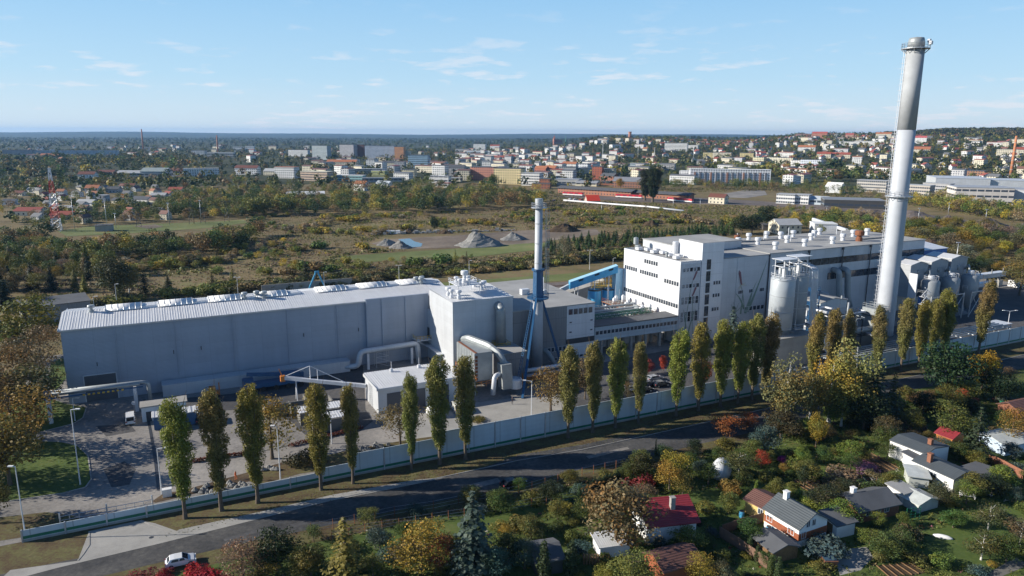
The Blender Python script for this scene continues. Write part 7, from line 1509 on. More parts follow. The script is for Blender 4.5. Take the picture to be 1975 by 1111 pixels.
B = [
 (152, 182, 351, 331, 'white gabled house in the left suburb', WH, 'g', DRR, 10, 'facade_house', 0), (165, 189, 373, 357, 'white house with bright orange roof in the left suburb', WH, 'g', OR_, 9, 'facade_house', 0), (28, 73, 416, 401, 'long red roofed hall at the left edge', CR, 'g', RR_, 14, 'facade_house', 0), (72, 89, 366, 357, 'small red roofed house in the left suburb', WH, 'g', RR_, 8, 'facade_house', 0),
 (101, 132, 410, 397, 'white bungalow behind the lattice mast', WH, 'g', GR, 9, 'facade_house', .2), (98, 138, 424, 408, 'low house with dull red roof at the lattice mast', GR, 'g', RR_, 9, 'facade_house', 0), (146, 177, 399, 385, 'grey roofed house right of the lattice mast', WH, 'g', GR, 9, 'facade_house', .3), (214, 233, 393, 382, 'cream gabled house by the orange tree', CR, 'g', SL_, 8, 'facade_house', .4), (253, 284, 392, 379, 'white house with dark roof near the pitch', WH, 'g', SL_, 9, 'facade_house', .4), (256, 288, 400, 390, 'second dark roofed white house nearest the pitch', WH, 'g', SL_, 8, 'facade_house', .4),
 (205, 228, 372, 360, 'grey villa in the middle of the left suburb', GR, 'g', SL_, 9, 'facade_house', 0), (238, 258, 366, 354, 'brown roofed cottage of the left suburb', CR, 'g', DRR, 8, 'facade_house', 0), (290, 318, 383, 372, 'long grey roofed house right of the left suburb', GR, 'g', GR, 8, 'facade_house', 0), (325, 350, 372, 361, 'red roofed hut by the long white strip', CR, 'g', RR_, 7, 'facade_house', 0), (50, 70, 372, 362, 'small white house under the left wood', WH, 'g', GR, 7, 'facade_house', .5), (5, 28, 395, 384, 'white and grey house at far left', WH, 'g', SL_, 8, 'facade_house', 0), (20, 42, 378, 368, 'cream bungalow at far left', CR, 'g', DRR, 8, 'facade_house', .3), (330, 350, 348, 338, 'dark gabled house below the brown hall', CR, 'g', SL_, 8, 'facade_house', .3), (183, 203, 388, 377, 'blue grey garage right of the mast', (.3, .38, .45), 'f', GR, 8, 'facade_house', 0),
 (121, 223, 303, 290, 'long pale blue apartment slab at the left', (.50, .56, .64), 'f', SL_, 14, 'facade_flats', 0), (8, 62, 303, 289, 'grey apartment slab with reddish ends at far left', (.42, .40, .42), 'f', SL_, 14, 'facade_flats', 0), (58, 100, 303, 290, 'pale blue grey slab beside the reddish one', (.45, .5, .56), 'f', SL_, 14, 'facade_flats', 0), (78, 111, 306, 296, 'building with large orange hipped roof above the left wood', CR, 'g', OR_, 18, 'facade_house', 0), (99, 104, 298, 288, 'small white tower beside the orange roof', WH, 'f', GR, 6, 'facade_house', 0),
 (357, 420, 340, 325, 'white two storey terrace at the wood edge', WH, 'f', GR, 14, 'facade_flats', .1), (453, 496, 337, 319, 'white block with brown roof at left of centre', WH, 'g', DRR, 12, 'facade_flats', .1), (370, 395, 301, 290, 'small white factory building far left', WH, 'f', GR, 12, 'facade_hall', 0), (450, 465, 293, 283, 'white cube building on the left horizon', WH, 'f', GR, 10, 'facade_hall', 0), (473, 490, 293, 282, 'taller white cube building on the left horizon', WH, 'f', GR, 10, 'facade_hall', 0), (400, 450, 304, 294, 'low pale workshops left of centre', GR, 'f', WH, 12, 'facade_hall', 0), (225, 270, 341, 329, 'grey barrel roofed warehouse under the wood', GR, 'g', GR, 20, 'facade_hall', 0), (272, 319, 341, 324, 'larger grey green hall under the wood', GR, 'g', (.28, .33, .33), 22, 'facade_hall', 0), (322, 355, 336, 325, 'brown roofed hall under the wood', GR, 'g', DRR, 16, 'facade_hall', 0), (185, 218, 338, 328, 'dark red roofed low hall beside the white gable', GR, 'g', DRR, 14, 'facade_hall', 0),
 (602, 632, 308, 281, 'grey green tower block, left of three', (.42, .48, .50), 'f', SL_, 16, 'facade_flats', .3), (655, 683, 305, 279, 'plain grey tower block in the middle', (.40, .40, .43), 'f', SL_, 16, 'facade_flats', .3), (683, 702, 305, 279, 'brown tower block behind the grey one', DRR, 'f', SL_, 14, 'facade_flats', 0), (704, 761, 306, 281, 'wide blue grey high slab block with many windows', (.42, .48, .58), 'f', SL_, 14, 'facade_flats', 0), (761, 779, 307, 283, 'orange painted tower block', (.62, .30, .14), 'f', SL_, 14, 'facade_flats', 0), (779, 790, 306, 291, 'tan building right of the orange tower', CR, 'f', SL_, 14, 'facade_flats', 0), (787, 825, 324, 299, 'blue teal office slab under the orange tower', (.26, .40, .52), 'f', SL_, 14, 'facade_band', 0),
 (556, 594, 302, 289, 'white balconied apartment house', WH, 'f', SL_, 12, 'facade_flats', .2), (530, 568, 344, 322, 'white stepped apartment house with roof terraces', WH, 'f', OR_, 14, 'facade_flats', .2), (508, 530, 338, 325, 'beige house left of the stepped white one', CR, 'g', GR, 12, 'facade_flats', .2), (579, 632, 349, 331, 'tan three storey building at the station road', (.55, .42, .32), 'f', CR, 14, 'facade_band', .3), (630, 687, 324, 308, 'cream villa with orange roof beside towers', CR, 'g', OR_, 12, 'facade_flats', 0), (706, 723, 324, 308, 'narrow white tenement below the tower blocks', WH, 'f', SL_, 12, 'facade_flats', 0), (737, 761, 326, 310, 'ornate cream gabled tenement', CR, 'g', SL_, 12, 'facade_house', 0), (761, 780, 327, 312, 'grey tenement beside the ornate one', GR, 'f', SL_, 12, 'facade_flats', 0),
 (673, 737, 338, 326, 'long low grey station hall', (.45, .44, .40), 'f', GR, 14, 'facade_band', .05), (716, 742, 340, 329, 'yellow green annex of the station hall', (.52, .55, .25), 'f', GR, 12, 'facade_band', .05), (650, 700, 349, 338, 'teal platform canopy building', (.3, .5, .5), 'f', WH, 10, 'facade_band', .1), (700, 780, 351, 343, 'long flat platform roof', GR, 'f', GR, 8, 'facade_hall', .1), (775, 799, 343, 327, 'cream tenement left of centre', (.66, .60, .42), 'f', SL_, 12, 'facade_flats', 0), (833, 858, 342, 319, 'white tenement with balconies at centre', WH, 'f', SL_, 12, 'facade_flats', .2), (857, 895, 340, 318, 'grey tenement row right of the balconied one', GR, 'g', SL_, 12, 'facade_flats', 0), (875, 902, 345, 332, 'small dark gabled brick house at centre', DRR, 'g', SL_, 10, 'facade_house', 0),
 (907, 952, 348, 322, 'red brick end of the long railway office', (.55, .24, .17), 'f', SL_, 16, 'facade_flats', .08), (952, 1004, 355, 325, 'yellow part of the long railway office', (.72, .60, .33), 'f', SL_, 16, 'facade_flats', .08), (1005, 1040, 358, 334, 'white modern block right of the yellow office', WH, 'f', GR, 14, 'facade_band', .1), (995, 1006, 355, 324, 'brown firewall of the yellow office', (.42, .27, .16), 'f', SL_, 16, 'clad_pale', .08), (827, 865, 353, 340, 'white garages below the tenements', WH, 'f', GR, 12, 'facade_hall', 0), (840, 868, 362, 353, 'white shop with red awning', WH, 'f', RR_, 10, 'facade_hall', 0), (867, 888, 350, 343, 'yellow low shop beside the red awning', CR, 'f', GR, 10, 'facade_hall', 0), (724, 749, 362, 349, 'white gabled storehouse by the railway', WH, 'g', (.45, .5, .55), 10, 'facade_house', .4), (682, 703, 368, 349, 'white signal house with orange hipped roof', WH, 'g', OR_, 9, 'facade_house', .5), (554, 625, 383, 370, 'long white shed in the scrub', (.6, .62, .63), 'g', (.74, .75, .76), 14, 'facade_hall', .1), (510, 550, 384, 378, 'low white wall building left of the long shed', WH, 'f', GR, 6, 'facade_hall', 0),
 (913, 936, 291, 278, 'white building on the far ridge left of centre', WH, 'f', GR, 12, 'facade_flats', 0), (945, 963, 291, 279, 'white church like house with red roof', WH, 'g', RR_, 12, 'facade_house', 0), (900, 945, 300, 291, 'pale blue flat hall in old town', (.5, .57, .64), 'f', WH, 14, 'facade_hall', 0), (878, 904, 296, 287, 'grey block in old town', GR, 'f', SL_, 12, 'facade_flats', 0), (950, 980, 309, 300, 'white terrace with red roof in old town', WH, 'g', RR_, 12, 'facade_flats', 0), (980, 1003, 308, 299, 'cream terrace beside the white one', CR, 'g', RR_, 12, 'facade_flats', 0),
 (1031, 1052, 339, 320, 'red brick tenement with orange roof', (.45, .16, .1), 'g', OR_, 12, 'facade_flats', .3), (1050, 1070, 339, 319, 'cream tenement with orange roof', CR, 'g', OR_, 12, 'facade_flats', .3), (1070, 1110, 337, 322, 'long grey tenement beside the cream one', GR, 'f', SL_, 12, 'facade_flats', 0), (1085, 1110, 322, 312, 'orange roofed white tenement row', WH, 'g', OR_, 12, 'facade_flats', .2), (1115, 1133, 334, 316, 'tall pale white tenement', (.66, .68, .72), 'f', SL_, 12, 'facade_flats', .3), (1072, 1108, 345, 332, 'white workshop with red roof strip', WH, 'f', RR_, 12, 'facade_hall', 0), (1142, 1160, 346, 321, 'red brick mill tower', (.42, .13, .075), 'f', SL_, 12, 'facade_house', 0), (1158, 1182, 349, 334, 'dark brick mill wing', BR, 'g', SL_, 12, 'facade_house', .5), (1070, 1115, 357, 346, 'grey flat goods hall', GR, 'f', (.33, .34, .36), 20, 'facade_hall', 0), (1110, 1150, 359, 349, 'cream fronted goods hall', CR, 'g', (.33, .34, .36), 20, 'facade_hall', 0), (1182, 1237, 362, 342, 'long brown brick depot with grey roof', (.30, .15, .10), 'g', (.22, .23, .26), 16, 'facade_flats', .05),
 (1040, 1060, 360, 345, 'dark brick outhouse right of the white block', BR, 'f', SL_, 10, 'facade_house', 0), (1026, 1060, 364, 354, 'low red brick shed at the rails', BR, 'f', SL_, 8, 'facade_house', 0), (1150, 1185, 357, 350, 'low dark workshop by the mill', BR, 'f', SL_, 10, 'facade_hall', 0), (1215, 1248, 330, 315, 'pale blue hall behind the poplar pair', (.5, .58, .63), 'f', GR, 14, 'facade_band', 0), (1282, 1324, 292, 276, 'white office block with window bands on the slope', WH, 'f', GR, 14, 'facade_band', 0), (1324, 1345, 291, 280, 'white wing right of the office block', WH, 'f', GR, 12, 'facade_flats', 0),
 (1332, 1482, 354, 327, 'long white apartment complex with balconies', (.78, .78, .80), 'f', WH, 16, 'facade_flats', 0), (1310, 1336, 350, 330, 'white apartment wing left of the long complex', (.74, .74, .76), 'f', WH, 16, 'facade_flats', 0), (1356, 1374, 305, 294, 'yellow apartment block on the slope', YLW, 'f', SL_, 12, 'facade_flats', 0), (1375, 1409, 305, 294, 'cream apartment block beside the yellow one', CR, 'f', SL_, 12, 'facade_flats', 0), (1427, 1452, 307, 295, 'pale yellow block behind poplars', YLW, 'f', SL_, 12, 'facade_flats', 0), (1452, 1471, 319, 303, 'yellowish block above the white complex', (.66, .62, .42), 'f', SL_, 12, 'facade_flats', .3), (1472, 1500, 318, 303, 'cream block with blue grey side', (.66, .63, .5), 'f', SL_, 12, 'facade_flats', .3), (1502, 1526, 320, 304, 'tan block right of the cream one', CR, 'f', SL_, 12, 'facade_flats', .3), (1526, 1545, 323, 309, 'white block right of the tan one', WH, 'f', SL_, 12, 'facade_flats', .3), (1545, 1580, 324, 308, 'white block with blue flank', (.66, .70, .78), 'f', SL_, 12, 'facade_flats', .2),
 (1367, 1395, 393, 374, 'small cream station house with brown roof', CR, 'g', DRR, 9, 'facade_house', .3), (1498, 1530, 393, 375, 'white two storey office right of the rails', WH, 'f', GR, 14, 'facade_band', .1), (1531, 1557, 394, 376, 'white office beside the first', WH, 'f', GR, 14, 'facade_band', .1), (1557, 1592, 395, 379, 'pale blue hall behind the offices', (.5, .58, .66), 'g', (.5, .56, .62), 14, 'facade_hall', .1), (1593, 1700, 402, 386, 'open grey canopy shed beyond the ballast', (.06, .06, .06), 'f', (.24, .25, .27), 26, 'facade_hall', -.02), (1593, 1618, 372, 352, 'white vaulted hall left of the tall chimney', WH, 'g', WH, 14, 'clad_pale', .3), (1655, 1703, 370, 348, 'grey two storey works building', (.5, .48, .45), 'f', GR, 14, 'facade_band', .2), (1740, 1785, 384, 357, 'beige three storey works building right of the tall chimney', (.5, .46, .42), 'f', GR, 14, 'facade_band', .3), (1783, 1824, 374, 354, 'grey works building beside the beige one', (.42, .42, .44), 'f', GR, 14, 'facade_band', .3),
 (1808, 1900, 372, 344, 'huge grey market hall with yellow corners', (.56, .58, .60), 'f', (.50, .54, .60), 50, 'clad_pale', 0), (1900, 1990, 374, 348, 'dark blue part of the huge market hall', (.28, .33, .4), 'f', (.50, .54, .60), 40, 'clad_pale', 0), (1847, 1945, 396, 362, 'white framed factory hall with dark windows at right', (.62, .58, .55), 'f', (.36, .38, .42), 30, 'facade_hall', .05), (1945, 1990, 396, 366, 'grey blue flank of the factory hall at the right edge', (.35, .4, .45), 'f', (.36, .38, .42), 30, 'clad_pale', .05), (1856, 1893, 345, 329, 'brown brick building with cornice behind the market hall', (.38, .22, .14), 'f', SL_, 16, 'facade_flats', 0), (1893, 1928, 346, 337, 'low dark brick row beside it', BR, 'f', SL_, 14, 'facade_flats', 0), (1928, 1990, 343, 336, 'white houses at the right edge behind the brick chimney', WH, 'g', SL_, 12, 'facade_house', 0),
 (1748, 1789, 296, 283, 'large school with orange roof on the slope', CR, 'g', OR_, 16, 'facade_flats', 0), (1540, 1570, 292, 280, 'white villa with orange roof', WH, 'g', OR_, 14, 'facade_flats', 0), (1576, 1600, 306, 293, 'red roofed terrace, left end', CR, 'g', RR_, 12, 'facade_flats', 0), (1600, 1637, 306, 294, 'red roofed terrace, right end', CR, 'g', RR_, 12, 'facade_flats', 0), (1567, 1593, 267, 254, 'castle like red brick school on the ridge', (.45, .2, .14), 'g', (.42, .10, .08), 14, 'facade_house', 0), (1631, 1645, 268, 257, 'red roofed villa on the ridge', (.5, .3, .24), 'g', (.42, .10, .08), 12, 'facade_house', 0), (1690, 1716, 269, 255, 'orange roofed manor on the ridge by the tall chimney', CR, 'g', OR_, 14, 'facade_house', 0), (1762, 1784, 277, 262, 'white manor with pink red roof right of the tall chimney', WH, 'g', (.5, .12, .12), 14, 'facade_house', 0), (1535, 1560, 266, 258, 'low brown building on the ridge', (.3, .18, .16), 'f', DRR, 12, 'facade_flats', 0), (1650, 1690, 282, 272, 'white long block on the ridge slope', WH, 'f', GR, 12, 'facade_flats', 0), (1620, 1655, 282, 273, 'another white long block on the ridge slope', WH, 'f', GR, 12, 'facade_flats', 0), (1925, 1960, 302, 288, 'cream school at the right on the slope', CR, 'f', SL_, 14, 'facade_flats', 0), (1960, 1990, 300, 284, 'red roofed school at the right edge on the slope', CR, 'g', RR_, 14, 'facade_flats', 0), (1802, 1815, 312, 305, 'small yellow house below the slope', YLW, 'g', GR, 8, 'facade_house', 0)]
for x0, x1, yb, yt, lb, c_, rf, rc, dp, fc, rz in B:
    rz = rz if x1 - x0 > 60 else -.28 - rz * .8
    nm = 'house' if rf == 'g' and (x1 - x0) < 36 else ('hall' if fc in ('facade_hall', 'clad_pale') else 'apartment_block')
    block(x0, x1, yb, yt, lb, c_, 'gable' if rf == 'g' else 'flat', rc, dp, fc, rz, nm, 'house' if nm == 'house' else 'building')
block(1502, 1545, 452, 424, 'cream gabled house with grey roof behind the furnace hall', CR, 'gable', GR, 14, 'facade_house', .35, 'house', 'house', rh=3)
block(1472, 1502, 444, 434, 'low dark shed left of the cream gabled house', (.12, .11, .1), 'flat', (.12, .12, .13), 8, 'paint', .1, 'shed', 'shed')
block(1571, 1612, 452, 432, 'white sheet metal workshop behind the furnace hall roof', WH, 'flat', WH, 12, 'clad_white', .1, 'shed', 'shed')
t = thing('inclined_conveyor', 'long white inclined conveyor gallery behind the furnace hall roof', 'conveyor', at(1645, 458)); a, b = at(1650, 460), at(1570, 445); mb = MB(); mb.tube(Vector((0, 0, 3)), b - a + Vector((0, 0, 7)), 1.2, sq=True); mb.tube((0, 0, 0), (0, 0, 3), .3).tube(b - a, b - a + Vector((0, 0, 7)), .3); mb.build('gallery', 'white_metal', t)
# balconies on the long white complex
p = at(1407, 354)
cx = [o for o in COL.objects if o.get('label') == 'long white apartment complex with balconies'][0]
for k in range(14): MB().box(-44 + k * 6.6, -42 + k * 6.6, -.9, -.02, .5, 14).build('stair_bay', 'paint', cx, color=(.12, .13, .16) if k % 3 else (.30, .15, .10))
# rail shed, trains, pipeline
def longroof(pts, w_, h, mat, wall, label, name='goods_shed'):
    a, b = at(*pts[0]), at(*pts[1]); d = b - a; t = thing(name, label, 'railway shed', a, math.atan2(d.y, d.x)); L_ = d.length
    MB().gwall(0, L_, 0, w_, 0, h, h * .3, 'x').build('wall', wall, t, color=(.35, .16, .10)); MB().gable(0, L_, 0, w_, h + .05, h * .3, 1.5, 'x', .3).build('roof', mat, t); return t
longroof(((1076, 372), (1216, 381)), 14, 5.5, 'roof_felt', 'facade_house', 'long dark roofed railway goods shed behind the red trains, left part'); longroof(((1216, 380), (1328, 387)), 12, 5, 'roof_felt', 'facade_house', 'long dark roofed railway goods shed, right part behind the poplar pair')
for i, (x0, x1, y0, y1) in enumerate(((1085, 1123, 377, 379), (1187, 1237, 381.5, 384), (1287, 1334, 388, 392))):
    a, b = at(x0, y0), at(x1, y1); d = b - a; L_ = d.length; t = thing('railcar', ('red and white diesel railcar, left one of three', 'red and white diesel railcar left of the poplar pair', 'red and white diesel railcar right of the poplar pair')[i], 'train', a, math.atan2(d.y, d.x))
    MB().box(0, L_, 0, 2.9, .9, 1.9).build('lower_body', 'white_plaster', t); MB().box(.1, L_ - .1, .02, 2.88, 1.91, 3.5).build('body', 'train_red' if 'train_red' in MATS else (plain('train_red', (.6, .02, .04), .4, 0, .1) and 'train_red'), t)
    for k in range(int(L_ / 6)): MB().box(1.5 + k * 6, 5.2 + k * 6, -.03, .01, 2.2, 2.9).build('window', 'glass', t)
    MB().box(.4, L_ - .4, .3, 2.6, 3.52, 3.8).build('roof', 'tiles_red', t)
    for k in range(max(2, int(L_ / 9))): MB().tube((3 + k * 8.5, -.1, .45), (3 + k * 8.5, 3.0, .45), .45, 10).build('wheelset', 'rubber', t)
block(1133, 1157, 392, 377, 'bright red canopy roof beside the rail yard', (.5, .45, .4), 'gable', (.62, .06, .03), 12, 'paint', .2, 'canopy', 'canopy', rh=4.5)
for i, (x, y) in enumerate(((1110, 386), (1122, 387), (1130, 389), (1100, 385), (1068, 388))): car(x, y, R(20 + i * 12), [WHT, (.5, .05, .04), (.3, .32, .35), WHT, (.1, .1, .12)][i], ('white car left of the red canopy', 'red car beside the red canopy', 'grey car before the red canopy', 'white car farthest left by the railcar', 'dark car beside the scrapyard huts')[i], L_=4.6)
t = thing('heating_pipeline', 'long white heating pipeline running through the scrub', 'pipeline', at(1087, 389)); a = at(1087, 389); pts = [at(1087, 390) - a, at(1170, 397) - a, at(1250, 403) - a, at(1318, 411) - a]; pts = [p + Vector((0, 0, 1.8)) for p in pts]
MB().pipe(pts, .75, 8).build('pipe', 'white_metal', t, True)
for k in range(24):
    q = pts[0].lerp(pts[-1], (k + .5) / 24); MB().tube((q.x, q.y, 0), (q.x, q.y, 1.2), .2, 6).build('support', 'concrete', t)
# masts, chimneys, towers
def mast(px, yb, yt, r0, r1, mat, label, name='mast', n=8, bands=None):
    p = at(px, yb); h = height(p, yt); t = thing(name, label, name.replace('_', ' '), p); MB().lathe(0, 0, [(r0, 0), (r1, h)], n).build('shaft', mat, t, True)
    if bands:
        for k in range(bands): z = h * (k + .5) / bands; r_ = r0 + (r1 - r0) * (k + .5) / bands; MB().lathe(0, 0, [(r_ + .05, z), (r_ + .15, z + .1), (r_ + .15, z + .5), (r_ + .05, z + .6)], n).build('band', 'concrete', t)
    return t
plain('brick_stack', (.36, .17, .12), .85, 0, .25, .4); plain('brick_orange', (.50, .20, .09), .85, 0, .2, .4); plain('stack_dark', (.05, .05, .055), .8)
mast(277, 293, 249, 2.6, 1.6, 'brick_stack', 'tall leaning brown brick chimney on the left horizon', 'brick_chimney', 16); mast(421, 301, 261, 2.2, 1.5, 'brick_stack', 'shorter dark topped brick chimney on the left', 'brick_chimney', 16); mast(1948, 349, 262, 2.3, 1.35, 'brick_orange', 'orange brick chimney at the far right', 'brick_chimney', 20, 10)
for x, yb, yt, lb in ((1162, 318, 276, 'pale slim mast above old town, left one'), (1230, 310, 276, 'pale slim mast above old town, middle one'), (1262, 308, 284, 'short slim mast right of the middle one'), (1337, 310, 284, 'red and white slim mast on the slope'), (1147, 322, 300, 'thin dark flue behind the brick mill')): mast(x, yb, yt, .5, .3, 'white_metal' if 'dark' not in lb else 'dark_steel', lb, 'mast')
for x, yb, yt, lb in ((144, 441, 378, 'floodlight mast at the left end of the pitch'), (207, 442, 384, 'floodlight mast behind the grey shelter'), (327, 434, 392, 'floodlight mast in the middle of the pitch'), (388, 428, 387, 'floodlight mast near the switchyard'), (224, 440, 412, 'short pole on the pitch edge'), (1593, 418, 398, 'signal mast by the ballast bank'), (1828, 418, 392, 'yard lamp mast among trees at right'), (1900, 430, 404, 'yard lamp mast by the pointed ballast heap'), (1842, 520, 468, 'wooden pole behind the dust collectors'), (1770, 432, 402, 'yard mast behind the tall chimney'), (1160, 412, 393, 'catenary post right of the slim chimney'), (1298, 402, 384, 'catenary post by the right railcar'), (1350, 402, 384, 'catenary post before the station house')):
    t = mast(x, yb, yt, .2, .1, 'metal', lb, 'light_mast'); h = height(at(x, yb), yt); MB().box(-.9, .9, -.15, .15, h - .1, h + .25).build('lamp_head', 'white_metal', t)
cottage('shelter', 'plain grey shelter box on the football pitch', (184, 447), (216, 446), 6, 3.6, .3, 'x', 'concrete', 'concrete_dark', 'shelter', flat=True)
def lattice(px, yb, yt, w0, w1, label, mats, name='lattice_mast', cross=0):
    p = at(px, yb); h = height(p, yt); t = thing(name, label, 'lattice mast', p, R(20)); n = len(mats); thin = .6 if name == 'pylon' else 1
    for k, m_ in enumerate(mats):
        z0, z1 = h * k / n, h * (k + 1) / n; a, b = w0 + (w1 - w0) * k / n, w0 + (w1 - w0) * (k + 1) / n; mb = MB()
        for s, r_ in (((-1, -1), (1, -1)), ((1, -1), (1, 1)), ((1, 1), (-1, 1)), ((-1, 1), (-1, -1))):
            A, B_, C, D = Vector((s[0] * a, s[1] * a, z0)), Vector((r_[0] * a, r_[1] * a, z0)), Vector((r_[0] * b, r_[1] * b, z1)), Vector((s[0] * b, s[1] * b, z1)); w_ = .18 if h > 25 else .07
            for i in range(2): p0, p1, q0, q1 = A.lerp(D, i / 2), B_.lerp(C, i / 2), A.lerp(D, (i + 1) / 2), B_.lerp(C, (i + 1) / 2); mb.tube(p0, q1, w_ * .6, 4).tube(p1, q0, w_ * .6, 4).tube(q0, q1, w_ * .6, 4)
            mb.tube(A, D, w_, 4)
        mb.build('section', m_, t)
    if cross: MB().tube((-cross, 0, h), (cross, 0, h), .15, 4).tube((-cross, 0, h), (0, 0, h * .93), .1, 4).tube((cross, 0, h), (0, 0, h * .93), .1, 4).build('cross_arm', 'dark_steel', t)
    return t
plain('mast_red', (.50, .06, .04), .5, 0, .2)
lattice(110, 446, 324, 2.6, .5, 'red and white lattice radio mast at the left', ['white_metal', 'mast_red', 'white_metal', 'mast_red', 'white_metal'])
for x, yb, yt, lb in ((370, 432, 378, 'grey electricity pylon in the trees, left of three'), (392, 430, 401, 'squat portal pylon of the switchyard'), (438, 428, 388, 'grey electricity pylon in the trees, right of three'), (268, 438, 412, 'low switchyard frame by the sand yard')): lattice(x, yb, yt, 1.6, .4, lb, ['dark_steel', 'dark_steel'], 'pylon', 3.0)
# church, spire, water tower on the horizon
p = at(1069, 279); h = height(p, 260); t = thing('church', 'red brick cathedral with steep tower roof on the skyline', 'church', p); MB().box(-5, 5, -5, 5, 0, h * .62).build('tower', 'paint', t, color=(.36, .15, .11)); MB().lathe(0, 0, [(7.3, h * .62), (4.5, h * .78), (3, h * .8), (.2, h)], 4).build('tower_roof', 'paint', t, color=(.30, .10, .07)); t.rotation_euler = (0, 0, .5)
MB().gwall(5, 36, -6, 8, 0, h * .3, h * .2, 'x').build('nave', 'paint', t, color=(.36, .16, .12)); MB().gable(5, 36, -6, 8, h * .3, h * .2, .5, 'x').build('nave_roof', 'paint', t, color=(.34, .12, .08))
t = mast(1091, 280, 258, 3.2, .2, 'spire_green' if 'spire_green' in MATS else (plain('spire_green', (.12, .3, .26), .6) and 'spire_green'), 'thin green copper spire right of the cathedral', 'spire', 8)
t = mast(1214.5, 271, 255, 5.2, 5.2, 'brick_stack', 'round red brick water tower on the hill', 'water_tower', 20); h = height(at(1214.5, 271), 255); MB().lathe(0, 0, [(5.9, h), (5.9, h + 1.5), (5, h + 1.7)], 20).build('parapet', 'brick_stack', t)

# ---- random suburbs: the town on the slope
rd = random.Random(21)
def pol(ta, D): c_ = math.atan(ta); return D * math.sin(c_), D * math.cos(c_)
HT = [('white house with %s roof on the far hillside', WH), ('cream house with %s roof on the far hillside', CR), ('pale grey house with %s roof on the far hillside', (.5, .5, .52))]
RT = [('red', (.28, .085, .065), 2.6), ('brown', (.19, .10, .08), 3.4), ('dark slate', (.16, .165, .175), 5), ('orange', (.36, .16, .09), 1)]
HM = {}
EXTRA = []
def townhouse(x, y, big=False, where=None, sc=1.0, extra=False):
    (lb, wc), (rn, rc, _) = rd.choices(HT, (5, 3, 2))[0], rd.choices(RT, [r[2] for r in RT])[0]
    k = (big, rd.randrange(4))
    if k not in HM:
        w_, d_, h_ = ((9, 9, 5.0), (12, 10, 6), (10, 8, 7), (14, 10, 5.5))[k[1]] if not big else ((24, 11, 9), (32, 11, 10), (16, 12, 13), (20, 11, 9))[k[1]]
        a = MB().gwall(-w_ / 2, w_ / 2, 0, d_, -3, h_, 3.2 if not big else 1.2, 'x').build('wall', 'facade_house' if not big else 'facade_flats'); b = MB().gable(-w_ / 2, w_ / 2, 0, d_, h_ + .05, 3.2 if not big else 1.2, .5, 'x', .3).build('roof', 'paint')
        HM[k] = (a.data, b.data); bpy.data.objects.remove(a); bpy.data.objects.remove(b)
    if extra: EXTRA.append((x, y, big, k, wc, rc)); return
    lb = lb % rn; lb = lb.replace('house', 'terrace') if big else lb
    if where: lb = lb.replace('on the far hillside', where)
    t = thing('house' if not big else 'terrace', lb, 'house' if not big else 'terrace', (x, y, tz(x, y)), rd.choice((-.6, -.5, -.75, 1.0)) + rd.uniform(-.25, .25) - math.atan2(x, y) * .6, lb.replace('house', 'houses').replace('terrace', 'terraces'))
    for i, m_ in enumerate(HM[k]): o = bpy.data.objects.new(('wall', 'roof')[i], m_); COL.objects.link(o); o.parent = t; v = rd.uniform(.85, 1.1); o.scale = (sc, sc, sc); o.color = (*[c * v for c in (wc if i == 0 else rc)], 1)
HP = []
def free(x, y, m_):
    for q in HP:
        if (q[0] - x) ** 2 + (q[1] - y) ** 2 < m_ * m_: return False
    return not any(inpoly(x, y, c) for c in CLEAR)
n = 0
while n < 420:
    ta = rd.uniform(.17, .78); D = 1120 + 1700 * rd.random() ** .8; x, y = pol(ta, D)
    if ta > .6 and D > 2300: continue
    big = rd.random() < .28 and D < 2300
    if free(x, y, 34 if big else 19): HP.append((x, y)); townhouse(x, y, big, extra=n > 150 and not big); n += 1
n = 0
while n < 110:
    ta = rd.uniform(-.07, .17); D = rd.uniform(1250, 2250); x, y = pol(ta, D)
    if free(x, y, 32): HP.append((x, y)); townhouse(x, y, rd.random() < .75, 'in the old town below the cathedral'); n += 1
n = 0
while n < 60:
    x, y = pol(rd.uniform(-.28, .42), rd.uniform(930, 1500))
    if free(x, y, 34): HP.append((x, y)); townhouse(x, y, True, 'in the town centre behind the railway'); n += 1
n = 0
while n < 36:
    x, y = pol(rd.uniform(-.66, -.46), rd.uniform(560, 900))
    if free(x, y, 17): HP.append((x, y)); townhouse(x, y, False, 'in the garden suburb at the left', .62); n += 1
n = 0
while n < 70:
    ta = rd.uniform(-.66, -.05); D = rd.uniform(1500, 3400); x, y = pol(ta, D)
    if free(x, y, 50): HP.append((x, y)); townhouse(x, y, rd.random() < .6, 'on the far plain at the left'); n += 1
for i, (wc, rc, nm) in enumerate(((WH, (.36, .08, .055), 'small red roofed houses too many to count on the far hillside'), (CR, SL_, 'small slate roofed houses too many to count on the far hillside'))):
    a, b = MB(), MB()
    for j, e_ in enumerate(EXTRA):
        if j % 2 != i: continue
        x, y = e_[0], e_[1]; z = tz(x, y); w_ = 4.5 + (j * 7 % 5) * .5; hh_ = 4.5 + (j % 3) * .8; ax = 'xy'[(j // 2) % 2]
        a.gwall(x - w_, x + w_, y, y + 9, z - 3, z + hh_, 3, ax); b.gable(x - w_, x + w_, y, y + 9, z + hh_ + .05, 3, .5, ax, .3)
    o = a.build('hillside_houses', 'facade_house', None, color=wc); tag(o, nm, 'houses', None, 'stuff'); o2 = b.build('roof', 'paint', o, color=tuple(c * .8 + .03 for c in rc))
for p in HP: CLEAR.append([(p[0] - 9, p[1] - 7), (p[0] + 9, p[1] - 7), (p[0] + 9, p[1] + 12), (p[0] - 9, p[1] + 12)])

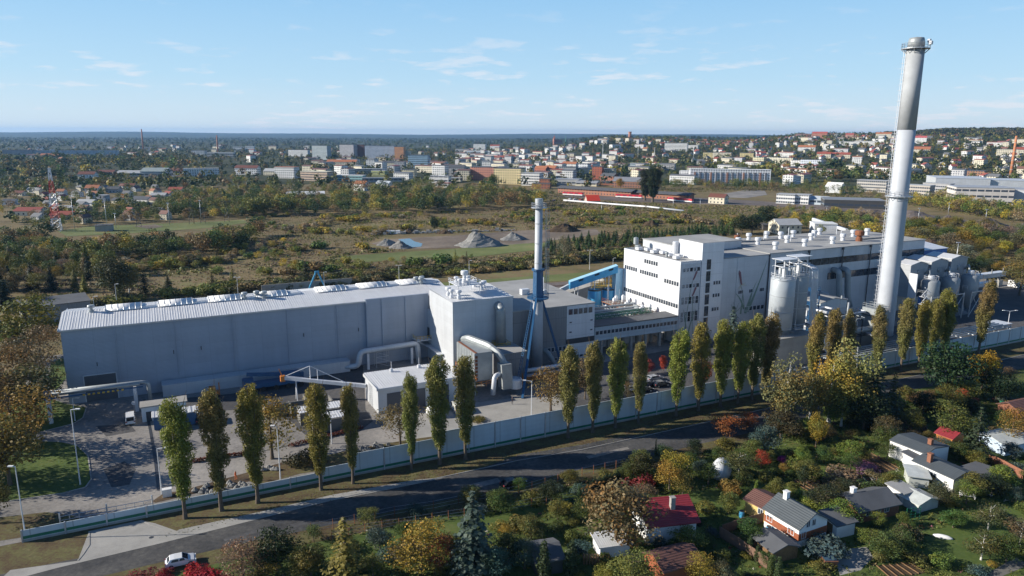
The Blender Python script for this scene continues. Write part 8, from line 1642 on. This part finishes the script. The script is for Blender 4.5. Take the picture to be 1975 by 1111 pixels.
# ---- trees behind the works
FOR = [((.03, .05, .018), 3), ((.07, .095, .025), 3), ((.125, .125, .03), 3.5), ((.16, .11, .05), 2), (GOLD, 1.2), ((.075, .085, .028), 3)]; DRY = [(OLIVE, 4), (BROWN, 2.6), (GOLD, 2.2), (GREEN, 2.0), ((.21, .165, .10), 2), (YEL, .35)]
def merge_stuff(name, label, items, cat='wood'):
    """many trees merged: items are (kind, variant, point, height, colour, wide, turn)"""
    Vs = []; Cs = []
    for kind, var, p, h, c_, wd, rz in items:
        me = PROTO[kind][var % len(PROTO[kind])][0]; key = me.name
        if key not in MC:
            v = np.empty(len(me.vertices) * 3, np.float32); me.vertices.foreach_get('co', v); q = np.empty(len(me.vertices) * 4, np.float32); me.color_attributes['tint'].data.foreach_get('color', q); MC[key] = (v.reshape(-1, 4, 3), q.reshape(-1, 4, 4)[:, :, :3])
        v, q = MC[key]; keep = min(1.0, (60 if name != 'hedge' else 45) * 1.0 / max(p.length, 50) * 3.0 * (600 / len(v)) ** .5); n = max(60, int(len(v) * keep)); ix = RNG.choice(len(v), min(n, len(v)), replace=False); v, q = v[ix], q[ix]
        cen = v.mean(1, keepdims=True); v = cen + (v - cen) * min(2.1, (1 / keep) ** .5)
        s = h / {'shrub': 1.05}.get(kind, 10.0); c, d = math.cos(rz), math.sin(rz)
        x = (v[..., 0] * c - v[..., 1] * d) * s * wd + p.x; y = (v[..., 0] * d + v[..., 1] * c) * s * wd + p.y; Vs.append(np.stack([x, y, np.maximum(v[..., 2], 0) * s + p.z], -1)); Cs.append(q * np.array(c_) * 1.55 * random.uniform(.85, 1.15))
    V = np.concatenate(Vs); C_ = np.concatenate(Cs); n = len(V)
    me = bpy.data.meshes.new(name); me.vertices.add(4 * n); me.loops.add(4 * n); me.polygons.add(n); me.vertices.foreach_set('co', V.astype(np.float32).ravel()); me.loops.foreach_set('vertex_index', np.arange(4 * n, dtype=np.int32))
    me.polygons.foreach_set('loop_start', np.arange(0, 4 * n, 4, dtype=np.int32)); me.polygons.foreach_set('loop_total', np.full(n, 4, np.int32)); me.update()
    at_ = me.color_attributes.new('tint', 'FLOAT_COLOR', 'POINT'); c4 = np.ones((4 * n, 4), np.float32); c4[:, :3] = C_.reshape(-1, 3); at_.data.foreach_set('color', c4.ravel()); me.materials.append(MATS['leaves'])
    o = bpy.data.objects.new(name, me); COL.objects.link(o); o.color = (1, 1, 1, 1); tag(o, label, cat, None, 'stuff')
MC = {}
def wood(pxpoly, n, mind, h0, h1, label, group, pal_, kinds=('round', 'loose', 'round'), seed=1, wide=1.1, name='tree', solo=False, clump=None):
    r_ = random.Random(seed); items = []
    for p in sorted(scatter(pxpoly, n, seed, mind, clump=clump), key=lambda q: q.length):
        q_ = .75 + .5 * max(0, min(1, .5 + fbm(p.x, p.y, 40, seed))); a = (r_.choice(kinds), r_.randrange(9), p, r_.uniform(h0, h1) * q_, pick(r_, pal_), r_.uniform(wide * .85, wide * 1.2), r_.uniform(0, 6.28))
        if solo: plant(a[0], p, a[3], a[4], label, 'tree' if h1 > 4 else 'shrub', group, a[5], split=False, name=name)
        else: items.append(a)
    if items: merge_stuff(group.split(' ')[0].rstrip(',') + '_cover' if False else ('woodland' if h1 > 5.2 else 'scrub'), group, items)
wood([(-40, 510), (-40, 460), (90, 470), (140, 486), (255, 482), (400, 474), (475, 455), (505, 455), (470, 480), (300, 500), (150, 512)], 150, 5.5, 6, 10.5, 'bushy tree in the thicket before the football pitch', 'trees before the football pitch', FOR, seed=2)
wood([(285, 428), (300, 395), (400, 375), (480, 372), (560, 392), (640, 395), (600, 420), (480, 418)], 130, 7.5, 7, 12, 'tree in the thicket between pitch and long white shed', 'trees between the pitch and the long shed', FOR, seed=3)
wood([(470, 418), (480, 385), (640, 388), (800, 380), (1000, 380), (1060, 385), (1050, 402), (900, 408), (700, 415)], 250, 8, 7, 13, 'tree in the green belt beyond the brown field', 'trees of the belt beyond the brown field', FOR, seed=4, wide=1.2)
wood([(500, 366), (680, 372), (830, 362), (1000, 372), (1080, 380), (1000, 384), (700, 380), (560, 392), (480, 372), (300, 390)], 130, 9, 7, 13, 'tree beside the railway in front of the town', 'trees beside the railway before the town', FOR, seed=5)
wood([(-20, 350), (-20, 312), (200, 305), (345, 308), (365, 322), (345, 332), (190, 330), (140, 345)], 210, 10, 11, 17, 'tree of the dense park wood at upper left', 'trees of the park wood at upper left', [(DARK, 3), (GREEN, 2), ((.06, .065, .02), 3), (BROWN, 1.5), (ORANGE, .4), (GOLD, .8)], ('round', 'far'), 6, 1.25)
wood([(-30, 445), (-30, 350), (150, 345), (350, 345), (480, 345), (520, 370), (300, 422), (110, 436)], 420, 7, 4.5, 8.5, 'garden tree among the houses of the left suburb', 'garden trees of the left suburb', FOR, ('round', 'far'), 7)
wood([(1730, 520), (1750, 440), (1850, 440), (1990, 470), (1990, 560), (1900, 535), (1860, 510)], 90, 8, 6, 11, 'autumn tree between the works and the rail yard at right', 'trees right of the dust collectors', DRY, seed=8, solo=True, wide=1.2)
wood([(1720, 395), (1760, 375), (1850, 392), (1990, 410), (1990, 438), (1840, 410)], 130, 6, 6, 11, 'tree behind the ballast banks at right', 'trees behind the ballast banks', DRY, seed=9, wide=1.2)
wood([(1230, 368), (1240, 345), (1320, 352), (1480, 358), (1600, 360), (1700, 375), (1700, 392), (1560, 384), (1400, 366)], 170, 7, 5, 11, 'tree between the rails and the white apartment complex', 'trees round the white apartment complex', FOR, seed=10)
wood([(1170, 345), (1200, 318), (1320, 325), (1500, 322), (1700, 335), (1740, 350), (1600, 352), (1480, 345), (1330, 322)], 170, 10, 9, 16, 'tree in the park belt above the white apartment complex', 'trees of the park belt above the apartments', FOR, ('round', 'far'), 11, 1.2)
wood([(1480, 440), (1400, 452), (1385, 440), (1470, 415), (1600, 425), (1720, 445), (1760, 470), (1700, 462), (1560, 455)], 110, 5, 4, 8, 'tree behind the roof of the furnace hall', 'trees behind the furnace hall roof', DRY + [(DARK, 3)], seed=12)
wood([(1120, 487), (1030, 495), (1060, 470), (1400, 440), (1420, 452), (1250, 470)], 150, 3.6, 3.5, 5.5, 'young dark conifer in the plantation beyond the yard', 'young conifers of the plantation', [((.03, .055, .02), 3), ((.045, .07, .02), 1)], ('pine_small', 'spruce'), 13, 1.5)
wood([(-30, 600), (-30, 505), (120, 512), (200, 520), (240, 570), (100, 560)], 45, 8, 7, 12, 'tree behind the office block at left', 'trees behind the office block', DRY + [(DARK, 2)], ('round', 'loose', 'spruce'), 14, 1.1, solo=True)
wood([(1500, 432), (1490, 404), (1600, 408), (1720, 424), (1990, 462), (1990, 476), (1760, 446), (1620, 432)], 150, 5, 3, 7, 'autumn tree between ballast banks and furnace hall', 'scrub trees below the ballast banks', DRY, seed=19)
wood([(60, 440), (60, 418), (300, 402), (480, 392), (510, 418), (320, 428), (120, 446)], 190, 6, 4.5, 9, 'tree between the left suburb and the pitch', 'trees between the left suburb and the pitch', FOR, seed=20)
# hedge behind the rear yard and scattered bushes of the field
wood([(180, 598), (180, 582), (640, 552), (1000, 520), (1210, 498), (1210, 486), (1000, 505), (640, 532), (400, 558)], 260, 2.6, 2.2, 3.6, 'dark bush of the long hedge behind the works', 'bushes of the long hedge behind the works', [((.06, .06, .025), 3), (BROWN, 1), (OLIVE, 2)], ('shrub',), 15, 1.3, 'shrub')
wood([(150, 560), (0, 520), (0, 480), (400, 460), (700, 480), (1000, 500), (700, 520), (400, 545)], 230, 3.2, 1.8, 5, 'scattered autumn bush on the brown field behind the warehouse', 'bushes on the near brown field', DRY, ('loose', 'shrub', 'loose'), 16, 1.2, 'shrub', clump=26)
wood([(480, 450), (480, 415), (700, 418), (1050, 404), (1330, 405), (1420, 430), (1100, 440), (700, 455)], 420, 3.6, 1.6, 4.5, 'scattered bush on the far brown field', 'bushes on the far brown field', DRY, ('loose', 'shrub', 'round'), 17, 1.3, 'shrub', clump=34)
for k, x, y, tp, c_, lb, w_ in [('round', 838, 446, 417, (.02, .045, .02), 'lone dark round tree at the dirt yard', .8), ('poplar', 1244, 387, 324, (.035, .05, .02), 'left giant poplar of the pair beside the railcars', 2.2), ('poplar', 1259, 390, 322, (.03, .045, .018), 'right giant poplar of the pair beside the railcars', 2.2), ('round', 222, 578, 490, (.07, .085, .03), 'tall green tree beyond the left of the warehouse roof', 1.0), ('birch', 250, 570, 500, OLIVE, 'slender birch like tree beside the tall green one', 1.0), ('spruce', 63, 560, 505, SPR, 'dark spruce behind the office block, left one', 1.3), ('spruce', 100, 562, 510, SPR, 'dark spruce behind the office block, right one', 1.3), ('spruce', 20, 560, 512, SPR, 'dark spruce at the left edge', 1.4), ('spruce', 10, 600, 530, SPR, 'second dark spruce nearer at the left edge', 1.5), ('larch', 590, 545, 502, (.05, .05, .025), 'dark pine behind the roof ridge', 1.8), ('larch', 280, 568, 520, DARK, 'small dark pine beyond the warehouse roof', 1.4), ('spruce', 325, 562, 530, (.05, .055, .03), 'little brown spruce on the field edge', 1.6), ('larch', 410, 560, 520, BROWN, 'brown larch on the field edge', 1.5),
    ('larch', 450, 552, 515, OLIVE, 'green larch on the field edge', 1.4), ('loose', 1087, 505, 452, (.20, .16, .10), 'thin pale leafless tree right of the slim chimney', .8), ('larch', 878, 512, 480, (.20, .18, .03), 'yellow larch on the meadow strip', 1.2), ('larch', 900, 514, 484, (.07, .07, .03), 'dark larch on the meadow strip', 1.1), ('loose', 1290, 478, 452, YEL, 'small golden tree above the white block', .9), ('round', 1430, 452, 415, DARK, 'dark round tree behind the mural block, left one', 1.3), ('round', 1450, 450, 412, (.03, .045, .018), 'dark round tree behind the mural block, middle one', 1.4), ('round', 1480, 440, 395, (.022, .035, .015), 'tall dark tree behind the mural block', 1.1), ('loose', 1966, 570, 505, (.16, .13, .04), 'large autumn tree at the right edge above the yard', 1.5), ('round', 1868, 535, 495, (.03, .05, .02), 'dark shrub tree right of the dust collectors', 1.6), ('round', 1905, 530, 498, (.035, .055, .02), 'second dark shrub tree right of the dust collectors', 1.5),
    ('far', 237, 384, 374, (.45, .20, .03), 'glowing orange tree in the left suburb', 1.3), ('far', 660, 372, 355, (.42, .14, .03), 'glowing orange tree by the signal house', 1.0), ('round', 950, 368, 335, GREEN, 'green tree before the yellow railway office', 1.0), ('round', 1196, 364, 343, (.32, .19, .03), 'golden tree before the brown brick depot', 1.1)]: T(k, x, y, tp, c_, lb, w_)
pts = scatter([(1060, 400), (1060, 372), (1240, 366), (1500, 356), (1720, 385), (1990, 425), (1990, 470), (1700, 440), (1400, 415)], 5000, 28, 1.3)
rd = random.Random(9)
tuft_stuff('railway_scrub', 'dry grass and low scrub between the railway tracks', pts, [rd.uniform(.4, 1.3) for _ in pts], [pick(rd, [(BROWN, 2), (OLIVE, 4), ((.24, .19, .11), 3), (GREEN, 1.5)]) for _ in pts], 8, .42, .6)
# stuff: field tufts, distant woods
rd = random.Random(8)
pts = scatter([(100, 575), (-40, 540), (-40, 480), (400, 452), (480, 418), (1050, 402), (1420, 410), (1400, 440), (1200, 485), (1000, 505), (640, 545), (300, 575)], 15000, 18, 1.1)
PA, PB, PC = [(BROWN, 2), ((.23, .145, .085), 4), ((.28, .20, .12), 2), ((.16, .09, .065), 2)], [(OLIVE, 4), ((.20, .18, .06), 3), (GREEN, 1)], [((.30, .23, .14), 3), ((.24, .17, .10), 2), (OLIVE, 1)]
cols = []; szs = []
for p in pts:
    v = fbm(p.x, p.y, 45, 3); u_ = fbm(p.x, p.y, 14, 5); cols.append(pick(rd, PB if v + u_ * .4 > -.02 else (PC if v < -.22 else PA))); szs.append((.35 + .9 * max(0, u_ + .35)) * rd.uniform(.6, 1.2))
tuft_stuff('heath', 'brown and olive heath grass and low scrub on the field', pts, szs, cols, 8, .42, .6)
def farwood(name, label, pts, h0, h1, pal_, leaves=26):
    pts = np.array([tuple(p) for p in pts]); n = len(pts); hs = RNG.uniform(h0, h1, n); idx = np.repeat(np.arange(n), leaves); m_ = len(idx); d = RNG.normal(size=(m_, 3)); d /= np.linalg.norm(d, axis=1, keepdims=True); d[:, 2] = d[:, 2] * .9 + .1
    r_ = hs[idx][:, None] * np.array([[.42, .42, .40]]); P = pts[idx] + d * r_ * RNG.uniform(.7, 1.05, (m_, 1)) + np.stack([np.zeros(m_), np.zeros(m_), hs[idx] * .55], 1)
    pc = np.array([pick(rd, pal_) for _ in range(n)]); me = leafmesh(name, P, d + RNG.normal(size=(m_, 3)) * .35, hs[idx] * RNG.uniform(.10, .17, m_), pc[idx] * RNG.uniform(.8, 1.2, (m_, 1)), 'tufts')
    o = bpy.data.objects.new(name, me); COL.objects.link(o); o.color = (1, 1, 1, 1); tag(o, label, 'wood', None, 'stuff')
def ring(n, t0, t1, d0, d1, seed, mind):
    r_ = random.Random(seed); out = []; 
    while len(out) < n:
        D = math.sqrt(r_.uniform(d0 * d0, d1 * d1)); x, y = pol(r_.uniform(t0, t1), D)
        if not any(inpoly(x, y, c) for c in CLEAR): out.append((x, y, tz(x, y)))
    return out
farwood('town_trees', 'trees filling the gaps between houses of the hillside town', ring(4200, .12, .92, 1050, 2800, 1, 9), 7, 13, FOR)
farwood('old_town_trees', 'trees between the houses of the old town and plain', ring(3900, -.98, .2, 800, 2700, 2, 9), 7, 13, FOR)
farwood('hill_forest', 'dense beech forest covering the hill at the right', ring(2600, .50, .82, 2600, 3800, 3, 9), 14, 20, [(BROWN, 1), ((.05, .05, .025), 3), (DARK, 2), (OLIVE, 1)])
farwood('distant_woods', 'blue distant woods across the plain', ring(7600, -.98, .9, 2600, 7500, 4, 9), 12, 20, [(DARK, 3), (GREEN, 2), ((.05, .05, .025), 2), (OLIVE, .8)], 16)

# ---- the air: even haze in a closed box round everything that fades
hz = MB().box(-15400, 15400, -15400, 15400, -1.4, 132).build('haze', 'paint'); tag(hz, 'thin bluish haze filling the air', 'haze', None, 'stuff')
m, t, b, o = newmat('haze_air'); t.nodes.remove(b); v = t.nodes.new('ShaderNodeVolumePrincipled'); v.inputs['Color'].default_value = (.30, .58, 1.0, 1); v.inputs['Density'].default_value = 0.00005; v.inputs['Anisotropy'].default_value = .2
t.links.new(v.outputs[0], o.inputs['Volume']); hz.data.materials.clear(); hz.data.materials.append(m)
for p_ in hz.data.polygons: p_.material_index = 0
